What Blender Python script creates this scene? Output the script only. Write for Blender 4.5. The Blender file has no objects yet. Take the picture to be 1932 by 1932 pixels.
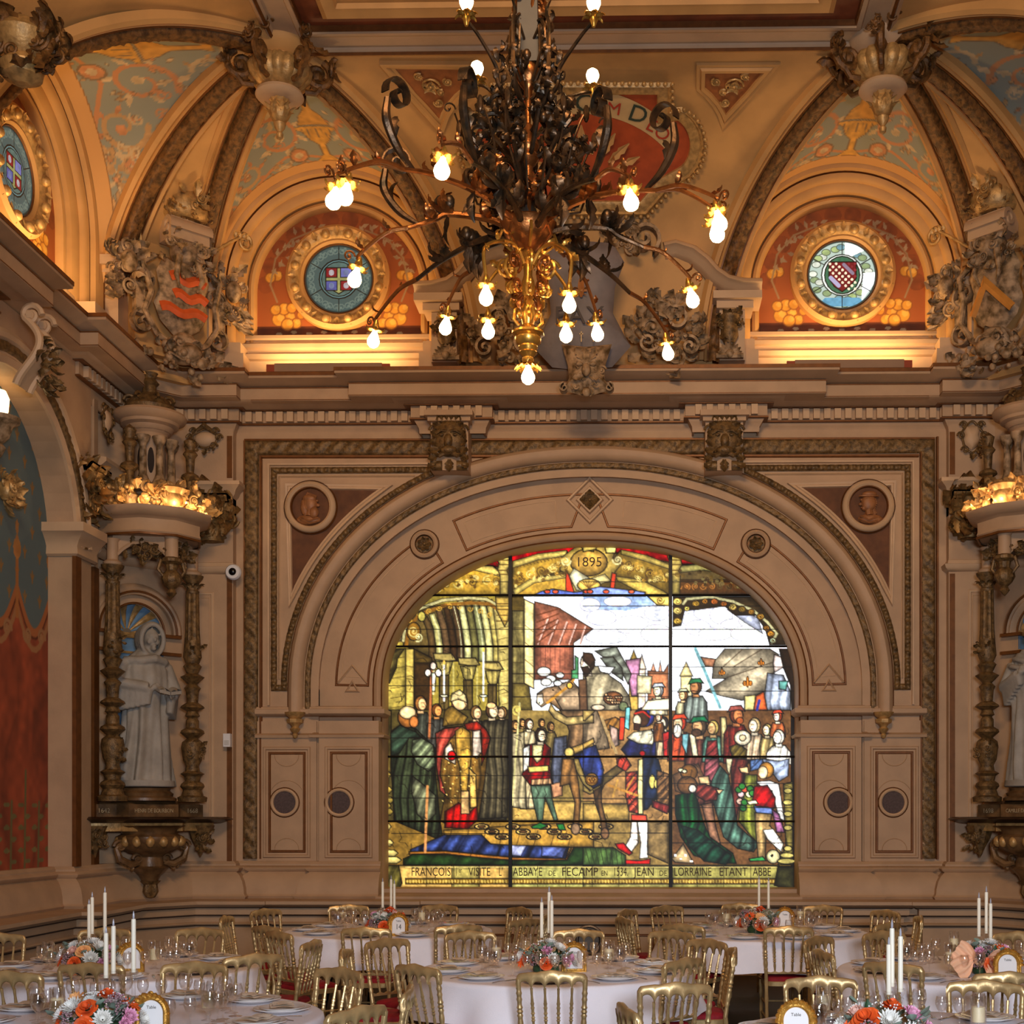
import bpy, math, random
import numpy as np
from mathutils import Vector, Matrix
random.seed(7); RNG = np.random.RandomState(7)
PI = math.pi
SC = bpy.context.scene
COL = SC.collection

# ---------------------------------------------------------------- camera
F, CX, CY, EYE = 2500.0, 1155.0, 1542.0, 1.75
TH = math.radians(1.12); CT, ST = math.cos(TH), math.sin(TH)
cd = bpy.data.cameras.new('camera'); cam = bpy.data.objects.new('camera', cd); COL.objects.link(cam)
cam.location = (0, 0, EYE); cam.rotation_euler = (PI/2, 0, TH)
cd.sensor_width = 36.0; cd.lens = 36.0*F/1932.0
cd.shift_x = -(CX-966.0)/1932.0; cd.shift_y = (CY-966.0)/1932.0
cd.clip_start = 0.1; cd.clip_end = 100
SC.camera = cam
SC.view_settings.view_transform = 'Standard'; SC.view_settings.look = 'None'
SC.view_settings.exposure = 0.0; SC.view_settings.gamma = 1.0
SC.view_settings.use_curve_mapping = False

# ---------------------------------------------------------------- world and large lights
w = bpy.data.worlds.new('hall'); SC.world = w; w.use_nodes = True
w.node_tree.nodes['Background'].inputs[0].default_value = (0.95, 0.60, 0.36, 1)
w.node_tree.nodes['Background'].inputs[1].default_value = 0.075
def area(name, loc, tgt, size, power, col, sy=None, spread=None):
    L = bpy.data.lights.new(name, 'AREA'); L.energy = power; L.color = col
    L.shape = 'RECTANGLE' if sy else 'SQUARE'; L.size = size
    if sy: L.size_y = sy
    if spread: L.spread = spread
    o = bpy.data.objects.new(name, L); COL.objects.link(o); o.location = loc
    d = Vector(tgt)-Vector(loc); o.rotation_euler = d.to_track_quat('-Z', 'Y').to_euler()
    return o
def point(name, loc, power, col, r=0.03):
    L = bpy.data.lights.new(name, 'POINT'); L.energy = power; L.color = col; L.shadow_soft_size = r
    o = bpy.data.objects.new(name, L); COL.objects.link(o); o.location = loc
    return o
area('hall_windows', (0.8, -0.9, 2.5), (-0.4, 9.5, 0.7), 1.3, 560, (0.76, 0.85, 1.0), 0.8)  # cool fill added just behind the camera, standing in for a flash
area('hall_lamps_behind', (-0.5, 2.0, 8.6), (-0.5, 14.8, 4.6), 3.0, 150, (1.0, 0.66, 0.36), 1.2, spread=1.5)  # warm fill added overhead to light the end wall, not a fixture of the hall

# ---------------------------------------------------------------- photo point -> place on a known plane
def W(px, py, Y):
    k = (px-CX)/F
    X = Y*(k*CT-ST)/(CT+k*ST); cz = -X*ST+Y*CT
    return X, EYE+(CY-py)*cz/F
def WP(px, py, Y):
    x, z = W(px, py, Y); return (x, Y, z)
def G(px, py, Z):
    cz = F*(EYE-Z)/(py-CY); cx = (px-CX)/F*cz
    return cx*CT-cz*ST, cx*ST+cz*CT
AX, YW = -0.557, 15.15           # room axis, end wall plane

# ---------------------------------------------------------------- mesh builder
def nrm(v):
    v = np.asarray(v, float); n = np.linalg.norm(v); return v/n if n > 1e-12 else v
class MB:
    def __init__(s): s.v = []; s.f = []; s.n = 0
    def add(s, v, f):
        v = np.asarray(v, float).reshape(-1, 3); o = s.n
        s.v.append(v); s.f.extend([tuple(i+o for i in q) for q in f]); s.n += len(v); return s
    def grid(s, V, cu=False, cv=False):
        V = np.asarray(V, float); n, m = V.shape[:2]
        f = []
        for i in range(n if cu else n-1):
            a = i*m; b = ((i+1) % n)*m
            for j in range(m if cv else m-1):
                k = (j+1) % m
                f.append((a+j, b+j, b+k, a+k))
        return s.add(V.reshape(-1, 3), f)
    def box(s, x0, x1, y0, y1, z0, z1):
        v = [(x, y, z) for x in (x0, x1) for y in (y0, y1) for z in (z0, z1)]
        return s.add(v, [(0,1,3,2),(4,6,7,5),(0,4,5,1),(2,3,7,6),(0,2,6,4),(1,5,7,3)])
    def obox(s, c, ax, ay, az, hx, hy, hz):
        c = np.array(c, float); ax, ay, az = nrm(ax), nrm(ay), nrm(az)
        v = [c+ax*i*hx+ay*j*hy+az*k*hz for i in (-1, 1) for j in (-1, 1) for k in (-1, 1)]
        return s.add(v, [(0,1,3,2),(4,6,7,5),(0,4,5,1),(2,3,7,6),(0,2,6,4),(1,5,7,3)])
    def tube(s, path, r, seg=6, cap=True, flat=1.0):
        P = np.asarray(path, float); n = len(P)
        R = np.full(n, r, float) if np.isscalar(r) else np.interp(np.linspace(0, 1, n), np.linspace(0, 1, len(r)), r)
        T = np.gradient(P, axis=0); T /= np.maximum(np.linalg.norm(T, axis=1, keepdims=True), 1e-9)
        a = np.array([0, 0, 1.]) if abs(T[0][2]) < 0.9 else np.array([1., 0, 0])
        u = nrm(np.cross(T[0], a)); V = np.zeros((n, seg, 3)); an = np.arange(seg)*2*PI/seg
        for i in range(n):
            u = nrm(u-T[i]*np.dot(u, T[i])); b = np.cross(T[i], u)
            V[i] = P[i]+R[i]*(np.cos(an)[:, None]*u+flat*np.sin(an)[:, None]*b)
        o = s.n; s.grid(V, False, True)
        if cap:
            s.f.append(tuple(o+j for j in range(seg-1, -1, -1))); s.f.append(tuple(o+(n-1)*seg+j for j in range(seg)))
        return s
    def lathe(s, prof, c=(0, 0, 0), seg=16, flute=0, nf=0, M=None, z0=None):
        p = np.asarray(prof, float); an = np.arange(seg)*2*PI/seg
        k = 1+flute*np.abs(np.sin(an*nf/2)) if nf else np.ones(seg)
        V = np.stack([np.outer(p[:, 0], np.cos(an)*k), np.outer(p[:, 0], np.sin(an)*k), np.repeat(p[:, 1][:, None], seg, 1)], -1)
        if M is not None: V = V @ np.asarray(M, float).T
        V = V+np.asarray(c, float); o = s.n; s.grid(V, False, True)
        if p[:, 0].min() > 0.45*p[:, 0].max(): return s
        if p[0, 0] > 1e-4: s.f.append(tuple(o+j for j in range(seg-1, -1, -1)))
        if p[-1, 0] > 1e-4: s.f.append(tuple(o+(len(p)-1)*seg+j for j in range(seg)))
        return s
    def ell(s, c, r, nu=10, nv=7, M=None):
        r = (r, r, r) if np.isscalar(r) else r
        t = np.linspace(1e-3, PI-1e-3, nv); a = np.arange(nu)*2*PI/nu
        V = np.stack([np.outer(np.sin(t), np.cos(a))*r[0], np.outer(np.sin(t), np.sin(a))*r[1], np.repeat(np.cos(t)[:, None], nu, 1)*r[2]], -1)
        V = V[::-1]
        if M is not None: V = V @ np.asarray(M, float).T
        return s.grid(V+np.asarray(c, float), False, True)
    def leaf(s, p, d, n, L, wd, curl=1.2, lobes=5, nl=9, th=0.0):
        p = np.array(p, float); d = nrm(d); n = nrm(np.asarray(n, float)-np.dot(n, d)*d); b = np.cross(d, n)
        V = np.zeros((nl, 5, 3)); q = p.copy()
        for i in range(nl):
            t = i/(nl-1); a = curl*t*t*1.3
            dd = d*math.cos(a)+n*math.sin(a); nn = n*math.cos(a)-d*math.sin(a)
            if i: q = q+dd*L/(nl-1)
            w_ = wd*(math.sin(PI*min(1, (t*0.92+0.06)))**0.7)*(0.78+0.22*math.cos(lobes*2*PI*t))
            for j, x in enumerate((-1, -.5, 0, .5, 1)):
                V[i, j] = q+b*x*w_+nn*(0.35*w_*(abs(x)**1.3)-0.25*w_*(1 if x == 0 else 0))
        return s.grid(V)
    def scroll(s, c, u, v, r, turns=1.6, rt=0.01, a0=0.0, sg=1, seg=6, n=None, shrink=0.12, tail=0):
        u = nrm(u); v = nrm(v); c = np.array(c, float); n = n or int(14*turns)
        t = np.linspace(0, 1, n); a = a0+sg*t*turns*2*PI; rr = r*(1-t)**1.0+r*shrink*t
        P = c+np.outer(rr*np.cos(a), u)+np.outer(rr*np.sin(a), v)
        s.tube(P, np.linspace(rt, rt*0.65, n), seg); s.ell(P[-1], rt*1.6, 6, 5)
        return s
    def build(s, name, mat, parent=None, ang=0.7, hide=False):
        me = bpy.data.meshes.new(name)
        V = np.concatenate(s.v) if s.v else np.zeros((0, 3))
        me.from_pydata(V.tolist(), [], s.f); me.validate()
        me.polygons.foreach_set('use_smooth', [True]*len(me.polygons)) if ang else None
        if ang and ang < 3: me.set_sharp_from_angle(angle=ang)
        if mat: me.materials.append(mat)
        o = bpy.data.objects.new(name, me); COL.objects.link(o)
        if parent: o.parent = parent
        return o
def smooth(P, k=8):
    P = [EX1(p) for p in P]; Q = [2*P[0]-P[1]]+P+[2*P[-1]-P[-2]]; out = []
    for i in range(1, len(Q)-2):
        a, b, c, d = Q[i-1:i+3]
        for j in range(k):
            t = j/k; out.append(.5*((2*b)+(-a+c)*t+(2*a-5*b+4*c-d)*t*t+(-a+3*b-3*c+d)*t**3))
    out.append(P[-1]); return out
EX1 = lambda p: np.array(p, float)
def empty(name, loc=(0, 0, 0), rz=0):
    o = bpy.data.objects.new(name, None); COL.objects.link(o); o.location = loc; o.rotation_euler = (0, 0, rz)
    o.empty_display_size = 0.1; return o
def tag(o, label=None, cat=None, group=None, kind=None):
    if label: o['label'] = label
    if cat: o['category'] = cat
    if group: o['group'] = group
    if kind: o['kind'] = kind
    return o
def struct(o): o['kind'] = 'structure'; return o
def dup(o, parent=None):
    c = o.copy(); COL.objects.link(c); c.parent = parent
    for ch in list(o.children): dup(ch, c)
    return c
def textobj(name, s, size, loc, rot, mat, parent=None, ext=0.004, sx=1.0, align='CENTER'):
    cu = bpy.data.curves.new(name, 'FONT'); cu.body = s; cu.size = size; cu.extrude = ext
    cu.align_x = align; cu.align_y = 'CENTER'; cu.resolution_u = 3
    o = bpy.data.objects.new(name, cu); COL.objects.link(o); o.location = loc; o.rotation_euler = rot; o.scale = (sx, 1, 1)
    cu.materials.append(mat)
    bpy.context.view_layer.update()
    me = bpy.data.meshes.new_from_object(o.evaluated_get(bpy.context.evaluated_depsgraph_get()))
    mo = bpy.data.objects.new(name, me); COL.objects.link(mo); mo.location = loc; mo.rotation_euler = rot; mo.scale = (sx, 1, 1)
    bpy.data.objects.remove(o)
    if not me.materials: me.materials.append(mat)
    if parent: mo.parent = parent
    return mo

# sweep a section (b across, n out) along a path; disp(s, b) adds relief along n
def resample(P, step, closed=False):
    P = [np.array(p, float) for p in P]; out = []
    Q = P+[P[0]] if closed else P
    for a, b in zip(Q[:-1], Q[1:]):
        k = max(1, int(round(np.linalg.norm(b-a)/step)))
        out += [a+(b-a)*i/k for i in range(k)]
    if not closed: out.append(Q[-1])
    return out
def sweep(mb, P, N, prof, closed=False, disp=None, capn=True, flip=False):
    P = np.asarray(P, float); n = len(P)
    N = np.tile(nrm(N), (n, 1)) if np.ndim(N) == 1 else np.asarray(N, float)
    pr = np.asarray(prof, float); m = len(pr)
    seg = (np.roll(P, -1, 0)-P) if closed else np.vstack([P[1:]-P[:-1], P[-1:]-P[-2:-1]])
    L = np.linalg.norm(seg, axis=1); T = seg/np.maximum(L, 1e-9)[:, None]
    V = np.zeros((n, m, 3)); sl = np.concatenate([[0], np.cumsum(L)])[:n]
    for i in range(n):
        t1 = T[i]; t0 = T[i-1] if (i > 0 or closed) else T[i]
        nn = nrm(N[i]); b1 = nrm(np.cross(t1, nn)); b0 = nrm(np.cross(t0, nn))
        bb = b0+b1; q = np.linalg.norm(bb)
        if q < 1e-6: B = b1
        else:
            B = bb/q; c = max(0.35, float(np.dot(B, b1))); B = B/c
        if flip: B = -B
        d = pr[:, 1].copy()
        if disp is not None: d = d+disp(sl[i], pr[:, 0])
        V[i] = P[i]+np.outer(pr[:, 0], B)+np.outer(d, nn)
    o = mb.n; mb.grid(V, closed, False)
    if capn and not closed and m > 2:
        mb.f.append(tuple(o+j for j in range(m))); mb.f.append(tuple(o+(n-1)*m+j for j in range(m-1, -1, -1)))
    return mb

# relief functions for carved bands
def leafy(per, amp, w):
    def f(s, b):
        ph = 2*PI*s/per; x = b/w
        v = 0.55*np.abs(np.sin(ph/2+1.6*x))+0.3*np.abs(np.sin(ph*1.5-3.5*x))+0.35*np.exp(-((s % per/per-0.5)**2*40+x*x*5))
        v = v+0.28*np.sin(ph*3.7+9*x)*np.cos(7*x-ph*2.3)
        return amp*v*(1-np.abs(x)**6)
    return f
def eggs(per, amp, w):
    def f(s, b):
        u = (s % per)/per-0.5; x = b/w
        r2 = (u/0.34)**2+(x/0.85)**2
        return amp*np.sqrt(np.clip(1-r2, 0, 1))+amp*0.35*np.exp(-((np.sqrt(r2)-1.28)**2)*30)
    return f

# ---------------------------------------------------------------- materials
def s2l(c):
    c = np.asarray(c, float)/255.0
    return np.where(c <= 0.04045, c/12.92, ((c+0.055)/1.055)**2.4)
def mat(name, rgb, rough=0.6, metal=0.0, bump=0.0, bs=60.0, var=0.0, vs=6.0, spec=0.5, rgb2=None, sheen=0, coat=0, emit=None, es=0, alpha=None, trans=0, ior=None):
    m = bpy.data.materials.new(name); m.use_nodes = True; nt = m.node_tree; p = nt.nodes['Principled BSDF']
    c = s2l(rgb); p.inputs['Base Color'].default_value = (*c, 1)
    p.inputs['Roughness'].default_value = rough; p.inputs['Metallic'].default_value = metal
    p.inputs['Specular IOR Level'].default_value = spec
    if coat: p.inputs['Coat Weight'].default_value = coat
    if trans: p.inputs['Transmission Weight'].default_value = trans
    if ior: p.inputs['IOR'].default_value = ior
    if emit is not None:
        p.inputs['Emission Color'].default_value = (*s2l(emit), 1); p.inputs['Emission Strength'].default_value = es
    if bump or var:
        tc = nt.nodes.new('ShaderNodeTexCoord')
    if var:
        no = nt.nodes.new('ShaderNodeTexNoise'); no.inputs['Scale'].default_value = vs; no.inputs['Detail'].default_value = 5
        nt.links.new(tc.outputs['Object'], no.inputs['Vector'])
        mx = nt.nodes.new('ShaderNodeMix'); mx.data_type = 'RGBA'
        c2 = s2l(rgb2) if rgb2 is not None else c*(1-var)
        mx.inputs['A'].default_value = (*np.clip(c2, 0, 1), 1)
        mx.inputs['B'].default_value = (*np.clip(c*(1+var*0.4), 0, 1), 1)
        rp = nt.nodes.new('ShaderNodeMapRange'); rp.inputs[1].default_value = 0.35; rp.inputs[2].default_value = 0.62
        nt.links.new(no.outputs['Fac'], rp.inputs[0]); nt.links.new(rp.outputs[0], mx.inputs['Factor'])
        nt.links.new(mx.outputs['Result'], p.inputs['Base Color'])
    if bump:
        nb = nt.nodes.new('ShaderNodeTexNoise'); nb.inputs['Scale'].default_value = bs; nb.inputs['Detail'].default_value = 4
        nt.links.new(tc.outputs['Object'], nb.inputs['Vector'])
        bp = nt.nodes.new('ShaderNodeBump'); bp.inputs['Strength'].default_value = bump; bp.inputs['Distance'].default_value = 0.01
        nt.links.new(nb.outputs['Fac'], bp.inputs['Height']); nt.links.new(bp.outputs['Normal'], p.inputs['Normal'])
    return m
def mat_attr(name, rough=0.7, emis=0.0):
    m = bpy.data.materials.new(name); m.use_nodes = True; nt = m.node_tree; p = nt.nodes['Principled BSDF']
    a = nt.nodes.new('ShaderNodeAttribute'); a.attribute_name = 'Col'
    p.inputs['Roughness'].default_value = rough
    if emis:
        p.inputs['Base Color'].default_value = (0.02, 0.02, 0.02, 1)
        nt.links.new(a.outputs['Color'], p.inputs['Emission Color']); p.inputs['Emission Strength'].default_value = emis
        p.inputs['Roughness'].default_value = 0.35; p.inputs['Specular IOR Level'].default_value = 0.12
    else: nt.links.new(a.outputs['Color'], p.inputs['Base Color'])
    return m
def mat_clear(name, tint=(1, 1, 1), rim=0.6):
    m = bpy.data.materials.new(name); m.use_nodes = True; nt = m.node_tree; nt.nodes.clear()
    o = nt.nodes.new('ShaderNodeOutputMaterial'); mx = nt.nodes.new('ShaderNodeMixShader')
    t = nt.nodes.new('ShaderNodeBsdfTransparent'); t.inputs[0].default_value = (*tint, 1)
    g = nt.nodes.new('ShaderNodeBsdfGlossy'); g.inputs['Roughness'].default_value = 0.04; g.inputs['Color'].default_value = (1, .97, .94, 1)
    lw = nt.nodes.new('ShaderNodeLayerWeight'); lw.inputs[0].default_value = 0.38
    mr = nt.nodes.new('ShaderNodeMapRange'); mr.inputs[3].default_value = 0.07; mr.inputs[4].default_value = rim
    nt.links.new(lw.outputs['Facing'], mr.inputs[0]); nt.links.new(mr.outputs[0], mx.inputs[0])
    nt.links.new(t.outputs[0], mx.inputs[1]); nt.links.new(g.outputs[0], mx.inputs[2]); nt.links.new(mx.outputs[0], o.inputs[0])
    return m
M = dict(
    plaster=mat('painted_plaster', (182, 148, 114), 0.62, bump=0.12, bs=45, var=0.10, vs=3.5),
    plaster2=mat('painted_plaster_light', (198, 164, 128), 0.6, bump=0.1, bs=45, var=0.10, vs=3),
    vault=mat('vault_plaster', (200, 150, 88), 0.65, bump=0.1, bs=30, var=0.16, vs=2.2),
    goldline=mat('ochre_gilding', (116, 70, 28), 0.45, 0.35, var=0.2, vs=14),
    gilt=mat('old_gilt_relief', (190, 150, 92), 0.45, 0.35, bump=0.3, bs=50, var=0.35, vs=18),
    carved=mat('dark_carved_band', (118, 90, 52), 0.5, 0.30, bump=0.5, bs=70, var=0.55, vs=22),
    rib=mat('dark_rib_carving', (116, 78, 36), 0.55, 0.2, bump=0.5, bs=60, var=0.6, vs=20),
    stone=mat('carved_stone', (168, 138, 104), 0.6, 0.05, bump=0.5, bs=40, var=0.4, vs=12, rgb2=(92, 70, 40)),
    russet=mat('russet_field', (100, 60, 32), 0.75, bump=0.1, bs=80, var=0.25, vs=8),
    redband=mat('dark_red_band', (128, 62, 30), 0.6, bump=0.1, bs=30, var=0.25, vs=5),
    bronze=mat('patinated_bronze', (88, 62, 38), 0.38, 0.75, bump=0.25, bs=40, var=0.5, vs=14, rgb2=(48, 40, 30)),
    copper=mat('bright_copper_bronze', (158, 96, 48), 0.32, 0.85, bump=0.2, bs=50, var=0.3, vs=16),
    brass=mat('polished_brass', (206, 152, 66), 0.3, 0.85, bump=0.1, bs=60, var=0.2, vs=10),
    wood=mat('carved_oak', (112, 82, 50), 0.38, 0.1, bump=0.3, bs=25, var=0.45, vs=9),
    marble=mat('grey_white_statue', (158, 150, 138), 0.62, bump=0.35, bs=35, var=0.18, vs=5),
    iron=mat('black_iron', (16, 12, 8), 0.5, 0.3),
    chairgold=mat('gold_painted_wood', (200, 166, 112), 0.36, 0.52, bump=0.08, bs=60, var=0.22, vs=12),
    velvet=mat('red_velvet', (150, 10, 26), 0.8, bump=0.1, bs=200, var=0.3, vs=12),
    cloth=mat('white_tablecloth', (240, 234, 238), 0.75, bump=0.25, bs=170, var=0.04, vs=5),
    china=mat('white_china', (238, 232, 226), 0.16, var=0.03, vs=4, coat=0.4),
    linen=mat('cream_linen', (226, 208, 184), 0.8, bump=0.3, bs=120, var=0.06, vs=9),
    steel=mat('silver_steel', (190, 184, 176), 0.22, 0.95, var=0.1, vs=8),
    wax=mat('ivory_wax', (244, 236, 214), 0.45, var=0.05, vs=6, emit=(240, 220, 180), es=0.04),
    waxtip=mat('grey_flame_tip', (170, 168, 176), 0.35, var=0.1, vs=9),
    candlebody=mat('cream_votive_wax', (232, 216, 176), 0.5, var=0.1, vs=6, emit=(230, 205, 150), es=0.10),
    glassware=mat_clear('clear_glass'),
    frame=mat('ornate_gold_frame', (202, 148, 62), 0.38, 0.6, bump=0.5, bs=90, var=0.35, vs=30),
    paper=mat('white_card', (240, 236, 232), 0.7, var=0.02, vs=3),
    ink=mat('grey_ink', (86, 76, 70), 0.8, var=0.1, vs=3),
    letter=mat('worn_letter_gilding', (196, 170, 130), 0.5, 0.2, var=0.3, vs=20),
    white=mat('white_plastic', (225, 222, 220), 0.35, var=0.03, vs=3),
    black=mat('black_glossy', (8, 8, 10), 0.15),
    grille=mat('grey_speaker_mesh', (92, 76, 74), 0.7, bump=0.8, bs=220, var=0.25, vs=60),
    floorm=mat('dark_floor', (40, 30, 26), 0.5, bump=0.1, bs=20, var=0.3, vs=4),
    blueshell=mat('blue_niche_paint', (104, 140, 172), 0.6, bump=0.1, bs=40, var=0.2, vs=7),
    green=mat('dark_green_leaf', (48, 78, 44), 0.55, var=0.35, vs=20),
    euca=mat('eucalyptus_leaf', (120, 138, 122), 0.6, var=0.3, vs=16),
    beige=mat('beige_trough_paint', (150, 118, 90), 0.6, var=0.08, vs=4),
    cavity=mat('dark_recess', (38, 24, 14), 0.8, var=0.2, vs=9),
    bulb=mat('lit_bulb_glass', (255, 240, 210), 0.3, emit=(255, 206, 140), es=22),
    shaft=mat('dark_grey_shaft', (58, 52, 46), .6, .2, bump=.2, bs=20, var=.2, vs=5),
    ochref=mat('ochre_brown_field', (154, 90, 42), .7, bump=.1, bs=60, var=.25, vs=9),
    paint=mat_attr('painted_plaster_decor', 0.72),
    flower=mat_attr('petal_tissue', 0.62),
    stain=mat_attr('stained_glass', 0.2, 1.0),
)

# ---------------------------------------------------------------- painting board for murals and coloured glass
class Board:
    def __init__(s, x0, x1, y0, y1, nx, ny, base):
        s.x0, s.x1, s.y0, s.y1, s.nx, s.ny = x0, x1, y0, y1, nx, ny
        s.a = np.zeros((ny, nx, 3)); s.a[:] = base
        s.X, s.Y = np.meshgrid(np.linspace(x0, x1, nx), np.linspace(y0, y1, ny))
        s.dx = (x1-x0)/(nx-1); s.model = False
        r = RNG.rand(ny//6+3, nx//6+3); s.noise = s._up(r, 6); s.big = s._up(RNG.rand(ny//34+3, nx//34+3), 34)
    def _up(s, r, k):
        yi = np.linspace(0, r.shape[0]-1.01, s.ny); xi = np.linspace(0, r.shape[1]-1.01, s.nx)
        y0 = yi.astype(int); x0 = xi.astype(int); fy = (yi-y0)[:, None]; fx = (xi-x0)[None]
        return (r[y0][:, x0]*(1-fy)*(1-fx)+r[y0+1][:, x0]*fy*(1-fx)+r[y0][:, x0+1]*(1-fy)*fx+r[y0+1][:, x0+1]*fy*fx)
    def _box(s, xa, xb, ya, yb):
        j0 = max(0, int((xa-s.x0)/s.dx)-1); j1 = min(s.nx, int((xb-s.x0)/s.dx)+2)
        dy = (s.y1-s.y0)/(s.ny-1); t = sorted(((ya-s.y0)/dy, (yb-s.y0)/dy))
        i0 = max(0, int(t[0])-1); i1 = min(s.ny, int(t[1])+2)
        return slice(i0, max(i0, i1)), slice(j0, max(j0, j1))
    def poly(s, pts, col, lead=0.9, fold=None, grad=None, leadcol=(14, 10, 6), var=0.12, add=None):
        P = np.asarray(pts, float); sl = s._box(P[:, 0].min(), P[:, 0].max(), P[:, 1].min(), P[:, 1].max())
        X, Y = s.X[sl], s.Y[sl]
        if X.size == 0: return
        ins = np.zeros(X.shape, bool); n = len(P)
        for i in range(n):
            x1, y1 = P[i]; x2, y2 = P[(i+1) % n]
            if y1 == y2: continue
            c = ((y1 > Y) != (y2 > Y)) & (X < (x2-x1)*(Y-y1)/(y2-y1)+x1); ins ^= c
        c = np.array(col, float)*np.ones(X.shape+(3,)); k = 1+var*(s.noise[sl]-0.5)*2
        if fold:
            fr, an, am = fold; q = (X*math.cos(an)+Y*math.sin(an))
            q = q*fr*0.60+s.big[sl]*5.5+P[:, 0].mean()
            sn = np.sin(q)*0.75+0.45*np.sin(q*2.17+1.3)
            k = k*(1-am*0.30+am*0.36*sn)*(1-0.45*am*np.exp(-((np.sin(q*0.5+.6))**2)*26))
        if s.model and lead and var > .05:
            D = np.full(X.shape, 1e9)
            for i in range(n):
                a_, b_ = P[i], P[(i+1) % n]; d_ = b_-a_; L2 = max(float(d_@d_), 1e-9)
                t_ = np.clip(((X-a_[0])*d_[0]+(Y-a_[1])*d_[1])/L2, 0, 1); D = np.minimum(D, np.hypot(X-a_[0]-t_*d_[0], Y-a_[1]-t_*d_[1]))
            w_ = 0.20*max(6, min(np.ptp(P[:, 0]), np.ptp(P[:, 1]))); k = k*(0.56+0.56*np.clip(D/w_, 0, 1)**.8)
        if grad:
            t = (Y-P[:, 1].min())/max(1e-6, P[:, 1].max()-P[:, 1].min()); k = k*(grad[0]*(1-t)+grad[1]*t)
        c = c*k[..., None]
        A = s.a[sl]; A[ins] = c[ins]
        if lead: s.line(list(pts)+[pts[0]], lead, leadcol)
    def line(s, pts, wd, col):
        for a, b in zip(pts[:-1], pts[1:]):
            a = np.asarray(a, float); b = np.asarray(b, float)
            sl = s._box(min(a[0], b[0])-wd, max(a[0], b[0])+wd, min(a[1], b[1])-wd, max(a[1], b[1])+wd)
            X, Y = s.X[sl], s.Y[sl]
            if X.size == 0: continue
            d = b-a; L2 = max(float(d@d), 1e-12)
            t = np.clip(((X-a[0])*d[0]+(Y-a[1])*d[1])/L2, 0, 1)
            r = np.hypot(X-a[0]-t*d[0], Y-a[1]-t*d[1])
            k = np.clip((wd-r)/s.dx+0.5, 0, 1)[..., None]
            s.a[sl] = s.a[sl]*(1-k)+np.array(col, float)*k
    def ell(s, cx, cy, rx, ry, col, lead=0.9, **k):
        t = np.linspace(0, 2*PI, 20, endpoint=False)
        s.poly(list(zip(cx+rx*np.cos(t), cy+ry*np.sin(t))), col, lead, **k)
    def spiral(s, cx, cy, r, turns, a0, sg, wd, col, n=26, leaves=0, lc=None):
        t = np.linspace(0, 1, n); a = a0+sg*turns*2*PI*t; rr = r*(1-t*0.88)
        P = list(zip(cx+rr*np.cos(a), cy+rr*np.sin(a)))
        for i in range(n-1): s.line(P[i:i+2], wd*(1-0.6*t[i]), col)
        for q in range(leaves):
            i = int((q+0.5)*n*0.75/leaves); x, y = P[i]; aa = a[i]+sg*0.7
            L = r*0.55; s.poly([(x, y), (x+L*0.5*math.cos(aa+.5), y+L*0.5*math.sin(aa+.5)), (x+L*math.cos(aa), y+L*math.sin(aa)), (x+L*0.5*math.cos(aa-.5), y+L*0.5*math.sin(aa-.5))], lc or col, 0)
        s.ell(P[-1][0], P[-1][1], wd*1.8, wd*1.8, lc or col, 0)
    def grid_object(s, name, fn, mat_, parent=None, keep=None):
        V = fn(s.X, s.Y).reshape(-1, 3); n = s.nx
        I = (np.arange(s.ny-1)[:, None]*n+np.arange(n-1)[None]).ravel()
        q = np.stack([I, I+1, I+n+1, I+n], 1)
        if keep is not None:
            kk = keep(s.X, s.Y).ravel(); q = q[kk[q].any(1)]
        me = bpy.data.meshes.new(name); me.vertices.add(len(V)); me.vertices.foreach_set('co', V.ravel())
        me.loops.add(len(q)*4); me.polygons.add(len(q)); me.loops.foreach_set('vertex_index', q.ravel().astype(np.int32))
        me.polygons.foreach_set('loop_start', np.arange(len(q), dtype=np.int32)*4)
        me.polygons.foreach_set('use_smooth', np.ones(len(q), bool)); me.update()
        at = me.attributes.new('Col', 'FLOAT_COLOR', 'POINT')
        c = s2l(np.clip(s.a, 0, 255)) if True else s.a
        hot = np.clip(s.a-255, 0, None)/255*3
        at.data.foreach_set('color', np.concatenate([(c+hot).reshape(-1, 3), np.ones((len(V), 1))], 1).ravel())
        me.materials.append(mat_); o = bpy.data.objects.new(name, me); COL.objects.link(o)
        if parent: o.parent = parent
        return o
def sample(board, u, v):
    j = np.clip(((u-board.x0)/(board.x1-board.x0)*(board.nx-1)).round().astype(int), 0, board.nx-1)
    i = np.clip(((v-board.y0)/(board.y1-board.y0)*(board.ny-1)).round().astype(int), 0, board.ny-1)
    return s2l(np.clip(board.a[i, j], 0, 255))
def painted_surface(name, V, board, U, Vv, parent=None):
    n, m = V.shape[:2]; mb = MB(); mb.grid(V); o = mb.build(name, M['paint'], parent, ang=3.1)
    at = o.data.attributes.new('Col', 'FLOAT_COLOR', 'POINT')
    c = sample(board, U.ravel(), Vv.ravel())
    at.data.foreach_set('color', np.concatenate([c, np.ones((len(c), 1))], 1).ravel())
    return o
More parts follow.
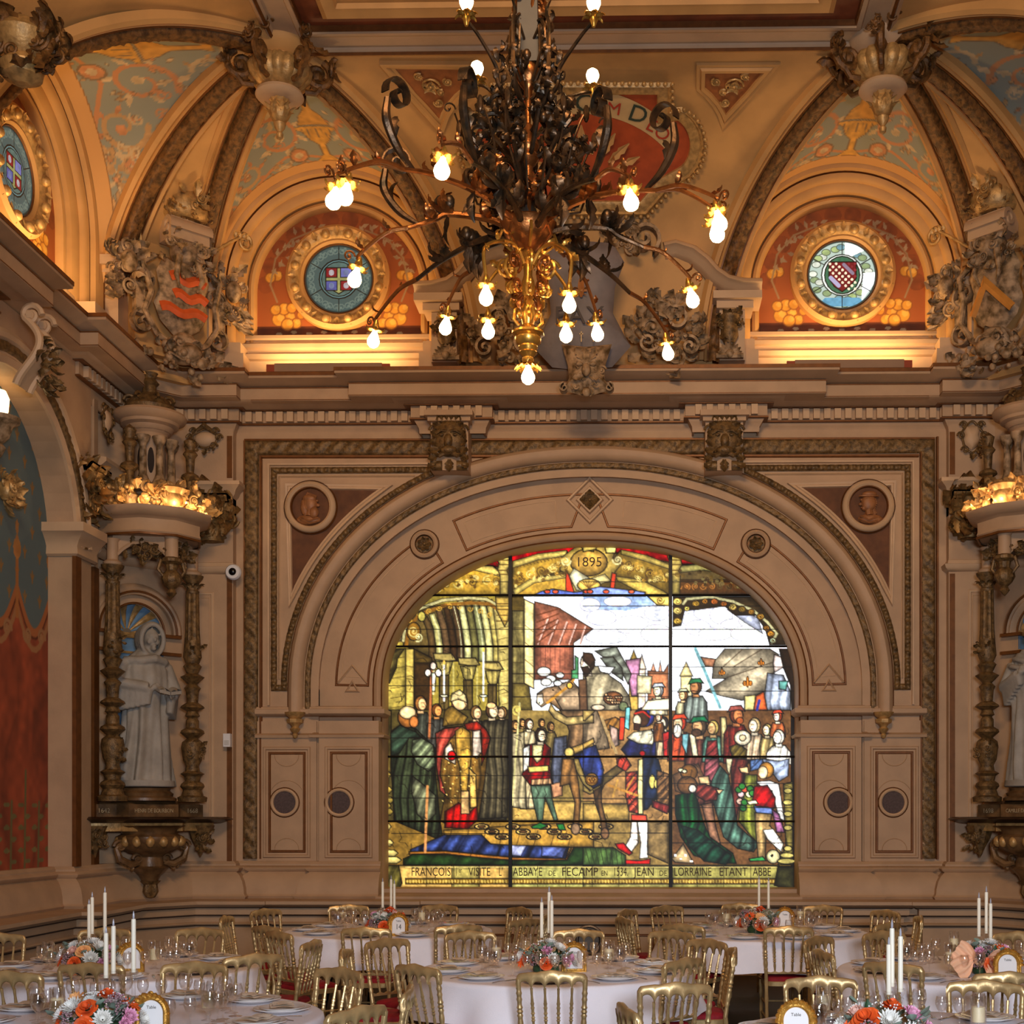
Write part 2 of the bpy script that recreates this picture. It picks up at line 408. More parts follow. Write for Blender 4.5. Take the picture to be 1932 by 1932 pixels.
# ================================================================ STRUCTURE
EX_ = lambda *a: np.array(a, float)
NF = np.array([0, -1.0, 0])
YA = 15.28
ASX = 163.9
AA, AB, AZ = 395/ASX, 282/ASX, EYE+242/ASX
def arch_pts(off=0.0, zb=None, n=60, t0=0.0, t1=PI, Y=YA, legs=True):
    e = 2/2.15; out = []
    for t in np.linspace(t0, t1, n):
        c, s_ = math.cos(t), math.sin(t)
        x = -AA*math.copysign(abs(c)**e, c); z = AB*abs(s_)**e
        nx = math.copysign(abs(x/AA)**1.15, x)/AA; nz = (z/AB)**1.15/AB
        l = math.hypot(nx, nz); out.append((AX+x+off*nx/l, Y, AZ+z+off*nz/l))
    if legs and zb is not None:
        out = [(out[0][0], Y, zb)]+out+[(out[-1][0], Y, zb)]
    return out
def xz(px, py, Y=YW): return W(px, py, Y)
CORN0 = 6.20
# ---- end wall
zc = CORN0+0.2
z_led = xz(650, 1345)[1]
hole = arch_pts(0.70, 0.7, Y=YW)
outer = [(-5.2, YW, 0), (-5.2, YW, zc), (2*AX+5.2, YW, zc), (2*AX+5.2, YW, 0)]
mb = MB()
n_h = len(hole); mid = n_h//2
A_ = [(-5.2, YW, 0.0), (-5.2, YW, zc), (AX, YW, zc)]+[hole[i] for i in range(mid, -1, -1)]+[(hole[0][0], YW, 0)]
B_ = [(AX, YW, zc), (2*AX+5.2, YW, zc), (2*AX+5.2, YW, 0.0), (hole[-1][0], YW, 0)]+[hole[i] for i in range(n_h-1, mid-1, -1)]
for q in (A_, B_): mb.add(q, [tuple(range(len(q)))])
mb.box(AX-3.2, AX+3.2, YW, YW+0.5, 0, 0.93)
wall = struct(mb.build('wall_back', M['plaster'], ang=0))
# wide flat arch face with reveal to the glass
mb = MB(); pts = arch_pts(0.0, 0.93)
sweep(mb, pts, NF, [(0.10, -0.42), (0.02, -0.36), (0.015, -0.10), (0.0, -0.02), (-0.02, 0.02), (-0.05, 0.035), (-0.08, 0.02), (-0.10, 0.0), (-0.72, 0.0), (-0.72, 0.13)], capn=False)
struct(mb.build('wall_back_arch_soffit', M['plaster'])); 
mb = MB()
sweep(mb, arch_pts(0.72, z_led), NF, [(0.0, 0.0), (0.0, .06), (-.03, .075), (-.05, .05), (-.075, .05), (-.075, .14), (-.15, .14), (-.15, .16), (-.18, .21), (-.22, .235), (-.27, .235), (-.31, .20), (-.33, .15), (-.33, .13)])
struct(mb.build('trim_1', M['plaster']))
def struct_band(name, pts, N, w, fn, mat_='carved', closed=False, step=0.03, m=9, base=0.015):
    mb = MB(); P = resample(pts, step, closed)
    b = np.linspace(-w, w, m); prof = [(x, base if 0 < i < m-1 else 0) for i, x in enumerate(b)]
    sweep(mb, P, N, prof, closed, disp=fn, capn=False)
    return struct(mb.build(name, M[mat_], ang=1.2))
struct_band('trim_2', arch_pts(0.825, z_led, Y=YA-.145, n=80), NF, 0.035, leafy(.10, .018, .035), 'carved', step=.025)
# gold lines of the arch
mb = MB()
for off, y, r in ((.095, YA-.01, .010), (.735, YA-.06, .010), (.885, YA-.15, .012), (1.045, YA-.15, .012), (.002, YA-.0, .008)):
    mb.tube(arch_pts(off, z_led if off > .3 else 0.95, Y=y), r, 4)
struct(mb.build('trim_3', M['goldline']))
# sunk panels of the wide arch: closed outline strips
def arch_panel(mb, t0, t1, o0, o1, endA=0, endB=0, w=0.014, d=0.012):
    a = arch_pts(o0, n=26, t0=t0, t1=t1, legs=False); b = arch_pts(o1, n=26, t0=t0+endA, t1=t1-endB, legs=False)[::-1]
    sweep(mb, a+b, NF, [(-w, 0), (-w*.5, d), (w*.5, d), (w, 0)], closed=True)
mb = MB()
for (t0, t1, ea, eb) in ((.02, .86, 0, 0), (1.0, 1.50, 0, -.05), (PI-1.50, PI-1.0, -.05, 0), (PI-.86, PI-.02, 0, 0)):
    arch_panel(mb, t0, t1, .16, .53, ea, eb)
struct(mb.build('trim_4', M['goldline']))
mb = MB()
for (t0, t1) in ((.06, .82), (1.04, 1.44), (PI-1.44, PI-1.04), (PI-.82, PI-.06)): arch_panel(mb, t0, t1, .22, .47, w=.006, d=.006)
x0, z0 = xz(1112, 944, YA)
for k, r in ((0, .25), (0, .135)):
    P = [(AX, YA-.01, z0+r*1.0), (AX+r, YA-.01, z0), (AX, YA-.01, z0-r), (AX-r, YA-.01, z0)]
    sweep(mb, P, NF, [(-.02, 0), (-.01, .03), (.01, .03), (.02, 0)], closed=True)
for sx in (-1, 1):
    for (zz, r) in ((xz(650, 1262)[1], .17), (xz(650, 1292)[1], .07)):
        cx = AX+sx*(AA+.34)
        P = [(cx-r, YA-.005, zz-r*.9), (cx, YA-.005, zz+.05), (cx+r, YA-.005, zz-r*.9)]
        sweep(mb, P, NF, [(-.012, 0), (0, .02), (.012, 0)], closed=(r < .1))
struct(mb.build('trim_5', M['plaster2']))
# diamond boss and two roundels
def boss(name, c, r, lab, sq=False):
    o = empty(name, c); tag(o, lab, 'carved boss', None); o['kind'] = 'thing'
    mb = MB(); Mx = [[1, 0, 0], [0, 0, -1], [0, 1, 0]]
    if sq:
        for k in range(4):
            a = k*PI/2; mb.leaf((0, -.01, 0), (math.cos(a), 0, math.sin(a)), (0, -1, 0), r*.9, r*.5, .5)
            a += PI/4; mb.leaf((0, -.01, 0), (math.cos(a), 0, math.sin(a)), (0, -1, 0), r*.6, r*.4, .4)
        mb.ell((0, -.02, 0), (r*.15, .02, r*.15)); mb.add([(r, 0, 0), (0, 0, r), (-r, 0, 0), (0, 0, -r)], [(0, 1, 2, 3)])
        mb.build('rosette', M['carved'], o); return o
    mb.lathe([(r*.62, .0), (r*.66, .03), (r*.8, .045), (r*.95, .03), (r, 0)], seg=28, M=Mx); mb.build('ring', M['plaster'], o)
    mb = MB(); mb.lathe([(r*.6, .02), (r*.64, .045), (r*.68, .02)], seg=28, M=Mx); mb.lathe([(r*.98, .0), (r*1.02, .02), (r*1.06, 0)], seg=28, M=Mx); mb.build('gilt_line', M['goldline'], o)
    mb = MB(); mb.lathe([(r*.62, .0), (0.0, .005)], seg=20, M=Mx)
    for k in range(7): a = k*2*PI/7; mb.leaf((0, -.01, 0), (math.cos(a), 0, math.sin(a)), (0, -1, 0), r*.55, r*.22, .6)
    mb.ell((0, -.02, 0), r*.12, 8, 6); mb.build('rosette', M['carved'], o)
    return o
boss('diamond_rosette', (AX, YA-.01, z0), .135, 'dark carved diamond rosette at the crown of the big arch', True)
boss('round_boss', WP(801, 1027, YA-.01), .165, 'round carved boss on the left shoulder of the big arch')
boss('round_boss', WP(1426, 1026, YA-.01), .165, 'round carved boss on the right shoulder of the big arch')
# ---- rectangular bands
Yb = YW-.01
def pl(px, py, Y=Yb): return WP(px, py, Y)
struct_band('trim_6', [pl(472, 1620), pl(475, 845), pl(820, 846)], NF, .085, leafy(.16, .035, .085), m=11)
struct_band('trim_7', [pl(880, 846), pl(1335, 843)], NF, .085, leafy(.16, .035, .085), m=11)
struct_band('trim_8', [pl(1395, 843), pl(1750, 841), pl(1751, 1620)], NF, .085, leafy(.16, .035, .085), m=11)
mb = MB()
for s_ in (-1, 1):
    X0 = AX+s_*(AX-pl(462, 900)[0]); X1 = AX+s_*(AX-pl(492, 900)[0])
    for Xq in (X0, X1):
        zt = pl(600, 831)[2] if Xq == X0 else pl(600, 860)[2]
        sweep(mb, [(Xq, YW, pl(0, 1620)[2]), (Xq, YW, zt)], NF, [(-.018, 0), (-.01, .035), (.01, .035), (.018, 0)])
sweep(mb, [pl(492, 862, YW), pl(1733, 860, YW)], NF, [(-.02, 0), (-.01, .03), (.01, .03), (.02, 0)])
sweep(mb, [pl(462, 831, YW), pl(1763, 828, YW)], NF, [(-.02, 0), (-.01, .03), (.01, .03), (.02, 0)])
struct(mb.build('trim_9', M['goldline']))
k = 10
for s_ in (-1, 1):
    xa = AX-(AX-pl(517, 1000)[0]); xa = AX+s_*(AX-pl(517, 1000)[0])*-1*-1 if s_ > 0 else pl(517, 1000)[0]
    xa = AX+s_*abs(AX-pl(517, 1000)[0])
    zb, zt = pl(517, 1298)[2], pl(517, 888)[2]
    curve = [p for p in arch_pts(1.10, n=70, Y=Yb, legs=False)]
    cv = [p for p in curve if (p[0]-AX)*s_ > 0 and p[2] < zt-.01 and p[2] >= AZ+.001]
    cv.sort(key=lambda p: p[2])
    path = [(xa, Yb, zb), (xa, Yb, zt), (cv[-1][0], Yb, zt)]+cv[::-1]+[(cv[0][0], Yb, zb)]
    struct_band('trim_%d' % k, path, NF, .036, eggs(.085, .028, .036), closed=True, m=7, step=.012); k += 1
    # plaster frame and russet field of the spandrel
    cv2 = [p for p in arch_pts(1.10+.12, n=90, Y=Yb, legs=False) if (p[0]-AX)*s_ > 0]
    xi = xa-s_*.18; zi = zt-.20
    cc = [p for p in cv2 if (p[0]-AX)*s_ < (xi-AX)*s_ and p[2] < zi]; cc.sort(key=lambda p: p[2])
    poly = [(xi, YW-.012, zi)]+[(p[0], YW-.012, p[2]) for p in cc[::-1]]
    if s_ > 0: poly = poly[::-1]
    mb = MB(); mb.add([(p[0], p[1], p[2]) for p in poly], [tuple(range(len(poly)))]); struct(mb.build('trim_%d' % k, M['russet'], ang=0)); k += 1
    mb = MB(); sweep(mb, poly, NF, [(-.05, 0), (-.045, .03), (-.02, .02), (-.01, .035), (.01, .03), (.02, 0)], closed=True)
    P2 = [(xa-s_*.06, YW, zb+.1), (xa-s_*.06, YW, zt-.07), (cv[-1][0]+s_*.2, YW, zt-.07)]
    sweep(mb, P2, NF, [(-.012, 0), (0, .02), (.012, 0)])
    P2 = [(xa+s_*.06, YW, zb-.2), (xa+s_*.06, YW, zt+.07), (AX+s_*1.7, YW, zt+.07)]
    sweep(mb, P2, NF, [(-.015, 0), (-.01, .03), (.01, .03), (.015, 0)])
    struct(mb.build('trim_%d' % k, M['plaster2'])); k += 1
# ---- portrait medallions
def medallion(px, py, lab, hat):
    c = WP(px, py, YW-.03); o = empty('portrait_medallion', c); tag(o, lab, 'medallion', None); o['kind'] = 'thing'
    Mx = [[1, 0, 0], [0, 0, -1], [0, 1, 0]]; R = .30
    mb = MB(); mb.lathe([(R*.74, 0), (R*.76, .05), (R*.84, .07), (R*.93, .055), (R*.98, .03), (R, -.03)], seg=40, M=Mx); mb.build('ring', M['plaster2'], o)
    mb = MB(); mb.lathe([(R*.985, -.03), (R*1.0, .03), (R*1.04, -.0)], seg=40, M=Mx); mb.lathe([(R*.70, 0), (R*.73, .04), (R*.76, .04)], seg=40, M=Mx); mb.build('gilt_line', M['goldline'], o)
    mb = MB(); mb.lathe([(R*.75, .0), (0, .002)], seg=32, M=Mx); mb.build('field', M['russet'], o)
    mb = MB(); d = -1 if hat else 1
    mb.ell((d*.0, -.03, .03), (.085, .05, .105), 14, 10); mb.ell((d*.090, -.03, .015), (.026, .02, .02), 8, 6); mb.ell((d*.08, -.03, .065), (.02, .02, .016), 8, 6); mb.ell((d*.078, -.035, -.025), (.018, .02, .010), 8, 6); mb.ell((d*.055, -.03, -.03), (.028, .03, .03), 8, 6)
    mb.tube([(0, -.02, -.03), (-d*.01, -.03, -.11)], .045, 8)
    mb.ell((-d*.02, -.02, -.15), (.14, .035, .06), 14, 8); mb.tube([(-.1, -.05, -.12), (0, -.06, -.17), (.1, -.05, -.13)], .012, 5); mb.tube([(-.11, -.05, -.15), (0, -.06, -.20), (.1, -.05, -.17)], .010, 5)
    if hat:
        mb.ell((0, -.04, .105), (.12, .04, .02), 14, 6); mb.ell((.01, -.035, .13), (.085, .04, .035), 12, 6)
        for i in range(8): mb.scroll((.06+.01*math.sin(i), -.035, .06-.022*i), (1, 0, 0), (0, 0, 1), .022, 1.2, .008)
    else:
        mb.ell((.05, -.05, -.07), (.055, .035, .07), 10, 8); mb.ell((-.06, -.03, .0), (.05, .035, .10), 10, 8); mb.ell((-.005, -.035, .09), (.085, .045, .05), 14, 8); mb.tube([(-.08, -.03, .06), (-.02, -.05, .15), (.08, -.04, .11)], .014, 6)
        for i in range(6): mb.tube([(-.07, -.04, .05-.02*i), (-.03, -.055, .02-.02*i), (-.05, -.05, -.03-.015*i)], .008, 5)
        for i in range(5): mb.tube([(.05, -.04, -.03), (.055-.012*i, -.05, -.11)], .009, 5)
    mb.build('portrait_relief', M['russet'] if 0 else mat('medallion_relief%d' % hat, (150, 98, 58), .5, .15, bump=.2, bs=50, var=.25, vs=14), o)
medallion(586, 957, 'round medallion with a bearded profile head, in the left spandrel', 0)
medallion(1638, 955, 'round medallion with a head in a flat cap, in the right spandrel', 1)

# ---- piers beside the window, impost ledge, panels with round speaker grilles
mb = MB(); mg = MB()
for s_ in (-1, 1):
    def X(px): return AX+s_*(1112-px)/165.0
    zt = xz(0, 1362)[1]
    for (pa, pb, dy) in ((483, 596, .03), (603, 716, .10)):
        xa, xb = sorted((X(pa), X(pb))); mb.box(xa, xb, YW-dy, YW+.1, .9, zt)
        xc = (xa+xb)/2+ (0.0); hw = .20; z0_, z1_ = xz(0, 1606)[1], xz(0, 1422)[1]
        P = [(xc-hw, YW-dy, z0_), (xc-hw, YW-dy, z1_), (xc+hw, YW-dy, z1_), (xc+hw, YW-dy, z0_)]
        sweep(mg, P, NF, [(-.016, 0), (-.008, .012), (.008, .012), (.016, 0)], closed=True)
        for rr in (.055,): 
            P = [(xc-hw-rr, YW-dy, z0_-rr), (xc-hw-rr, YW-dy, z1_+rr), (xc+hw+rr, YW-dy, z1_+rr), (xc+hw+rr, YW-dy, z0_-rr)]
            sweep(mb, P, NF, [(-.02, 0), (-.01, .02), (.01, .02), (.02, 0)], closed=True)
        for zc_, up in ((z0_+.02, 1), (z1_-.02, -1)):
            mb.tube([(xc+.14*math.cos(a), YW-dy, zc_+up*.13*math.sin(a)) for a in np.linspace(0, PI, 14)], .006, 4)
        zg = xz(0, 1514)[1]
        mb.tube([(xc+.2*math.cos(a), YW-dy, zg+.05+.2*math.sin(a)) for a in np.linspace(.5, PI-.5, 14)], .005, 4)
    # impost mouldings
    xa, xb = X(480), X(716)
    P = [(xa, YW, 0), (X(596), YW, 0), (X(596), YW-.06, 0), (xb, YW-.06, 0), (xb, YW+.25, 0)]
    for (z, pr) in ((xz(0, 1345)[1], [(-.02, -.05), (.03, -.05), (.07, -.02), (.07, .03), (.04, .035), (.03, .06), (-.02, .07)]), (xz(0, 1390)[1], [(-.02, -.02), (.06, -.02), (.07, .01), (.05, .02), (.02, .04), (-.02, .04)])):
        Pz = [(p[0], p[1], z) for p in P]
        sweep(mb, Pz, (0, 0, 1), pr, flip=(s_ < 0) is False)
struct(mb.build('trim_20', M['plaster'])); struct(mg.build('trim_21', M['goldline']))
for (px, nm) in ((537, 'leftmost of the four'), (640, 'just left of the window jamb'), (1582, 'just right of the window jamb'), (1685, 'rightmost of the four')):
    dy = .03 if px in (537, 1685) else .10
    c = WP(px, 1514, YW-dy); o = empty('speaker_grille', c); tag(o, 'round grey mesh speaker grille in a wall panel, '+nm, 'speaker grille', None)
    Mx = [[1, 0, 0], [0, 0, -1], [0, 1, 0]]
    mb = MB(); mb.lathe([(.125, 0), (.13, .02), (.145, .03), (.16, .02), (.165, 0)], seg=30, M=Mx); mb.build('ring', M['plaster2'], o)
    mb = MB(); mb.lathe([(.165, 0), (.17, .012), (.176, 0)], seg=30, M=Mx); mb.build('gilt_line', M['goldline'], o)
    mb = MB(); mb.lathe([(.128, .004), (.0, .008)], seg=24, M=Mx); mb.build('mesh', M['grille'], o)
# pendant corbels under the arch roll
for px in (557, 1667):
    c = WP(px, 1372, YW-.12); o = empty('pendant_corbel', c)
    tag(o, 'small turned plaster pendant under the arch roll, '+('left' if px < 900 else 'right')+' of the window', 'corbel')
    mb = MB(); mb.lathe([(0, -.13), (.02, -.12), (.03, -.09), (.02, -.07), (.04, -.05), (.055, -.02), (.035, .0), (.05, .03), (.085, .05), (.09, .09), (.06, .1), (.1, .14), (.11, .17)], seg=16, flute=.08, nf=8)
    mb.build('turned_body', M['gilt'], o)

# ---- plan path of the walls
YR = 15.05
def mir(P): return [(2*AX-x, y) for (x, y) in P][::-1]
L_up = [(-5.77, 4.0), (-5.77, 11.6), (-5.95, 11.6), (-5.95, 13.45), (-5.77, 13.45), (-5.77, 14.53), (-5.25, YR), (-4.88, YR), (-4.88, 15.2)]
cxl, cxr = (745-1204)/172.0, (1467-1204)/172.0
up_path = L_up+[(cxl-.12, 15.2), (cxl-.12, YR), (cxr+.12, YR), (cxr+.12, 15.2)]+mir(L_up)
b1, b2 = ((785-1204)/169.0, (912-1204)/169.0)
L_dn = [(-5.77, 4.0), (-5.77, 11.6), (-5.95, 11.6), (-5.95, 13.45), (-5.77, 13.45), (-5.77, 14.53), (-5.25, YR), (-4.62, YR), (-4.62, 15.16)]
def sym_block(a, b): return [(a, 15.16), (a, 14.98), (b, 14.98), (b, 15.16)]
dn_path = L_dn+sym_block(b1, b2)+[(2*AX-x, y) for (x, y) in sym_block(b1, b2)][::-1]+mir(L_dn)
mb = MB(); UP = (0, 0, 1)
sweep(mb, [(x, y, 0) for x, y in up_path], UP, [(-.02, 6.42), (.28, 6.42), (.42, 6.42), (.42, 6.555), (.40, 6.56), (.40, 6.575), (.43, 6.58), (.47, 6.60), (.53, 6.625), (.55, 6.635), (.55, 6.66), (-.3, 6.69)])
struct(mb.build('trim_30', M['plaster']))
mb = MB(); sweep(mb, [(x, y, 0) for x, y in up_path], UP, [(.3, 6.66), (.557, 6.66), (.557, 6.70), (.3, 6.702)])
sweep(mb, [(x, y, 0) for x, y in up_path], UP, [(.405, 6.553), (.428, 6.556), (.428, 6.566), (.405, 6.57)])
sweep(mb, [(x, y, 0) for x, y in up_path], UP, [(.405, 6.428), (.424, 6.425), (.424, 6.434), (.405, 6.436)])
struct(mb.build('trim_31', M['goldline']))
mb = MB(); sweep(mb, [(x, y, 0) for x, y in dn_path], UP, [(-.02, 6.10), (.0, 6.10), (.005, 6.16), (.03, 6.20), (.05, 6.235), (.05, 6.25), (.085, 6.26), (.085, 6.385), (.15, 6.39), (.17, 6.395), (.2, 6.405), (.26, 6.415), (.28, 6.43), (-.02, 6.43)])
struct(mb.build('trim_32', M['plaster']))
mb = MB(); sweep(mb, [(x, y, 0) for x, y in dn_path], UP, [(.045, 6.236), (.098, 6.238), (.098, 6.252), (.045, 6.254)])
sweep(mb, [(x, y, 0) for x, y in dn_path], UP, [(.085, 6.385), (.155, 6.38), (.155, 6.388), (.085, 6.39)])
struct(mb.build('trim_33', M['goldline']))
# dentils
mb = MB()
for (a, b) in zip(dn_path[:-1], dn_path[1:]):
    a = np.array(a); b = np.array(b); L = np.linalg.norm(b-a)
    if L < .3: continue
    t = (b-a)/L; nn = np.array([t[1], -t[0]]); kk = int(L/.115)
    for i in range(kk):
        c = a+t*(i+.5)*L/kk+nn*.11
        if c[1] > 6: mb.obox((c[0], c[1], 6.318), (t[0], t[1], 0), (nn[0], nn[1], 0), (0, 0, 1), .036, .03, .056)
struct(mb.build('trim_34', M['plaster2']))
# upper wall behind vault springing
mb = MB()
for P in ([(-6.12, 4), (-6.12, 15.3), (2*AX+6.12, 15.3), (2*AX+6.12, 4)],):
    for (a, b) in zip(P[:-1], P[1:]): mb.add([(a[0], a[1], 6.6), (b[0], b[1], 6.6), (b[0], b[1], 9.6), (a[0], a[1], 9.6)], [(0, 1, 2, 3)])
struct(mb.build('wall_upper', M['vault'], ang=0))

# ---- dado all round
dl = [(-5.95, 4.0), (-5.95, 13.35), (-5.75, 13.35), (-5.75, 14.2), (-5.1, YR-.05), (-4.62, YR-.05), (-4.62, YW)]
d_all = dl+[((483-1112)/165+AX, YW), ((483-1112)/165+AX, YW-.05), ((600-1112)/165+AX, YW-.05), ((600-1112)/165+AX, YW-.12), ((722-1112)/165+AX, YW-.12), ((722-1112)/165+AX, YW-.05)]
d_all = d_all+mir(d_all)
mb = MB(); sweep(mb, [(x, y, 0) for x, y in d_all], UP, [(-.05, 0), (.42, 0), (.42, .08), (.38, .10), (.38, .545), (.40, .55), (.415, .57), (.40, .585), (.38, .59), (.38, .65), (.41, .665), (.43, .675), (.43, .745), (.46, .755), (.50, .775), (.52, .79), (.52, .825), (-.05, .84)])
struct(mb.build('trim_40', M['plaster']))
mb = MB()
for z, o_ in ((.548, .392), (.66, .40), (.752, .45)): sweep(mb, [(x, y, 0) for x, y in d_all], UP, [(o_-.02, z-.004), (o_+.012, z-.004), (o_+.012, z+.008), (o_-.02, z+.008)])
struct(mb.build('trim_41', M['cavity']))
pd = [(-.05, .83), (.2, .83), (.22, .86), (.2, .875), (.19, .89), (.185, .95), (.16, 1.03), (.12, 1.09), (.07, 1.13), (.10, 1.15), (.11, 1.17), (.09, 1.19), (.06, 1.2), (.06, 1.22), (.03, 1.25), (-.05, 1.25)]
dd = d_all[:len(d_all)//2]
mb = MB()
for P in (dd[:-1], mir(dd[:-1])): sweep(mb, [(x, y, 0) for x, y in P], UP, pd)
struct(mb.build('trim_42', M['plaster']))
mb = MB()                                   # framed panels of the dado
for i in range(11):
    xc = (AX-3.62, AX-3.42, AX-2.74, AX-1.95, AX-1.17, AX-.39, AX+.39, AX+1.17, AX+1.95, AX+2.74, AX+3.42)[i]; yy = YW-.434
    if i in (2, 9): yy = YW-.504
    if i == 0: continue
    P = [(xc-.33, yy, .12), (xc-.33, yy, .44), (xc+.33, yy, .44), (xc+.33, yy, .12)]
    sweep(mb, P, NF, [(-.014, 0), (-.006, .012), (.006, .012), (.014, 0)], closed=True)
struct(mb.build('trim_43', M['goldline']))
# window sill
mb = MB(); sweep(mb, [(AX-AA+.02, YW+.1, 0), (AX+AA-.02, YW+.1, 0)], UP, [(-.6, .80), (.42, .80), (.44, .84), (.44, .86), (.36, .875), (.15, .885), (-.6, .905)], flip=False)
struct(mb.build('trim_44', M['plaster']))
# floor
mb = MB(); mb.add([(-7, -6, 0), (6, -6, 0), (6, 16, 0), (-7, 16, 0)], [(0, 1, 2, 3)]); struct(mb.build('floor', M['floorm'], ang=0))

# ---- corner piers, canted walls, side walls with the arched mural
def V3(P, z): return [(x, y, z) for x, y in P]
for s_ in (-1, 1):
    def mx(P): return P if s_ < 0 else [(2*AX-x, y) for (x, y) in P]
    side = 'left' if s_ < 0 else 'right'
    mb = MB()
    P = mx([(-5.95, 4.0), (-5.95, 10.65)]); 
    ZT = 6.4
    def quadz(a, b, z0, z1):
        mb.add([(a[0], a[1], z0), (b[0], b[1], z0), (b[0], b[1], z1), (a[0], a[1], z1)], [(0, 1, 2, 3)])
    # side wall with arch opening  y 10.65..13.35
    yc, hr, zs = 12.0, 1.35, 4.5
    Xs = -5.72 if s_ < 0 else 2*AX+5.72; Xm = -6.02 if s_ < 0 else 2*AX+6.02
    quadz((Xs, 4), (Xs, yc-hr), 0.8, ZT)
    quadz((Xs, yc+hr), (Xs, 13.4), 0.8, ZT)
    arc = [(yc+hr*math.cos(a), zs+hr*math.sin(a)) for a in np.linspace(PI, 0, 25)]
    for (a, b) in zip(arc[:-1], arc[1:]):
        mb.add([(Xs, a[0], a[1]), (Xs, b[0], b[1]), (Xs, b[0], ZT), (Xs, a[0], ZT)], [(0, 1, 2, 3)])
        mb.add([(Xs, a[0], a[1]), (Xs, b[0], b[1]), (Xm, b[0], b[1]), (Xm, a[0], a[1])], [(0, 1, 2, 3)])
    for yy in (yc-hr, yc+hr): mb.add([(Xs, yy, .8), (Xm, yy, .8), (Xm, yy, zs), (Xs, yy, zs)], [(0, 1, 2, 3)])
    struct(mb.build('wall_'+side, M['plaster'], ang=0))
    mb = MB()
    # pilaster pair and cant
    Pp = mx([(-5.72, 13.4), (-5.72, 13.75), (-5.95, 13.75), (-5.95, 13.9), (-5.75, 13.9), (-5.75, 14.0), (-5.973, 14.0), (-5.973, 14.177), (-5.135, 15.015), (-4.62, YR-.02), (-4.62, YW+.05)])
    for (a, b) in zip(Pp[:-1], Pp[1:]):
        if abs(a[1]-b[1]) > .6: continue
        quadz(a, b, .8, ZT)
    On = EX_(-5.57, 14.58, 0) if s_ < 0 else EX_(2*AX+5.57, 14.58, 0); tn = EX_(.7071, .7071, 0) if s_ < 0 else EX_(-.7071, .7071, 0)
    def cq(a0, a1, z0a, z0b, z1): mb.add([On+tn*a0+EX_(0, 0, z0a), On+tn*a1+EX_(0, 0, z0b), On+tn*a1+EX_(0, 0, z1), On+tn*a0+EX_(0, 0, z1)], [(0, 1, 2, 3)])
    cq(-.57, -.31, .8, .8, ZT); cq(.31, .615, .8, .8, ZT); cq(-.31, .31, .8, .8, 1.93)
    aa = [(-.31*math.cos(v), 3.8+.31*math.sin(v)) for v in np.linspace(0, PI, 17)]
    for (p, q) in zip(aa[:-1], aa[1:]): cq(p[0], q[0], p[1], q[1], ZT)
    struct(mb.build('wall_'+side+'_cant', M['plaster'], ang=0))
    # pilaster capitals, entablature blocks, panel lines
    mb = MB(); fl = (s_ > 0)
    cap = [(0, 4.40), (.03, 4.42), (.02, 4.50), (.05, 4.55), (.11, 4.62), (.13, 4.63), (.13, 4.72), (.0, 4.74)]
    Pq = mx([(-6.02, 13.33), (-5.70, 13.33), (-5.70, 13.8)])
    sweep(mb, V3(Pq, 0), UP, cap, flip=(s_ > 0) != True and False or (s_ > 0))
    for z0_ in (5.42,):
        Pq = mx([(-5.75, 13.9), (-5.75, 14.35), (-5.15, YR-.02), (-4.64, YR-.02), (-4.64, YW+.05)])
        sweep(mb, V3(Pq, 0), UP, [(0, z0_-.26), (.02, z0_-.26), (.02, z0_-.03), (.05, z0_), (.07, z0_+.05), (.13, z0_+.10), (.13, z0_+.14), (0, z0_+.16)], flip=(s_ > 0))
        sweep(mb, V3(Pq, 0), UP, [(0, 4.52), (.03, 4.53), (.07, 4.56), (.08, 4.60), (.04, 4.61), (.03, 4.65), (0, 4.66)], flip=(s_ > 0))
    struct(mb.build('trim_5%d' % (0 if s_ < 0 else 5), M['plaster2']))
    mb = MB()
    xa, xb = (W(372, 1200, YR)[0], W(402, 1200, YR)[0]); xa, xb = (xa-.12, xb)
    if s_ > 0: xa, xb = 2*AX-xb, 2*AX-xa
    yq = YR-.025
    sweep(mb, [(xa, yq, 1.5), (xa, yq, 4.3), (xb, yq, 4.3), (xb, yq, 1.5)], NF, [(-.02, 0), (-.008, .015), (.008, .015), (.02, 0)], closed=True)
    sweep(mb, [(xa+.03, yq, 1.55), (xa+.03, yq, 4.25), (xb-.03, yq, 4.25), (xb-.03, yq, 1.55)], NF, [(-.008, 0), (0, .01), (.008, 0)], closed=True)
    struct(mb.build('trim_5%d' % (1 if s_ < 0 else 6), M['plaster2']))
    mb = MB(); xg = -4.66 if s_ < 0 else 2*AX+4.66
    mb.box(xg-.03, xg+.03, YR-.026, YR-.015, 1.25, 4.5); mb.box(xg-.03, xg+.03, YR-.026, YR-.015, 5.62, 6.1)
    for (x_, y_) in ((-5.715, 13.35), (-5.765, 13.92)):
        X_ = x_ if s_ < 0 else 2*AX-x_
        mb.box(X_-.02, X_+.02, y_-.03, y_+.1, 1.25, 4.4)
    struct(mb.build('trim_5%d' % (2 if s_ < 0 else 7), M['goldline']))
    # arch mouldings of the side arch
    Np = np.array([1.0 if s_ < 0 else -1.0, 0, 0])
    mb = MB(); P = [(Xs, yc-hr, 3.0)]+[(Xs, a, b) for a, b in arc]+[(Xs, yc+hr, 3.0 if 0 else zs)]
    if s_ > 0: P = P[::-1]
    sweep(mb, P[1:-1] if s_ > 0 else P[1:-1], Np, [(0, 0), (0, .03), (-.06, .05), (-.08, .03), (-.20, .03), (-.22, .06), (-.26, .07), (-.30, .05), (-.32, 0)])
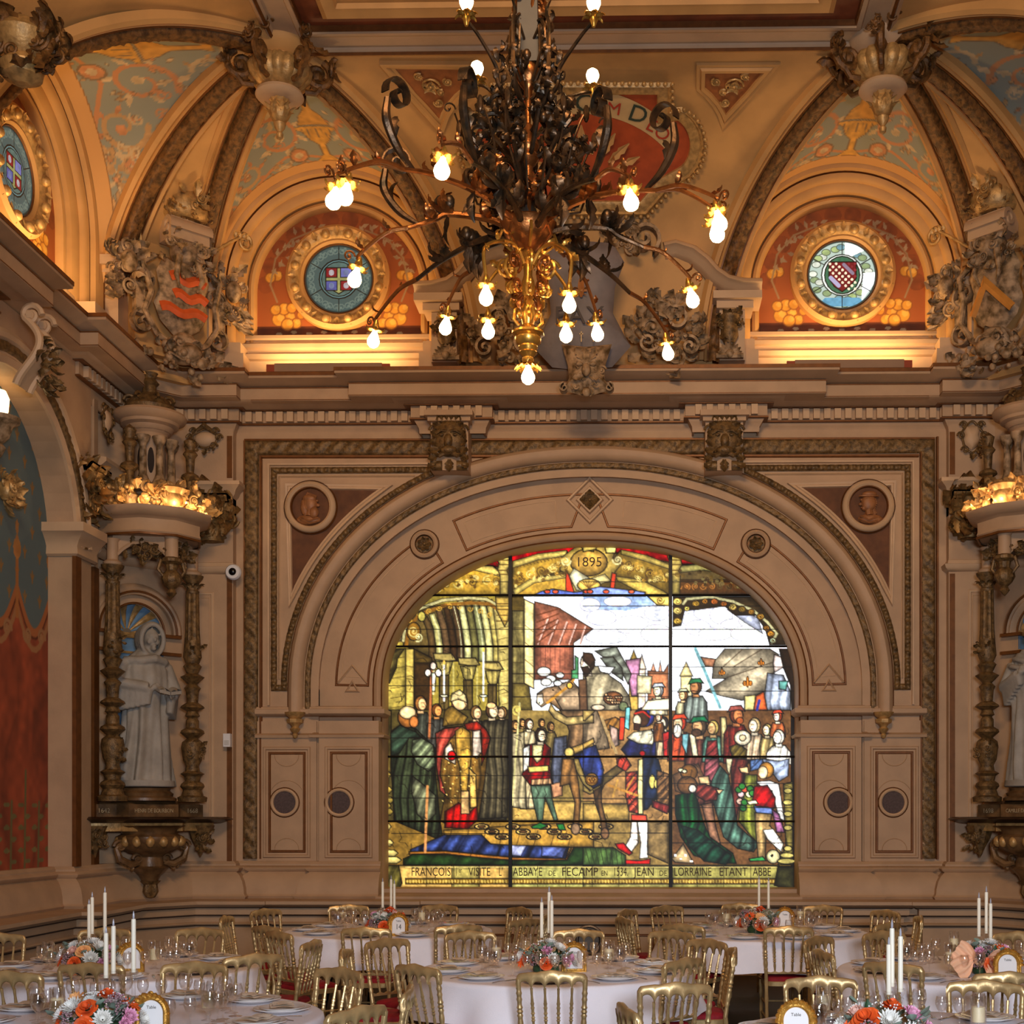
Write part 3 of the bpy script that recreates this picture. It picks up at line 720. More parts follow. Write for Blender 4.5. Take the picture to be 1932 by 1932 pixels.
    struct(mb.build('trim_5%d' % (3 if s_ < 0 else 8), M['plaster2']))
    P2 = [(Xs, yc+(hr+.15)*math.cos(a), zs+(hr+.15)*math.sin(a)) for a in np.linspace(PI, 0, 25)]
    if s_ > 0: P2 = P2[::-1]
    mb2 = struct_band('trim_5%d' % (4 if s_ < 0 else 9), [(p[0]+Np[0]*.03, p[1], p[2]) for p in P2], Np, .05, leafy(.1, .02, .05))
# mural on the left side wall: blue field of lilies above a red hanging
B = Board(0, 2.9, 0.8, 6.0, 230, 400, (92, 110, 112))
for i in range(40):
    for j in range(9):
        x = .1+j*.32+(i % 2)*.16; y = 3.9+i*.22
        if y < 6: 
            B.line([(x, y-.05), (x, y+.06)], .012, (150, 108, 52)); B.line([(x-.035, y+.03), (x, y-.02), (x+.035, y+.03)], .010, (150, 108, 52))
red = [(0, .8), (2.9, .8), (2.9, 3.9)]+[(2.9-.72*i-.72*t, 3.95-.38*math.sin(PI*t)+.0) for i in range(4) for t in np.linspace(0, 1, 8)]+[(0, 3.9)]
B.poly(red, (166, 76, 44), 0, fold=(16, .0, .22))
for i in range(4):
    pk = [(2.9-.72*i-.72*t, 3.95-.38*math.sin(PI*t)) for t in np.linspace(0, 1, 10)]
    B.line(pk, .05, (176, 104, 56)); B.line([(a, b-.16) for a, b in pk], .03, (170, 118, 74)); B.line([(a, b-.05) for a, b in pk], .012, (96, 44, 20))
    for k_ in range(2): B.spiral(2.9-.72*i-.2-.3*k_, 3.55, .09, 1.3, k_*PI, 1, .02, (168, 122, 80))
    x = 2.9-.72*i
    B.line([(x, 3.7), (x, 4.45)], .03, (176, 112, 56)); B.ell(x, 4.35, .08, .1, (186, 126, 64), 0); B.ell(x, 4.55, .03, .07, (186, 126, 64), 0)
for q in range(10):
    x = .3+.29*q; B.line([(x, 1.0), (x+.03, 1.9+.3*(q % 2))], .02, (112, 104, 62))
    for k_ in range(8):
        yy = 1.1+.11*k_; B.ell(x+.07*(-1)**k_, yy, .06, .025, (122, 112, 66), 0)
B.poly([(0, .8), (2.9, .8), (2.9, 1.1), (0, 1.1)], (150, 104, 64), 0)
for q in range(8): B.ell(.2+.36*q, .95, .16, .22, (136, 52, 28), .02); B.ell(.2+.36*q, .86, .1, .16, (92, 100, 104), .02)
for s_ in (-1, 1):
    Xm = -5.995 if s_ < 0 else 2*AX+5.995
    o = B.grid_object('painted_mural', (lambda X_, Y_, Xm=Xm: np.stack([np.full_like(X_, Xm), 10.5+X_, Y_], -1)), M['paint'])
    struct(o); o.name = 'wall_left_mural'
    if s_ > 0: bpy.data.objects.remove(o)
# ================================================================ VAULT ZONE
EX = lambda *a: np.array(a, float)
class Bay:
    def __init__(s, O, t, n): s.O = EX(*O); s.t = nrm(t); s.n = nrm(n); s.UP = EX(0, 0, 1)
    def __call__(s, u, d, z): return s.O+s.t*u+s.n*d+EX(0, 0, z)
ZF, ZA, DA, D0 = 6.85, 9.13, 2.55, 0.30        # springing, crown, depth of pendant, depth of springing
def rib_pts(bay, uf, ua, n=40, a0=0.0, off=0.0):
    out, N = [], []
    h = nrm(bay.t*(ua-uf)+bay.n*(DA-D0)); L = math.hypot(ua-uf, DA-D0)
    for a in np.linspace(a0, PI/2, n):
        k = 1-math.cos(a)
        p = bay(uf+(ua-uf)*k, D0+(DA-D0)*k, ZF+(ZA-ZF)*math.sin(a))
        T = nrm(h*L*math.sin(a)+bay.UP*(ZA-ZF)*math.cos(a)+h*1e-6)
        nn = h*math.cos(a)-bay.UP*math.sin(a); nn = nrm(nn-T*np.dot(nn, T))
        out.append(p+nn*off); N.append(nn)
    return np.array(out), np.array(N)
RO, ZL = 1.30, 7.79
def arch_out(bay, a, r=RO, d=0.32, zmin=7.0):
    return bay(r*math.cos(a), d, ZL+r*math.sin(a))
TN = [60]
def nxt(): TN[0] += 1; return 'trim_%d' % TN[0]
# painted webs: grey-blue with tawny scrollwork, wide ochre border
GB = (142, 144, 128)
def scroll_board():
    B = Board(-1.7, 1.7, 0, 3.0, 520, 460, GB)
    A = (186, 146, 96); A2 = (192, 132, 86); A3 = (196, 170, 128); DK = (128, 104, 76)
    for s_ in (-1, 1):
        B.spiral(s_*.50, .62, .30, 1.4, PI/2-s_*.4, s_, .03, A2, leaves=7, lc=A3)
        B.spiral(s_*.95, .34, .22, 1.3, PI/2, -s_, .026, A, leaves=6, lc=A2)
        B.spiral(s_*1.28, .16, .16, 1.2, PI/2, s_, .02, A3, leaves=5, lc=A)
        B.spiral(s_*.38, 1.25, .20, 1.3, -PI/2, -s_, .024, A3, leaves=6, lc=A)
        B.spiral(s_*.22, 1.75, .13, 1.2, -PI/2, s_, .018, A2, leaves=4, lc=A3)
        B.line([(s_*.1, .2), (s_*.5, .3), (s_*.95, .12), (s_*1.4, .02)], .02, A2)
        for q in range(9):
            x = s_*(.62+.075*q); y = 1.12-.1*q; L = .09
            B.poly([(x, y), (x+s_*L, y+.02), (x+s_*L*1.3, y+.07), (x+s_*.02, y+.06)], A3, 0)
            B.poly([(x, y-.02), (x+s_*.02, y-.09), (x+s_*.07, y-.11), (x+s_*.05, y)], A, 0)
    B.poly([(-.16, .12), (.16, .12), (.1, .18), (.04, .24), (.04, .4), (.12, .48), (.18, .62), (.24, .66), (.24, .7), (-.24, .7), (-.24, .66), (-.18, .62), (-.12, .48), (-.04, .4), (-.04, .24), (-.1, .18)], (210, 156, 70), .006, leadcol=DK)
    for q in range(7): B.line([(-.15+.05*q, .52), (-.17+.057*q, .66)], .006, DK)
    B.poly([(-.2, .72), (.2, .72), (.14, .86), (.05, .96), (.04, 1.2), (.09, 1.3), (-.09, 1.3), (-.04, 1.2), (-.05, .96), (-.14, .86)], (202, 148, 68), .006, leadcol=DK)
    B.poly([(-.14, 1.34), (.14, 1.34), (.2, 1.5), (.05, 1.62), (0, 1.9), (-.05, 1.62), (-.2, 1.5)], A3, .005, leadcol=DK)
    for s_ in (-1, 1):
        for q in range(46):
            x = s_*(.15+RNG.rand()*1.3); y = .06+RNG.rand()*1.5*(1-abs(x)/1.6); a = RNG.rand()*6.3; L = .05+.05*RNG.rand(); c_ = (A, A2, A3)[q % 3]
            B.poly([(x, y), (x+L*.6*math.cos(a+.5), y+L*.6*math.sin(a+.5)), (x+L*math.cos(a), y+L*math.sin(a)), (x+L*.6*math.cos(a-.5), y+L*.6*math.sin(a-.5))], c_, .003, leadcol=DK)
            if q % 4 == 0: B.spiral(x, y, .07, 1.2, a, s_, .010, c_, n=12)
    for x in (-.34, .34): B.ell(x, .27, .11, .11, A2, .01, leadcol=DK); B.ell(x, .27, .05, .05, A3, 0)
    return B
SB = scroll_board()
def web(name, bay, uf, ua, name_lab=None, flip=False, nv=120, nu=130):
    """ruled surface between lunette arch and rib, both halves meeting at the crown"""
    sg = 1 if uf > 0 else -1
    rb, rn = rib_pts(bay, uf, 0.0, nu, 0.10)
    V = np.zeros((nu, nv, 3)); U = np.zeros((nu, nv)); Q = np.zeros((nu, nv))
    for i, a in enumerate(np.linspace(0.10, PI/2, nu)):
        th = -0.30+(a-0.10)/(PI/2-0.10)*(PI/2+0.30)
        if th < 0: p = bay(sg*RO, .32, ZL+RO*th)
        else: p = bay(sg*RO*math.cos(th), .32, ZL+RO*math.sin(th))
        e = rb[i]-rn[i]*0.0
        for j, t in enumerate(np.linspace(0, 1, nv)):
            q = p*(1-t)+e*t
            V[i, j] = q
            U[i, j] = np.dot(q-bay.O, bay.t)*1.0
            Q[i, j] = t*(np.linalg.norm(e-p))+max(0, math.sin(max(th, 0)))*0.0+0.0
    # local drawing coordinates: sideways offset, distance along the crown
    Bd = SB
    Uc = U*1.15; Vc = (Q*0.80)
    col = sample(Bd, Uc.ravel(), Vc.ravel()).reshape(nu, nv, 3)
    wdt = np.linalg.norm(V[:, -1]-V[:, 0], axis=1)
    bd = s2l((206, 154, 92))
    tt = np.linspace(0, 1, nv)[None, :]; dl = tt*wdt[:, None]; dr = (1-tt)*wdt[:, None]
    col[(dl < .16) | (dr < .20)] = bd; col[(np.abs(dl-.165) < .006) | (np.abs(dr-.205) < .006)] = s2l((150, 104, 56))
    mb = MB(); mb.grid(V if not flip else V[:, ::-1]); o = mb.build(name, M['paint'], None, ang=3.1)
    c = col if not flip else col[:, ::-1]
    at = o.data.attributes.new('Col', 'FLOAT_COLOR', 'POINT')
    at.data.foreach_set('color', np.concatenate([c.reshape(-1, 3), np.ones((nu*nv, 1))], 1).ravel())
    return struct(o)
def ribs(bay, uf, ua=0.0):
    P, N = rib_pts(bay, uf, ua, 64, 0.0)
    w = .085; b = np.linspace(-w, w, 9)
    mb = MB(); sweep(mb, P+N*0.03, N, [(x, .05 if 0 < i < 8 else 0) for i, x in enumerate(b)], disp=leafy(.15, .05, w), capn=False)
    struct(mb.build(nxt(), M['rib'], ang=1.2))
    mb = MB()
    for s_ in (-1, 1):
        sweep(mb, P, N, [(s_*.20, -.05), (s_*.20, .03), (s_*.165, .06), (s_*.13, .03), (s_*.12, .055), (s_*.09, .055), (s_*.085, 0)], capn=False)
    struct(mb.build(nxt(), M['vault']))
    mb = MB()
    for s_ in (-1, 1): mb.tube(P+N*.055+np.array([s_*.105*nrm(np.cross(N[i], (P[min(i+1, 63)]-P[max(i-1, 0)]))) for i in range(64)]), .012, 5)
    struct(mb.build(nxt(), M['goldline']))
fruit_board = None
def lunette(bay, which, lab, shield):
    nm = nxt
    N = bay.n
    # painted field
    B = Board(-1.0, 1.0, 6.9, 8.8, 200, 190, (160, 84, 36))
    B.poly([(-1, 7.22), (1, 7.22), (1, 7.42), (-1, 7.42)], (94, 44, 22), 0)
    for k in range(12):
        a = .1+k*.265; B.ell(.86*math.cos(a), ZL+.86*math.sin(a), .10, .10, (140, 72, 32), 0)
    for s_ in (-1, 1):
        for (x, y, r) in ((.58, 7.52, .075), (.70, 7.50, .08), (.50, 7.45, .06), (.64, 7.62, .07), (.74, 7.61, .06), (.55, 7.63, .06), (.72, 8.0, .06), (.80, 7.98, .06), (.60, 7.44, .07), (.44, 7.55, .05)):
            B.ell(s_*x, y, r, r, (214, 148, 50), .006, leadcol=(140, 80, 30)); B.ell(s_*x+.02, y+.02, r*.5, r*.5, (226, 170, 74), 0)
        for k in range(16):
            a = .28+.065*k; r = .80+.05*math.sin(k*2.1); x, y = s_*r*math.cos(a), ZL+r*math.sin(a); aa = a+(-1)**k*.9
            B.poly([(x, y), (x+.05*math.cos(aa+.5), y+.05*math.sin(aa+.5)), (x+.10*math.cos(aa), y+.10*math.sin(aa)), (x+.05*math.cos(aa-.5), y+.05*math.sin(aa-.5))], (168, 140, 104), 0)
        B.line([(s_*.72, 7.7), (s_*.80, 7.9), (s_*.74, 8.2), (s_*.55, 8.42), (s_*.3, 8.52)], .010, (160, 130, 92))
    for k in range(9): B.ell(-.7+.175*k, 7.33+.02*(k % 2), .035, .02, (150, 134, 112), 0)
    def keep(X_, Y_): return (np.hypot(X_, np.maximum(Y_-ZL, 0)) < .97) & (np.hypot(X_, Y_-(7.95)) > .40)
    o = B.grid_object(nm(), lambda X_, Y_: bay.O+X_[..., None]*bay.t+.005*bay.n+Y_[..., None]*bay.UP, M['paint'], keep=keep); struct(o)
    # arch mouldings
    P = [bay(-.95, 0, 6.9)]+[bay(-.95*math.cos(a), 0, ZL+.95*math.sin(a)) for a in np.linspace(0, PI, 49)]+[bay(.95, 0, 6.9)]
    # increasing radius = negative b
    mb = MB(); sweep(mb, P, N, [(.0, 0), (.0, .05), (-.02, .085), (-.05, .095), (-.08, .08), (-.085, .05), (-.10, .05), (-.11, .13), (-.15, .165), (-.20, .175), (-.205, .21), (-.235, .24), (-.275, .25), (-.29, .22), (-.30, .25), (-.31, .30), (-.36, .32), (-.44, .33)], capn=False)
    struct(mb.build(nm(), M['vault']))
    mb = MB()
    for off, d, r in ((.088, .055, .010), (.212, .20, .008), (.30, .235, .014), (.455, .33, .012)):
        Q = [bay(-(.95+off), d, 6.95)]+[bay(-(.95+off)*math.cos(a), d, ZL+(.95+off)*math.sin(a)) for a in np.linspace(0, PI, 49)]+[bay(.95+off, d, 6.95)]
        mb.tube(Q, r, 5)
    struct(mb.build(nm(), M['goldline']))
    # sill mouldings
    mb = MB(); sweep(mb, [bay(-1.28, 0, 0), bay(1.28, 0, 0)], bay.UP, [(-.02, 7.30), (.06, 7.30), (.11, 7.28), (.12, 7.24), (.08, 7.225), (.09, 7.20), (.15, 7.17), (.16, 7.12), (.12, 7.11), (.13, 7.06), (.21, 7.03), (.22, 6.97), (.17, 6.96), (.18, 6.6)])
    for s_ in (-1, 1):
        mb.obox(bay(s_*1.19, .19, 7.03), bay.t, bay.n, bay.UP, .16, .20, .07); mb.obox(bay(s_*1.19, .18, 6.85), bay.t, bay.n, bay.UP, .20, .24, .12)
    struct(mb.build(nm(), M['plaster2']))
    # light trough on the cornice
    zc = 7.95
    # oculus ring
    Mx = np.stack([bay.t, bay.UP*1.0, bay.n], 1)
    if np.linalg.det(Mx) < 0: Mx = np.stack([-bay.t, bay.UP*1.0, bay.n], 1)
    Mx = Mx
    win = empty('window_%d' % which, bay(0, .0, zc)); struct(win)
    c0 = (0, 0, 0)
    mb = MB(); mb.lathe([(.40, .02), (.41, .06), (.43, .08), (.46, .07), (.47, .10)], c0, 48, M=Mx); mb.lathe([(.53, .12), (.56, .14), (.60, .10), (.60, .0)], c0, 48, M=Mx); mb.build('ring', M['vault'], win)
    mb = MB(); mb.lathe([(.44, .06), (.47, .10), (.50, .115), (.53, .12), (.555, .07)], c0, 48, M=Mx)
    for k_ in range(12):
        a = (k_+.5)*PI/6; mb.ell(Mx @ EX(.50*math.cos(a), .50*math.sin(a), .12), .052, 10, 7)
        mb.scroll(Mx @ EX(.5*math.cos(a), .5*math.sin(a), .115), Mx @ EX(math.cos(a), math.sin(a), 0), Mx @ EX(-math.sin(a), math.cos(a), 0), .075, .9, .014)
        a += PI/12; mb.leaf(Mx @ EX(.47*math.cos(a), .47*math.sin(a), .12), Mx @ EX(math.cos(a), math.sin(a), 0), bay.n, .10, .04, .6)
    mb.build('egg_ring', M['gilt'], win)
    mb = MB(); mb.lathe([(.385, .0), (.395, .05), (.41, .03)], c0, 48, M=Mx); mb.build('rim', M['goldline'], win)
    # coloured glass
    G_ = Board(-.42, .42, -.42, .42, 170, 170, (196, 214, 200) if shield == 'chequer' else (96, 118, 112))
    LD = dict(lead=.006)
    if shield == 'chequer':
        for k_ in range(26):
            a = k_*2.4; r = .27+.08*((k_*7) % 5)/5
            G_.ell(r*math.cos(a), r*math.sin(a), .05, .035, ((150, 170, 120), (235, 238, 220), (178, 196, 130), (120, 160, 170))[k_ % 4], .004, leadcol=(90, 100, 80))
        G_.poly([(.03, .18), (.30, .30), (.2, .36), (.03, .38)], (340, 340, 330), 0); G_.poly([(.22, -.3), (.4, -.05), (.38, .03), (.24, .02)], (340, 345, 350), 0)
        G_.poly([(-.3, -.36), (.3, -.36), (.2, -.26), (-.2, -.26)], (110, 170, 200), 0)
        G_.ell(0, 0, .235, .235, (260, 265, 255), .006); G_.ell(0, 0, .20, .215, (66, 116, 84), .006)
        sh = [(-.15, .15), (.16, .15), (.16, -.04), (.09, -.13), (0, -.19), (-.09, -.13), (-.15, -.04)]
        G_.poly(sh, (120, 20, 26), .006)
        for i in range(9):
            for j in range(9):
                if (i+j) % 2 == 0:
                    x = -.14+i*.036; y = .13-j*.036
                    if abs((x+y)*.7) < .075: G_.ell(x, y, .016, .016, (262, 240, 205), 0)
                    elif x+y > 0: G_.ell(x, y, .015, .015, (150, 40, 50), 0)
        G_.line([(.02, .12), (.12, .02)], .02, (150, 130, 150)); G_.line([(-.13, -.03), (-.04, -.12)], .024, (190, 180, 215))
    else:
        for k_ in range(30):
            a = k_*2*PI/30; G_.spiral(.33*math.cos(a), .33*math.sin(a), .06, 1.2, a, (-1)**k_, .008, (140, 158, 142), n=12)
        G_.ell(0, 0, .225, .225, (128, 176, 176), .007); G_.ell(0, 0, .20, .20, (110, 140, 130), .005)
        sh = [(-.15, .13), (.15, .13), (.15, -.03), (.1, -.11), (0, -.17), (-.1, -.11), (-.15, -.03)]
        G_.poly(sh, (206, 200, 120), .006)
        for (x0, x1, y0, y1, c) in ((-.15, -.02, .02, .13, (176, 30, 40)), (.02, .15, .02, .13, (150, 150, 235)), (-.15, -.02, -.13, -.02, (110, 112, 196)), (.02, .15, -.13, -.02, (180, 30, 40))):
            G_.poly([(x0, y0), (x1, y0), (x1, y1), (x0, y1)], c, .005)
            G_.ell((x0+x1)/2, (y0+y1)/2, .032, .034, (235, 220, 225) if c[0] > 160 else (150, 160, 210), 0)
    G_.ell(0, 0, .415, .415, (0, 0, 0), 0) if 0 else None
    for k_ in range(6):
        a = k_*PI/3+PI/2; G_.line([(.235*math.cos(a), .235*math.sin(a)), (.42*math.cos(a), .42*math.sin(a))], .005, (24, 26, 22))
    t = np.linspace(0, 2*PI, 60)
    G_.line(list(zip(.385*np.cos(t), .385*np.sin(t))), .012, (60, 64, 56))
    if shield != 'chequer': G_.a *= 0.75
    Mr = np.stack([bay.t, bay.UP, bay.n], 1)
    o = G_.grid_object('coloured_glass', lambda X_, Y_: (X_[..., None]*bay.t+Y_[..., None]*bay.UP+.03*bay.n), M['stain'], win, keep=lambda X_, Y_: np.hypot(X_, Y_) < .405)
    # cove lamp
    for f in (.0,):
        area('cove_lamp', tuple(bay(0, .46, 6.86)), tuple(bay(0, .12, 8.2)), 1.5, LP, (1.0, .63, .27), .10)
    return win
LP = 25
def trough(bay, lab):
    o = empty('light_trough', bay(0, .55, 6.71)); tag(o, lab, 'light trough')
    R = np.stack([bay.t, bay.n, bay.UP], 1)
    mb = MB(); mb.obox((0, 0, .045), bay.t, bay.n, bay.UP, .60, .015, .045); mb.obox(-bay.n*.06+EX(0, 0, .01), bay.t, bay.n, bay.UP, .60, .07, .008); mb.build('metal_trough', M['beige'], o)
    for s_ in (-1, 1):
        mb = MB(); mb.obox(bay.t*s_*.64+EX(0, 0, .04), bay.t, bay.n, bay.UP, .05, .012, .04); mb.build('end_plate', mat('rust_red_end%d' % s_, (150, 60, 24), .6, var=.1, vs=5) if not bpy.data.materials.get('rust_red_end%d' % s_) else bpy.data.materials['rust_red_end%d' % s_], o)
UC = 1.68                                       # foot of a rib beside the lunette
bays = dict(
    EL=Bay((AX-2.89, YW+.08, 0), (1, 0, 0), (0, -1, 0)), ER=Bay((AX+2.89, YW+.08, 0), (1, 0, 0), (0, -1, 0)),
    SL=Bay((AX-5.46, 12.6, 0), (0, 1, 0), (1, 0, 0)), SR=Bay((AX+5.46, 12.6, 0), (0, -1, 0), (-1, 0, 0)))
lunette(bays['EL'], 2, 'left', 'quarter'); lunette(bays['ER'], 3, 'right', 'chequer'); lunette(bays['SL'], 4, 'side', 'quarter')
trough(bays['EL'], 'long low light trough on the cornice under the left round window')
trough(bays['ER'], 'long low light trough on the cornice under the right round window')
UI = 1.50
feet = dict(EL=(-1.62, UI), ER=(-UI, 1.62), SL=(-1.62, 1.62), SR=(-1.62, 1.62))
for k_, b in bays.items():
    for u in feet[k_]:
        web(nxt(), b, u, 0, flip=(u < 0)); ribs(b, u)
def ruled(Pa, Pb, mat_='vault', n=12):
    V = np.stack([np.asarray(Pa)*(1-t)+np.asarray(Pb)*t for t in np.linspace(0, 1, n)], 1)
    mb = MB(); mb.grid(V); return struct(mb.build(nxt(), M[mat_], ang=3.1))
R_ = lambda b, u: rib_pts(bays[b], u, 0, 40)[0]
ruled(R_('EL', UI), R_('ER', -UI), 'vault')
ruled(R_('SL', 1.62), R_('EL', -1.62)); ruled(R_('ER', 1.62), R_('SR', -1.62))
for sd, k_, u in ((-1, 'SL', -1.62), (1, 'SR', 1.62)):
    A_ = R_(k_, u); B_ = A_.copy(); B_[:, 1] = 2*9.7-A_[:, 1]; ruled(A_, B_)
# flat ceiling and its bands between the pendants
xl, xr, yb = AX-2.89, AX+2.89, YW+.08-DA
mb = MB(); mb.add([(-7.2, -2, 9.50), (6.2, -2, 9.50), (6.2, 16, 9.50), (-7.2, 16, 9.50)], [(0, 3, 2, 1)]); struct(mb.build('ceiling', M['vault'], ang=0))
fr = [(xr, -1, 9.15), (xr, yb, 9.15), (xl, yb, 9.15), (xl, -1, 9.15)]
DN = EX(0, 0, -1)
def ceil_band(prof, mt):
    mb = MB(); sweep(mb, fr, DN, prof, capn=False); return struct(mb.build(nxt(), M[mt]))
# b is positive towards the room centre after orientation check
tst = np.cross(nrm(EX(0, 1, 0)), DN)            # first segment runs +Y along xr: B = T x N
sgn = -1 if tst[0] > 0 else 1                   # centre lies to -X of xr
ceil_band([(sgn*b, n) for b, n in ((-.06, -.05), (-.06, .04), (-.02, .07), (.02, .04), (.03, .02), (.24, .02), (.26, .05), (.30, .05), (.30, -.02))], 'plaster2')
ceil_band([(sgn*b, n) for b, n in ((.30, -.02), (.56, -.02))], 'redband')
ceil_band([(sgn*b, n) for b, n in ((.55, -.06), (.55, .06), (.60, .09), (.66, .06), (.70, .06), (.72, .02), (.90, .02), (.92, -.3), (1.2, -.35))], 'vault')
ceil_band([(sgn*b, n) for b, n in ((.30, -.03), (.30, .03), (.315, .03), (.32, -.02))], 'goldline')
ceil_band([(sgn*b, n) for b, n in ((-.02, .06), (0, .08), (.02, .06))], 'goldline')
# ---- cove between the end bays: point on the surface seen at a photo position
def CV(px, py, off=0.0):
    lo, hi = 0.02, PI/2
    for _ in range(40):
        a = (lo+hi)/2; Y = YW+.08-D0-(DA-D0)*(1-math.cos(a)); Z = ZF+(ZA-ZF)*math.sin(a)
        x, z = W(px, py, Y)
        if z > Z: lo = a
        else: hi = a
    nn = nrm(EX(0, -math.cos(a)*(ZA-ZF), -math.sin(a)*(DA-D0)))
    return EX(x, Y, Z)+nn*off, nn
def cove_sweep(name, pts, prof, mt, closed=True, disp=None, off=0.0):
    P = []; N = []
    for p in pts:
        a, b = CV(p[0], p[1], off); P.append(a); N.append(b)
    mb = MB(); sweep(mb, P, N, prof, closed, disp=disp, capn=False); o = mb.build(name, M[mt]); return o
def cove_fill(name, pts, mt, off=.01, parent=None):
    pts = resample([(p[0], p[1], 0) for p in pts], 14, True); cp = np.mean(pts, 0)
    V = [[CV(cp[0]+(p[0]-cp[0])*k, cp[1]+(p[1]-cp[1])*k, off)[0] for p in pts] for k in np.linspace(1, .001, 9)]
    mb = MB(); mb.grid(V, False, True); return mb.build(name, M[mt], parent, ang=3.1)
for s_ in (-1, 1):
    XM = 1112
    def px_(x, y): return (x, y) if s_ < 0 else (2*1098-x, y)
    tri = [px_(735, 122), px_(876, 123), px_(877, 165), px_(862, 178), px_(848, 195), px_(838, 212), px_(831, 232), px_(780, 175)]
    struct(cove_fill(nxt(), tri, 'ochref', .02))
    struct(cove_sweep(nxt(), tri if s_ > 0 else tri, [(-.06, 0), (-.055, .05), (-.02, .05), (-.005, .025), (.005, .03), (.03, .025), (.035, 0)], 'vault', off=.0))
    mb = MB()
    for (x, y, r, a0) in ((812, 158, .10, 0), (845, 150, .05, 2), (790, 140, .05, 1), (828, 190, .05, 3), (832, 170, .04, 1)):
        q = px_(x, y); c, n_ = CV(q[0], q[1], .03); mb.scroll(c, (1, 0, 0), np.cross(n_, (1, 0, 0)), r, 1.8, .012, a0)
        for k_ in range(5): mb.leaf(c+n_*.0, EX(math.cos(k_*1.3+a0), math.sin(k_*1.3)*n_[2], -math.sin(k_*1.3)*n_[1]), n_, r, r*.3, .5)
    struct(mb.build(nxt(), M['gilt']))
# central painted roundel panel with the banner
def circ(cx, cy, rx, ry, a0, a1, n): return [(cx+rx*math.cos(a), cy-ry*math.sin(a)) for a in np.linspace(a0, a1, n)]
CXp = 1098
outl = circ(CXp+168, 268, 58, 72, -1.1, 1.25, 14)+[(CXp+165, 203), (CXp+165, 152), (CXp-165, 152), (CXp-165, 203)]+circ(CXp-168, 268, 58, 72, PI-1.25, PI+1.1, 14)+[(CXp-160, 352), (CXp-120, 400), (CXp+120, 400), (CXp+160, 352)]
fld = cove_fill('painted_field', outl, 'russet', .03); struct(fld); fld.name = nxt()
fld.data.materials[0] = mat('orange_red_field', (168, 70, 28), .7, bump=.1, bs=40, var=.2, vs=6)
struct(cove_sweep(nxt(), outl, [(-.13, 0), (-.12, .04), (-.09, .05), (-.02, .04), (0, .06), (.03, .03)], 'gilt', off=.02))
mb = MB()
pp = resample([(x, y, 0) for x, y in outl], 13, True)
for p in pp:
    v = EX(p[0]-CXp, p[1]-270, 0); v = v/np.linalg.norm(v)*7
    c, n_ = CV(p[0]+v[0], p[1]+v[1], .07); mb.ell(c, .024, 8, 6)
struct(mb.build(nxt(), M['gilt']))
ban = circ(CXp, 355, 168, 195, .35, PI-.35, 26)+circ(CXp, 368, 150, 135, PI-.50, .50, 26)
def cove_strip(name, A_, B_, m, off, parent=None):
    V = np.stack([[CV(a[0], a[1], off)[0] for a in A_], [CV((a[0]+b[0])/2, (a[1]+b[1])/2, off)[0] for a, b in zip(A_, B_)], [CV(b[0], b[1], off)[0] for b in B_]], 1)
    mb = MB(); mb.grid(V); return mb.build(name, m, parent, ang=3.1)
bn = cove_strip('painted_banner', circ(CXp, 388, 225, 225, .66, PI-.66, 30), circ(CXp, 400, 205, 190, .60, PI-.60, 30), mat('tan_banner', (198, 164, 112), .7, var=.1, vs=5), .036)
bn.name = nxt(); struct(bn)
mb = MB()
for k_ in range(9):
    a = .5+k_*.27; c, n_ = CV(CXp+70*math.cos(a), 345-60*math.sin(a), .04); e, _ = CV(CXp+120*math.cos(a), 345-115*math.sin(a), .05); mb.leaf(c, e-c, n_, np.linalg.norm(e-c)*1.1, .05, .2)
struct(mb.build(nxt(), mat('pale_rays', (196, 150, 92), .7, var=.15, vs=8)))
dk = mat('dark_green_lettering', (44, 58, 46), .7, var=.1, vs=5); rd = mat('brick_red_lettering', (166, 52, 26), .7, var=.1, vs=5)
from mathutils import Matrix as MT
def cove_letter(ch, px, py, size, rot, m, nm):
    c, n_ = CV(px, py, .045); X_ = EX(1, 0, 0); Y_ = np.cross(n_, X_)
    if Y_[2] < 0: Y_ = -Y_
    Z_ = np.cross(X_, Y_)
    X2 = X_*math.cos(rot)+Y_*math.sin(rot); Y2 = -X_*math.sin(rot)+Y_*math.cos(rot)
    o = textobj(nm, ch, size, (0, 0, 0), (0, 0, 0), m, None, .002)
    o.matrix_world = MT(((X2[0], Y2[0], Z_[0], c[0]), (X2[1], Y2[1], Z_[1], c[1]), (X2[2], Y2[2], Z_[2], c[2]), (0, 0, 0, 1)))
    struct(o)
for ch, x, y, s_, r, m in (('C', 1103, 190, .30, .02, dk), ('V', 1131, 196, .20, -.10, rd), ('M', 1158, 200, .20, -.16, rd), ('D', 1204, 211, .27, -.32, dk), ('E', 1229, 232, .20, -.48, rd), ('O', 1249, 247, .20, -.55, rd)):
    cove_letter(ch, x, y, s_, r, m, nxt())

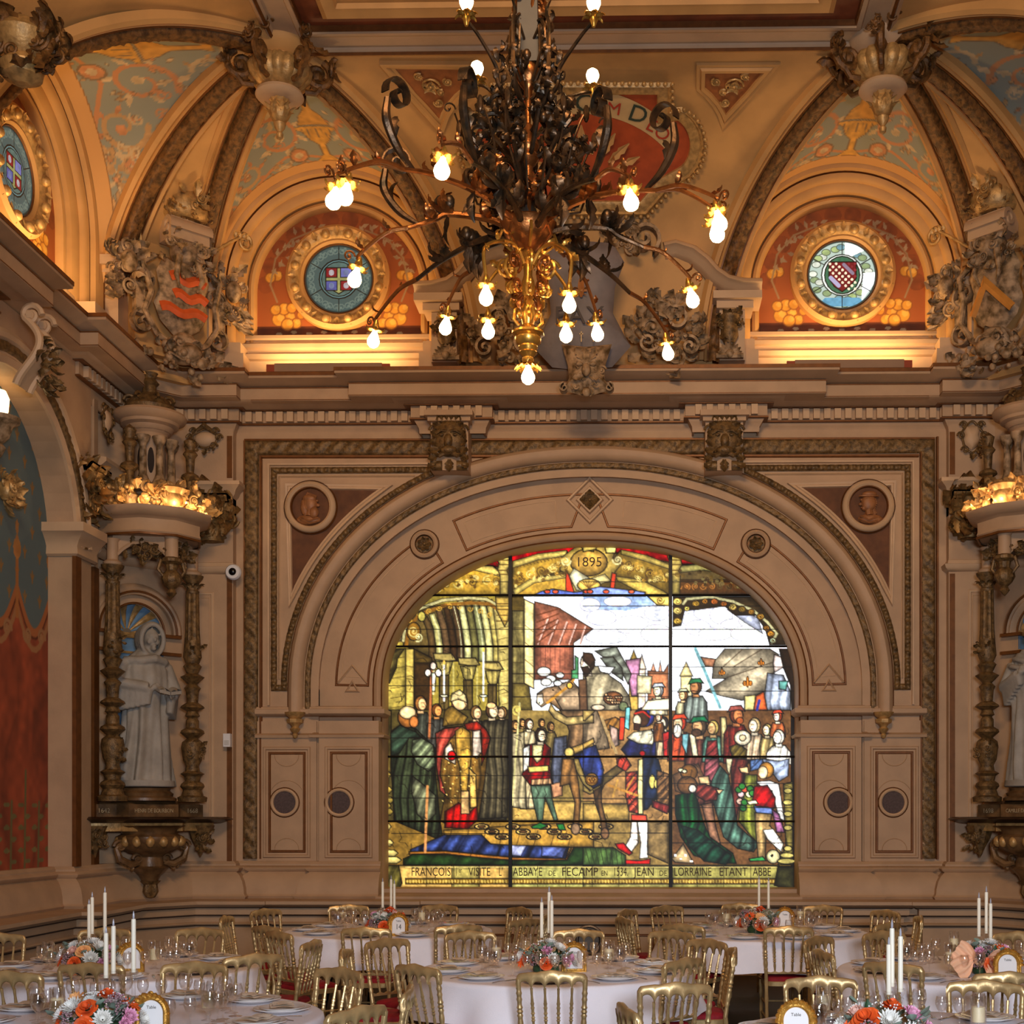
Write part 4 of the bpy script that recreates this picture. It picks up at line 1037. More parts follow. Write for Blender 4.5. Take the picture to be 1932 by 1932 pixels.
# ---- generic carved ornament
def cluster(mb, c, t, up, n, w, h, dep, cnt, seed, kinds='lsb', size=.14):
    r = random.Random(seed); c = EX(*c); t, up, n = nrm(t), nrm(up), nrm(n)
    for i in range(cnt):
        a = r.random()*2*PI; q = math.sqrt(r.random()); x, y = q*w*math.cos(a), q*h*math.sin(a)
        p = c+t*x+up*y+n*dep*(1-q*q)*r.uniform(.4, 1)
        k = r.choice(kinds); s_ = size*r.uniform(.6, 1.25); d = nrm(t*math.cos(a+r.uniform(-1, 1))+up*math.sin(a+r.uniform(-1, 1))+n*.25)
        if k == 'l': mb.leaf(p, d, n, s_*1.3, s_*.42, r.uniform(.5, 1.5))
        elif k == 's': mb.scroll(p+n*.02, t, up, s_*.5, r.uniform(1.2, 2), s_*.11, a, r.choice((-1, 1)))
        else: mb.ell(p+n*.02, s_*r.uniform(.22, .36), 8, 6)
def band_scroll(mb, c, ax, u, v, r, w, turns=1.5, a0=0, sg=1, th=.02, n=26):
    """rolled strapwork: a spiral band with width along ax"""
    t = np.linspace(0, 1, n); a = a0+sg*t*turns*2*PI; rr = r*(1-.8*t)
    ax, u, v = nrm(ax), nrm(u), nrm(v); c = EX(*c)
    V = np.zeros((n, 4, 3))
    for i in range(n):
        d = u*math.cos(a[i])+v*math.sin(a[i])
        V[i, 0] = c+d*rr[i]-ax*w; V[i, 1] = c+d*rr[i]+ax*w; V[i, 2] = c+d*(rr[i]-th)+ax*w; V[i, 3] = c+d*(rr[i]-th)-ax*w
    mb.grid(V, False, True)
def shield_plate(mb, c, t, up, n, w, h, dep, outl, nseg=10):
    """domed plate inside an outline given in -1..1"""
    c = EX(*c); t, up, n = nrm(t), nrm(up), nrm(n); O = np.array(outl, float); m = len(O)
    V = np.zeros((nseg, m, 3))
    for i, k in enumerate(np.linspace(0.001, 1, nseg)):
        for j in range(m):
            V[i, j] = c+t*O[j, 0]*w*k+up*O[j, 1]*h*k+n*dep*math.sqrt(max(0, 1-k*k*.98))
    mb.grid(V[::-1], False, True)
SH = [(-.7, 1), (-.35, .92), (0, 1.02), (.35, .92), (.7, 1), (.92, .6), (.8, .2), (.95, -.2), (.7, -.6), (.3, -.85), (0, -1), (-.3, -.85), (-.7, -.6), (-.95, -.2), (-.8, .2), (-.92, .6)]
def corner_cartouche(sd, lab):
    """big painted shield over the corner pier: lion scalp, mitre, crozier, side figures, fruit"""
    t = nrm(EX(.707*1, .707, 0)) if sd < 0 else nrm(EX(.707, -.707, 0)); n = nrm(EX(.707, -.707, 0)) if sd < 0 else nrm(EX(-.707, -.707, 0))
    up = EX(0, 0, 1); c = EX(-5.02 if sd < 0 else 2*AX+5.02, 14.36, 7.35)
    o = empty('shield_cartouche', c); tag(o, lab, 'cartouche')
    L = lambda x, y, z: t*x+up*y+n*z
    mb = MB()                                     # pier block behind
    mb.obox(L(0, .15, -.30), t, n, up, .42, .16, .95); mb.obox(L(0, .55, -.25), t, n, up, .50, .2, .05); mb.obox(L(0, -.55, -.25), t, n, up, .50, .22, .05)
    mb.build('pier_block', M['vault'], o)
    mb = MB(); shield_plate(mb, L(0, .0, .08), t, up+n*.12, n, .33, .42, .10, SH); mb.build('shield', M['stone'], o)
    if sd < 0:
        ch = mat('orange_heraldry', (214, 92, 36), .6, var=.15, vs=10)
        mb = MB()
        for (x, y, w_) in ((.02, .20, .20), (.05, .02, .19), (-.03, -.15, .26)):
            P = [L(x-w_+2*w_*k/10, y+.025*math.sin(k*1.0), .20) for k in range(11)]
            sweep(mb, P, np.tile(n, (11, 1)), [(-.05, 0), (0, .02), (.05, 0)])
    else:
        ch = mat('ochre_heraldry', (196, 130, 50), .6, var=.15, vs=10); mb = MB()
        sweep(mb, [L(-.22, -.2, .20), L(-.06, .12, .22), L(.25, -.22, .20)], np.tile(n, (3, 1)), [(-.045, 0), (0, .02), (.045, 0)])
    mb.build('painted_charge', ch, o)
    mb = MB()                                      # strapwork rim
    for s_ in (-1, 1):
        band_scroll(mb, L(s_*.40, .12, .05), n, t*s_, up, .16, .05, 1.4, -1.2, 1, .025)
        band_scroll(mb, L(s_*.42, -.32, .05), n, t*s_, up, .15, .05, 1.3, 1.3, -1, .025)
        mb.tube([L(s_*.30, .42, .08), L(s_*.44, .30, .1), L(s_*.36, 0, .14), L(s_*.42, -.2, .1), L(s_*.28, -.42, .1), L(s_*.10, -.52, .12)], .035, 7)
        mb.obox(L(s_*.46, -.08, .04), t, n, up, .05, .05, .16)
    mb.ell(L(0, -.50, .12), (.16, .10, .16), 14, 9)
    mb.build('strapwork', M['stone'], o)
    mb = MB(); mb.ell(L(0, -.58, .15), (.20, .14, .12), 14, 9)
    for s_ in (-1, 1): mb.scroll(L(s_*.09, -.50, .24), t*s_, up, .07, 1.4, .016)
    mb.tube([L(-.18, -.62, .2), L(-.06, -.68, .24), L(.06, -.66, .24), L(.18, -.60, .2)], .012)
    mb.build('mask', M['stone'], o)
    mb = MB(); mb.ell(L(0, .50, .16), (.16, .13, .15), 14, 10)
    cluster(mb, L(0, .46, .20), t, up, n, .26, .20, .10, 26, 5+sd, 'lls', .15)
    for s_ in (-1, 1): mb.tube([L(s_*.10, .42, .26), L(s_*.15, .2, .28), L(s_*.10, 0.08, .25)], [.035, .03, .01], 7)
    mb.build('lion_scalp', M['stone'], o)
    mb = MB()                                      # scroll block above the lion, castle-like
    band_scroll(mb, L(0, .72, .22), t, n, up, .13, .24, 1.2, -.3, 1, .04)
    mb.obox(L(.0, .70, .16), t, n, up, .22, .14, .11)
    mb.build('scroll_block', M['plaster2'], o)
    mb = MB(); mb.lathe([(.22, 0), (.27, .04), (.30, .16), (.27, .28), (.16, .38), (.0, .42)], L(.02, .84, .10), 16)
    cluster(mb, L(.02, 1.02, .18), t, up, n, .27, .18, .26, 60, 9, 'lls', .12)
    mb.build('crown', M['gilt'], o)
    for s_ in (-1, 1):                             # side bearded heads, wings
        mb = MB(); cluster(mb, L(s_*.60, .22, .02), t, up, n, .17, .30, .14, 34, 11+s_, 'lls', .14)
        mb.ell(L(s_*.60, .26, .12), (.09, .09, .12), 12, 8)
        for k_ in range(4): mb.leaf(L(s_*.62, .12-.06*k_, .05), t*s_+up*(-.4), n, .26, .06, .4)
        mb.build('side_figure', M['stone'], o)
    mb = MB(); cluster(mb, L(0, -.66, .10), t, up, n, .56, .16, .16, 60, 21+sd, 'lbb', .14)
    mb.build('fruit_swag', M['stone'], o)
    mb = MB()                                      # crozier
    s_ = 1 if sd < 0 else -1
    mb.tube([L(s_*.25, .55, .0), L(s_*.55, .80, .12), L(s_*.66, .88, .14)], .018, 6); mb.scroll(L(s_*.72, .84, .14), t*s_, up, .11, 1.5, .02, 2.4, -1)
    for k_ in range(4): mb.leaf(L(s_*(.6+.05*k_), .86, .14), up, n, .09, .03, .8)
    mb.build('crozier', M['gilt'], o)
    mb = MB(); mb.tube([L(-s_*.40, .50, .0), L(-s_*.56, 1.0, .06)], .024, 6)
    for k_ in range(3): mb.obox(L(-s_*(.60+.02*k_), .86+.05*k_, .05), t, n, up, .05, .014, .02)
    mb.obox(L(-s_*.60, .92, .05), t, n, up, .03, .012, .09)
    mb.build('key', M['gilt'], o)
    return o
corner_cartouche(-1, 'big carved shield cartouche with orange bars above the left corner of the cornice')
corner_cartouche(1, 'big carved shield cartouche with ochre chevron above the right corner of the cornice')
# small pilaster blocks beside the lunettes
mb = MB()
def blk(b, u, w_=.14):
    B_ = bays[b]
    mb.obox(B_(u, .36, 7.15), B_.t, B_.n, B_.UP, w_, .12, .45); mb.obox(B_(u, .38, 7.66), B_.t, B_.n, B_.UP, w_+.10, .18, .05); mb.obox(B_(u, .38, 7.58), B_.t, B_.n, B_.UP, w_+.05, .14, .04)
    mb.obox(B_(u, .36, 6.85), B_.t, B_.n, B_.UP, w_+.06, .17, .10)
blk('SL', 1.55); blk('EL', -1.5); blk('ER', 1.5); blk('SR', -1.55)
struct(mb.build(nxt(), M['plaster2']))

# ---- pendants where the ribs meet
def pendant(x, y, lab, mt):
    o = empty('ceiling_pendant', (x, y, 9.12)); tag(o, lab, 'ceiling pendant')
    mb = MB(); mb.lathe([(0, -.86), (.03, -.84), (.035, -.80), (.02, -.78), (.05, -.74), (.06, -.70), (.03, -.68)], seg=14); mb.build('finial', M['gilt'], o)
    mb = MB(); mb.lathe([(.03, -.69), (.07, -.66), (.10, -.58), (.07, -.50), (.10, -.47)], seg=20, flute=.15, nf=10)
    for k_ in range(8): a = k_*PI/4; mb.leaf((.05*math.cos(a), .05*math.sin(a), -.66), (math.cos(a)*.4, math.sin(a)*.4, 1), (math.cos(a), math.sin(a), 0), .17, .04, .7)
    mb.build('leafy_neck', M['gilt'], o)
    mb = MB(); mb.lathe([(.09, -.48), (.20, -.47), (.23, -.44), (.22, -.41), (.14, -.38)], seg=28); mb.build('dish', M['plaster2'], o)
    mb = MB(); mb.lathe([(.12, -.40), (.20, -.36), (.27, -.28), (.29, -.20), (.26, -.14), (.2, -.12)], seg=48, flute=.10, nf=16); mb.build('gadrooned_bowl', M['gilt'], o)
    mb = MB(); mb.lathe([(.19, -.13), (.20, -.10), (.28, -.06), (.33, 0), (.34, .05), (.30, .08)], seg=32); mb.build('upper_ring', M[mt], o)
    for k_ in range(6):
        mb = MB(); a = k_*PI/3+.3; d = EX(math.cos(a), math.sin(a), 0)
        mb.scroll(d*.36+EX(0, 0, -.18), d, (0, 0, 1), .14, 1.5, .038, 1.2, -1); mb.tube([d*.24+EX(0, 0, -.36), d*.34+EX(0, 0, -.36), d*.42+EX(0, 0, -.25)], .028, 6)
        cluster(mb, d*.45+EX(0, 0, -.05), np.cross(d, (0, 0, 1)), (0, 0, 1), d, .12, .12, .06, 7, k_, 'ls', .13)
        mb.build('scroll_bracket', M['rib'], o)
    return o
pendant(xl, yb, 'turned and gilded ceiling pendant above the left lunette', 'vault')
pendant(xr, yb, 'turned and gilded ceiling pendant above the right lunette', 'plaster2')
# partly seen carved bracket at the upper left edge
c = EX(*WP(42, 95, 9.6)); o = empty('rib_bracket', c); tag(o, 'dark carved scroll bracket high at the upper left edge', 'bracket')
mb = MB(); mb.lathe([(.05, -.25), (.14, -.20), (.16, -.12), (.10, -.05), (.17, .02), (.20, .10), (.12, .2)], seg=18)
mb.build('turned_core', M['gilt'], o)
mb = MB(); cluster(mb, (0, 0, 0), (1, 0, 0), (0, 0, 1), (0, -1, 0), .30, .20, .14, 46, 3, 'lls', .17)
for s_ in (-1, 1): mb.scroll((s_*.2, -.05, .05), (s_, 0, 0), (0, 0, 1), .13, 1.5, .03)
mb.build('foliage', M['rib'], o)

# ---- central pediment with the great shield
o = empty('central_cartouche', (AX, 14.75, 6.7)); tag(o, 'great carved central shield with mask foot and broken pediment, behind the chandelier', 'cartouche')
R0 = EX(AX, 14.75, 6.7); Lc = lambda px, py, Y: EX(*WP(px, py, Y))-R0
for s_ in (-1, 1):
    mb = MB()
    def q(px, py, Y): p = Lc(px, py, Y); return p if s_ < 0 else EX(-p[0], p[1], p[2])
    P = [q(785, 556, 14.72), q(820, 555, 14.7), q(850, 548, 14.7), q(873, 532, 14.7), q(892, 510, 14.7), q(915, 492, 14.7), q(945, 482, 14.7), q(965, 486, 14.7)]
    if s_ > 0: P = P[::-1]
    P = resample(P, .05)
    sweep(mb, P, NF, [(-.10, 0), (-.10, .14), (-.07, .20), (-.03, .22), (-.01, .15), (.03, .12), (.05, .06), (.06, 0)])
    mb.box(*sorted((q(785, 0, 14.72)[0], q(875, 0, 14.7)[0])), 14.55-14.75, 14.95-14.75, q(0, 582, 14.7)[2], q(0, 568, 14.7)[2])
    mb.box(*sorted((q(800, 0, 14.72)[0], q(868, 0, 14.7)[0])), 14.62-14.75, 14.95-14.75, q(0, 596, 14.7)[2], q(0, 582, 14.7)[2])
    mb.box(*sorted((q(815, 0, 14.72)[0], q(862, 0, 14.7)[0])), 14.68-14.75, 14.95-14.75, q(0, 690, 14.7)[2], q(0, 596, 14.7)[2])
    mb.build('broken_pediment', M['plaster2'], o)
for s_ in (-1, 1):
    mb = MB()
    p = Lc(842, 668, 14.62); p = p if s_ < 0 else EX(-p[0], p[1], p[2])
    for k_ in range(9): a = .15+k_*(PI-.3)/8; mb.leaf(p+EX(0, -.02, -.04), (math.cos(a), -.15, math.sin(a)), (0, -1, 0), .15, .026, .5, lobes=0)
    mb.tube([p+EX(-.15, -.03, -.05), p+EX(.15, -.03, -.05)], .03); mb.ell(p+EX(0, -.04, -.03), .05, 8, 6)
    mb.build('shell', M['stone'], o)
    mb = MB(); p2 = p+EX(0, .02, .30); mb.lathe([(.06, -.2), (.1, -.12), (.09, 0), (.12, .1)], p2, 12); cluster(mb, p2, (1, 0, 0), (0, 0, 1), (0, -1, 0), .12, .17, .08, 22, 31+s_, 'ls', .09)
    mb.build('pilaster_capital', M['carved'], o)
    mb = MB()
    p = Lc(960, 630, 14.6); p = p if s_ < 0 else EX(-p[0], p[1], p[2])
    cluster(mb, p, (1, 0, 0), (0, 0, 1), (0, -1, 0), .38, .38, .20, 80, 41+s_, 'llsb', .17)
    for (dx, dz, r, a0) in ((-.1, .1, .17, 0), (.2, -.15, .15, 2), (-.25, -.2, .13, 1)): band_scroll(mb, p+EX(-s_*dx, -.12, dz), (0, 1, 0), (-s_, 0, 0), (0, 0, 1), r, .05, 1.5, a0, 1, .03)
    mb.build('scroll_foliage', M['stone'], o)
    mb = MB(); p = Lc(1000, 455, 14.5); p = p if s_ < 0 else EX(-p[0], p[1], p[2]); p = EX(p[0]-s_*-.0, p[1], p[2])
    band_scroll(mb, p, (0, 1, 0), (s_, 0, 0), (0, 0, 1), .20, .10, 1.4, -1, 1, .04); cluster(mb, p+EX(-s_*.2, 0, .05), (1, 0, 0), (0, 0, 1), (0, -1, 0), .22, .18, .1, 24, 51+s_, 'ls', .14)
    mb.build('side_volute', M['stone'], o)
slate = mat('grey_slate_paint', (120, 110, 108), .6, bump=.2, bs=25, var=.25, vs=4)
mb = MB(); c0 = Lc(1098, 590, 14.30)
shield_plate(mb, c0+EX(0, 0, .05), (1, 0, 0), (0, -.12, 1), (0, -1, 0), .54, .66, .16, [(-.62, 1), (0, 1.04), (.62, 1), (.85, .7), (.66, .3), (.62, -.1), (.85, -.45), (.98, -.62), (.6, -.95), (0, -1), (-.6, -.95), (-.98, -.62), (-.85, -.45), (-.62, -.1), (-.66, .3), (-.85, .7)], 12)
mb.build('shield', slate, o)
mb = MB(); cm = Lc(1107, 700, 14.18)
shield_plate(mb, cm, (1, 0, 0), (0, 0, 1), (0, -1, 0), .27, .28, .13, [(-1, 1), (0, .9), (1, 1), (.75, .2), (.7, -.3), (.95, -.75), (.4, -.9), (0, -1), (-.4, -.9), (-.95, -.75), (-.7, -.3), (-.75, .2)], 8)
for s_ in (-1, 1): band_scroll(mb, cm+EX(s_*.24, -.04, -.20), (0, 1, 0), (s_, 0, 0), (0, 0, 1), .06, .06, 1.3, 1.5, -1, .015)
mb.ell(cm+EX(0, -.16, -.04), (.05, .05, .07), 10, 8); mb.ell(cm+EX(0, -.12, -.26), .05, 8, 6)
for s_ in (-1, 1): mb.ell(cm+EX(s_*.07, -.13, .03), (.04, .03, .025), 8, 6); mb.leaf(cm+EX(s_*.03, -.14, -.1), (s_, 0, -.3), (0, -1, 0), .14, .04, .8); mb.leaf(cm+EX(s_*.04, -.13, .08), (s_*.6, 0, 1), (0, -1, 0), .15, .05, .8)
cluster(mb, cm+EX(0, -.06, -.05), (1, 0, 0), (0, 0, 1), (0, -1, 0), .17, .20, .06, 22, 77, 'ls', .08)
mb.build('mask_foot', M['stone'], o)
pg = mat('faded_gilt_charge', (168, 108, 54), .6, var=.2, vs=9)
lt = textobj('motto_letters', 'PAX', .26, tuple(c0+EX(-.02, -.175, -.10)), (PI/2+.05, 0, 0), mat('dark_motto', (76, 66, 62), .7, var=.1, vs=4), o, .003, 1.1)
mb = MB(); f = c0+EX(0, -.20, .18)
mb.leaf(f+EX(0, 0, -.09), (0, 0, 1), (0, -1, 0), .22, .035, .1, lobes=0); mb.obox(f+EX(0, 0, -.02), (1, 0, 0), (0, 1, 0), (0, 0, 1), .06, .006, .012)
for s_ in (-1, 1): mb.leaf(f+EX(s_*.01, 0, -.03), (s_*.5, 0, 1), (s_, 0, 0), .13, .022, 2.2, lobes=0); mb.leaf(f+EX(s_*.01, 0, -.03), (s_*.4, 0, -1), (s_, 0, 0), .07, .014, 1.0, lobes=0)
mb.build('lily_charge', pg, o)
for k_ in range(3):
    mb = MB()
    p = c0+EX(-.13+.13*k_, -.17, -.32); mb.obox(p, (1, 0, 0), (0, 1, 0), (0, 0, 1), .006, .004, .055); mb.obox(p+EX(0, 0, .03), (1, 0, 0), (0, 1, 0), (0, 0, 1), .02, .004, .006)
    mb.build('small_cross', M['letter'], o)

# ---- lion masks on the key blocks, frieze cartouches
def lion(px, lab):
    c = EX(*WP(px, 835, 14.86)); o = empty('lion_mask_console', c); tag(o, lab, 'carved console')
    mb = MB(); mb.obox((0, .12, -.02), (1, 0, 0), (0, 1, 0), (0, 0, 1), .21, .16, .30); mb.obox((0, .06, .30), (1, 0, 0), (0, 1, 0), (0, 0, 1), .27, .20, .03); mb.obox((0, .08, .25), (1, 0, 0), (0, 1, 0), (0, 0, 1), .24, .17, .03)
    mb.build('block', M['plaster'], o)
    mb = MB(); mb.ell((0, -.02, .04), (.20, .12, .22), 18, 12)
    mb.ell((0, -.15, -.02), (.05, .05, .08), 10, 7); mb.ell((0, -.13, -.12), (.10, .06, .05), 12, 7)
    for s_ in (-1, 1):
        mb.ell((s_*.075, -.13, .05), (.03, .02, .018), 8, 6); mb.tube([(s_*.02, -.14, .09), (s_*.08, -.15, .10), (s_*.14, -.12, .07)], .018, 6)
        mb.scroll((s_*.16, -.08, .12), (s_, 0, 0), (0, 0, 1), .06, 1.3, .015)
        for k_ in range(6): mb.leaf((s_*(.06+.015*k_), -.08, .12-.07*k_), (s_, -.1, .5-.28*k_), (0, -1, 0), .16, .05, .9)
        mb.tube([(s_*.02, -.12, -.13), (s_*.10, -.13, -.18), (s_*.17, -.08, -.14)], [.03, .025, .012], 6)
    for k_ in range(5): mb.leaf((-.08+.04*k_, -.07, .17), (-.4+.2*k_, -.1, 1), (0, -1, 0), .14, .045, .8)
    mb.build('lion_face', M['carved'], o)
    mb = MB(); mb.tube([(-.20, -.03, -.27), (-.08, -.04, -.27)], .055, 10); mb.tube([(.08, -.04, -.27), (.20, -.03, -.27)], .055, 10); mb.leaf((0, -.05, -.20), (0, 0, -1), (0, -1, 0), .15, .06, .3)
    mb.build('bolster_scroll', M['carved'], o)
lion(849, 'carved lion mask console over the left part of the big arch')
lion(1366, 'carved lion mask console over the right part of the big arch')
def frieze_cart(px, py, w_, h_, kind, lab, ang=0):
    c = EX(*WP(px, py, YR-.04)) if ang == 0 else EX(-5.68, 14.0, WP(px, py, 14.0)[2]); o = empty('frieze_cartouche', c); tag(o, lab, 'cartouche')
    t, n = (EX(1, 0, 0), EX(0, -1, 0)) if ang == 0 else (EX(0, 1, 0), EX(1, 0, 0)); up = EX(0, 0, 1)
    L = lambda x, y, z: t*x+up*y+n*z
    mb = MB(); shield_plate(mb, L(0, 0, .0), t, up, n, w_, h_, .07, [(math.cos(a), math.sin(a)) for a in np.linspace(0, 2*PI, 24, endpoint=False)] if kind == 'oval' else SH, 8); mb.build('plate', M['plaster2'], o)
    mb = MB()
    pts = [L(w_*1.15*math.cos(a)*(1+.08*math.sin(5*a)), h_*1.15*math.sin(a)*(1+.10*math.cos(4*a)), .03) for a in np.linspace(0, 2*PI, 40)]
    mb.tube(pts, .013, 6)
    for s_ in (-1, 1):
        for (x, y) in ((.95, .95), (1.25, .1), (.8, -1.05)): mb.scroll(L(s_*w_*x, h_*y, .04), t*s_, up, .045, 1.3, .014)
    if kind == 'oval':
        mb.tube([L(-w_*.7, h_*1.0, .04), L(0, h_*1.7, .05), L(w_*.7, h_*1.0, .04)], [.02, .035, .02], 6)
        mb.ell(L(0, h_*1.65, .05), .035, 8, 6)
    mb.leaf(L(0, -h_*1.2, .03), -up, n, .1, .04, .5)
    cluster(mb, L(w_*.6, -h_*1.4, .02), t, up, n, .05, .04, .03, 5, 3, 'lb', .05)
    mb.build('strapwork_rim', M['carved'], o)
frieze_cart(388, 829, .13, .085, 'oval', 'oval strapwork cartouche on the frieze left of the window wall')
frieze_cart(1833, 826, .10, .14, 'shield', 'upright shield shaped cartouche on the frieze at the right corner')
frieze_cart(197, 795, .10, .13, 'shield', 'small shield cartouche seen edge on beside the left side arch', 1)
# console of the left side arch
o = empty('arch_console', (-5.62, 11.95, 5.95)); tag(o, 'tall scroll console crowning the left side arch', 'carved console')
mb = MB(); 
V = np.zeros((20, 2, 3))
zz = np.linspace(.30, -.30, 24)
P = [(.04+.16*math.sin((.30-z)/.6*PI*1.3)*(.6+.4*(.3+z)/.6)+.06, 0, z) for z in zz]
for yy in (-.13, .13): mb.tube([(p[0], yy, p[2]) for p in P], .035, 7)
V = np.array([[(p[0], -.13, p[2]), (p[0], .13, p[2])] for p in P]); mb.grid(V)
mb.scroll((.16, -.13, .32), (1, 0, 0), (0, 0, 1), .10, 1.5, .03); mb.scroll((.16, .13, .32), (1, 0, 0), (0, 0, 1), .10, 1.5, .03)
mb.build('scroll', M['plaster2'], o)
mb = MB(); cluster(mb, (.2, 0, -.14), (0, 1, 0), (0, 0, 1), (1, 0, 0), .13, .20, .10, 26, 6, 'll', .13); mb.build('acanthus', M['carved'], o)
# ================================================================ GREAT WINDOW
YG = 15.6
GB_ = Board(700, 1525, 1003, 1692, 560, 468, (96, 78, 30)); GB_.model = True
OFF = {1: (700, 1000), 2: (1100, 1000), 3: (700, 1340), 4: (1100, 1340)}
def cv_(c, pts): ox, oy = OFF[c]; return [(ox+x/4.6, oy+y/4.6) for x, y in pts]
def S(c, pts, col, fold=None, lead=.75, **k): GB_.poly(cv_(c, pts), col, lead, fold=fold, **k)
def Ln(c, pts, w_, col): GB_.line(cv_(c, pts), w_, col)
def El(c, x, y, rx, ry, col, lead=.7, **k): ox, oy = OFF[c]; GB_.ell(ox+x/4.6, oy+y/4.6, rx/4.6, ry/4.6, col, lead, **k)
def Sp(c, x, y, r, tn, a0, sg, w_, col): ox, oy = OFF[c]; GB_.spiral(ox+x/4.6, oy+y/4.6, r/4.6, tn, a0, sg, w_, col, n=18)
OLV, GLD, GDL, BRN, STN, WH = (120, 100, 36), (178, 142, 52), (226, 200, 110), (74, 50, 22), (176, 160, 86), (330, 335, 345)
# sky and far town
S(1, [(1330, 575), (1932, 575), (1932, 1564), (1330, 1564)], (350, 355, 365), lead=0, var=.03)
S(2, [(0, 560), (1760, 560), (1900, 1564), (0, 1564)], (335, 340, 350), lead=0, var=.04)
S(2, [(0, 575), (600, 575), (620, 650), (380, 700), (0, 690)], (170, 195, 235), lead=0); 
for (x, y, rx, ry) in ((60, 650, 90, 60), (300, 620, 120, 45), (160, 760, 130, 70), (420, 820, 150, 80), (640, 720, 110, 70), (640, 900, 140, 80), (200, 930, 180, 60), (930, 760, 90, 70), (1060, 720, 100, 60), (1200, 740, 100, 80), (1000, 850, 110, 70), (1320, 830, 130, 60), (1440, 790, 90, 50), (1150, 900, 150, 60), (1420, 900, 140, 70)):
    El(2, x, y, rx, ry, (246+y % 40, 250+y % 40, 262+y % 30), .5, var=.05, leadcol=(150, 146, 160))
S(2, [(1250, 690), (1420, 720), (1520, 760), (1560, 900), (1400, 800)], (200, 205, 225), lead=.3)
# church arcade at left
S(1, [(60, 560), (1200, 560), (1200, 1564), (60, 1564)], (170, 150, 66), lead=0)
S(1, [(280, 1000), (300, 800), (420, 690), (640, 640), (860, 640), (1060, 680), (1130, 830), (1150, 1100), (500, 1100)], (112, 92, 48))
cols = [(100, 78, 44), (210, 200, 130), (120, 92, 60), (70, 48, 26), (88, 66, 40), (220, 214, 150), (110, 104, 60), (150, 150, 100), (216, 206, 140), (186, 168, 96)]
for i, c_ in enumerate(cols):
    x = 500+i*62
    S(1, [(x-60, 760-min(i, 5)*28), (x-10, 750-min(i, 5)*30), (x+40, 850), (x+62, 1000), (x+62, 1140), (x, 1140), (x, 1000), (x-20, 860)], c_, lead=.5)
    if i % 3 == 1: Ln(1, [(x-30, 770-min(i, 5)*28), (x+20, 860), (x+36, 1000), (x+36, 1130)], .7, (240, 236, 190))
S(1, [(1060, 680), (1200, 700), (1200, 1564), (1110, 1564), (1100, 1000)], (206, 186, 112), lead=.5)
for i in range(9): Ln(1, [(1110, 760+i*95), (1200, 740+i*95)], .5, (90, 70, 30))
S(1, [(370, 1030), (530, 1110), (530, 1564), (370, 1564)], (90, 70, 30)); S(1, [(370, 1150), (520, 1150), (520, 1564), (370, 1564)], (64, 44, 20), lead=.4)
S(1, [(100, 1030), (300, 1030), (300, 1564), (100, 1564)], (172, 152, 74)); S(1, [(300, 1030), (372, 1030), (372, 1564), (300, 1564)], (196, 172, 90))
for i in range(6): Ln(1, [(170, 1120+i*85), (300, 1100+i*85)], .5, (80, 62, 24)); Ln(1, [(300, 1180+i*110), (372, 1190+i*110)], .5, (80, 62, 24))
for (x, y, w_) in ((640, 1080, 100), (850, 1120, 95), (1060, 1160, 90)):
    S(1, [(x-w_, y-10), (x+w_*.6, y-10), (x+w_, y+50), (x+w_*.3, y+60), (x-w_*.9, y+45)], (160, 142, 84)); S(1, [(x-w_*.8, y+60), (x+w_*.7, y+60), (x+w_*.4, y+170), (x-w_*.1, y+200), (x-w_*.5, y+160)], (196, 176, 100), fold=(1.0, 0, .5))
    S(1, [(x-w_*.5, y+180), (x+w_*.35, y+180), (x+w_*.35, 1564), (x-w_*.5, 1564)], (104, 86, 46), fold=(.9, 0, .5)); Ln(1, [(x+w_*.75, y+80), (x+w_*.75, 1564)], 1.6, (206, 190, 112))
# gothic frieze of gold scrollwork over all
S(1, [(880, 285), (1100, 250), (1220, 170), (1932, 95), (1932, 200), (1240, 300), (1100, 320)], (170, 14, 20), var=.25); S(2, [(0, 90), (150, 90), (760, 170), (1200, 300), (860, 300), (300, 200), (0, 200)], (160, 26, 26), var=.25)
S(1, [(640, 350), (880, 300), (1060, 310), (1130, 360), (1130, 570), (370, 570), (460, 490)], GLD); S(1, [(700, 350), (880, 305), (1060, 315), (1120, 370), (1110, 400), (880, 345), (720, 380)], GDL, lead=.5)
S(1, [(1230, 300), (1500, 210), (1700, 180), (1760, 330), (1500, 400), (1330, 500), (1230, 560)], GLD); S(1, [(1230, 270), (1450, 205), (1700, 175), (1700, 225), (1450, 260), (1230, 330)], GDL, lead=.5)
S(1, [(1230, 540), (1400, 430), (1700, 380), (1932, 400), (1932, 560), (1230, 580)], (188, 150, 60)); S(1, [(1230, 520), (1380, 425), (1700, 375), (1720, 410), (1420, 460), (1250, 570)], GDL, lead=.4)
S(2, [(320, 180), (560, 230), (750, 330), (750, 560), (500, 440), (280, 400), (200, 330)], (150, 120, 44)); S(2, [(330, 170), (560, 220), (750, 300), (750, 340), (520, 265), (330, 210)], (206, 180, 96), lead=.4)
S(2, [(280, 400), (500, 430), (700, 530), (750, 570), (560, 575), (300, 440)], (214, 184, 90), lead=.5)
S(2, [(780, 300), (1100, 290), (1330, 350), (1480, 440), (1600, 560), (780, 560)], (92, 76, 44)); S(2, [(830, 310), (1100, 292), (1300, 350), (1280, 390), (1050, 350), (850, 370)], (150, 140, 84), lead=.4)
S(2, [(780, 430), (1380, 430), (1480, 560), (780, 560)], (84, 52, 20), lead=.4)
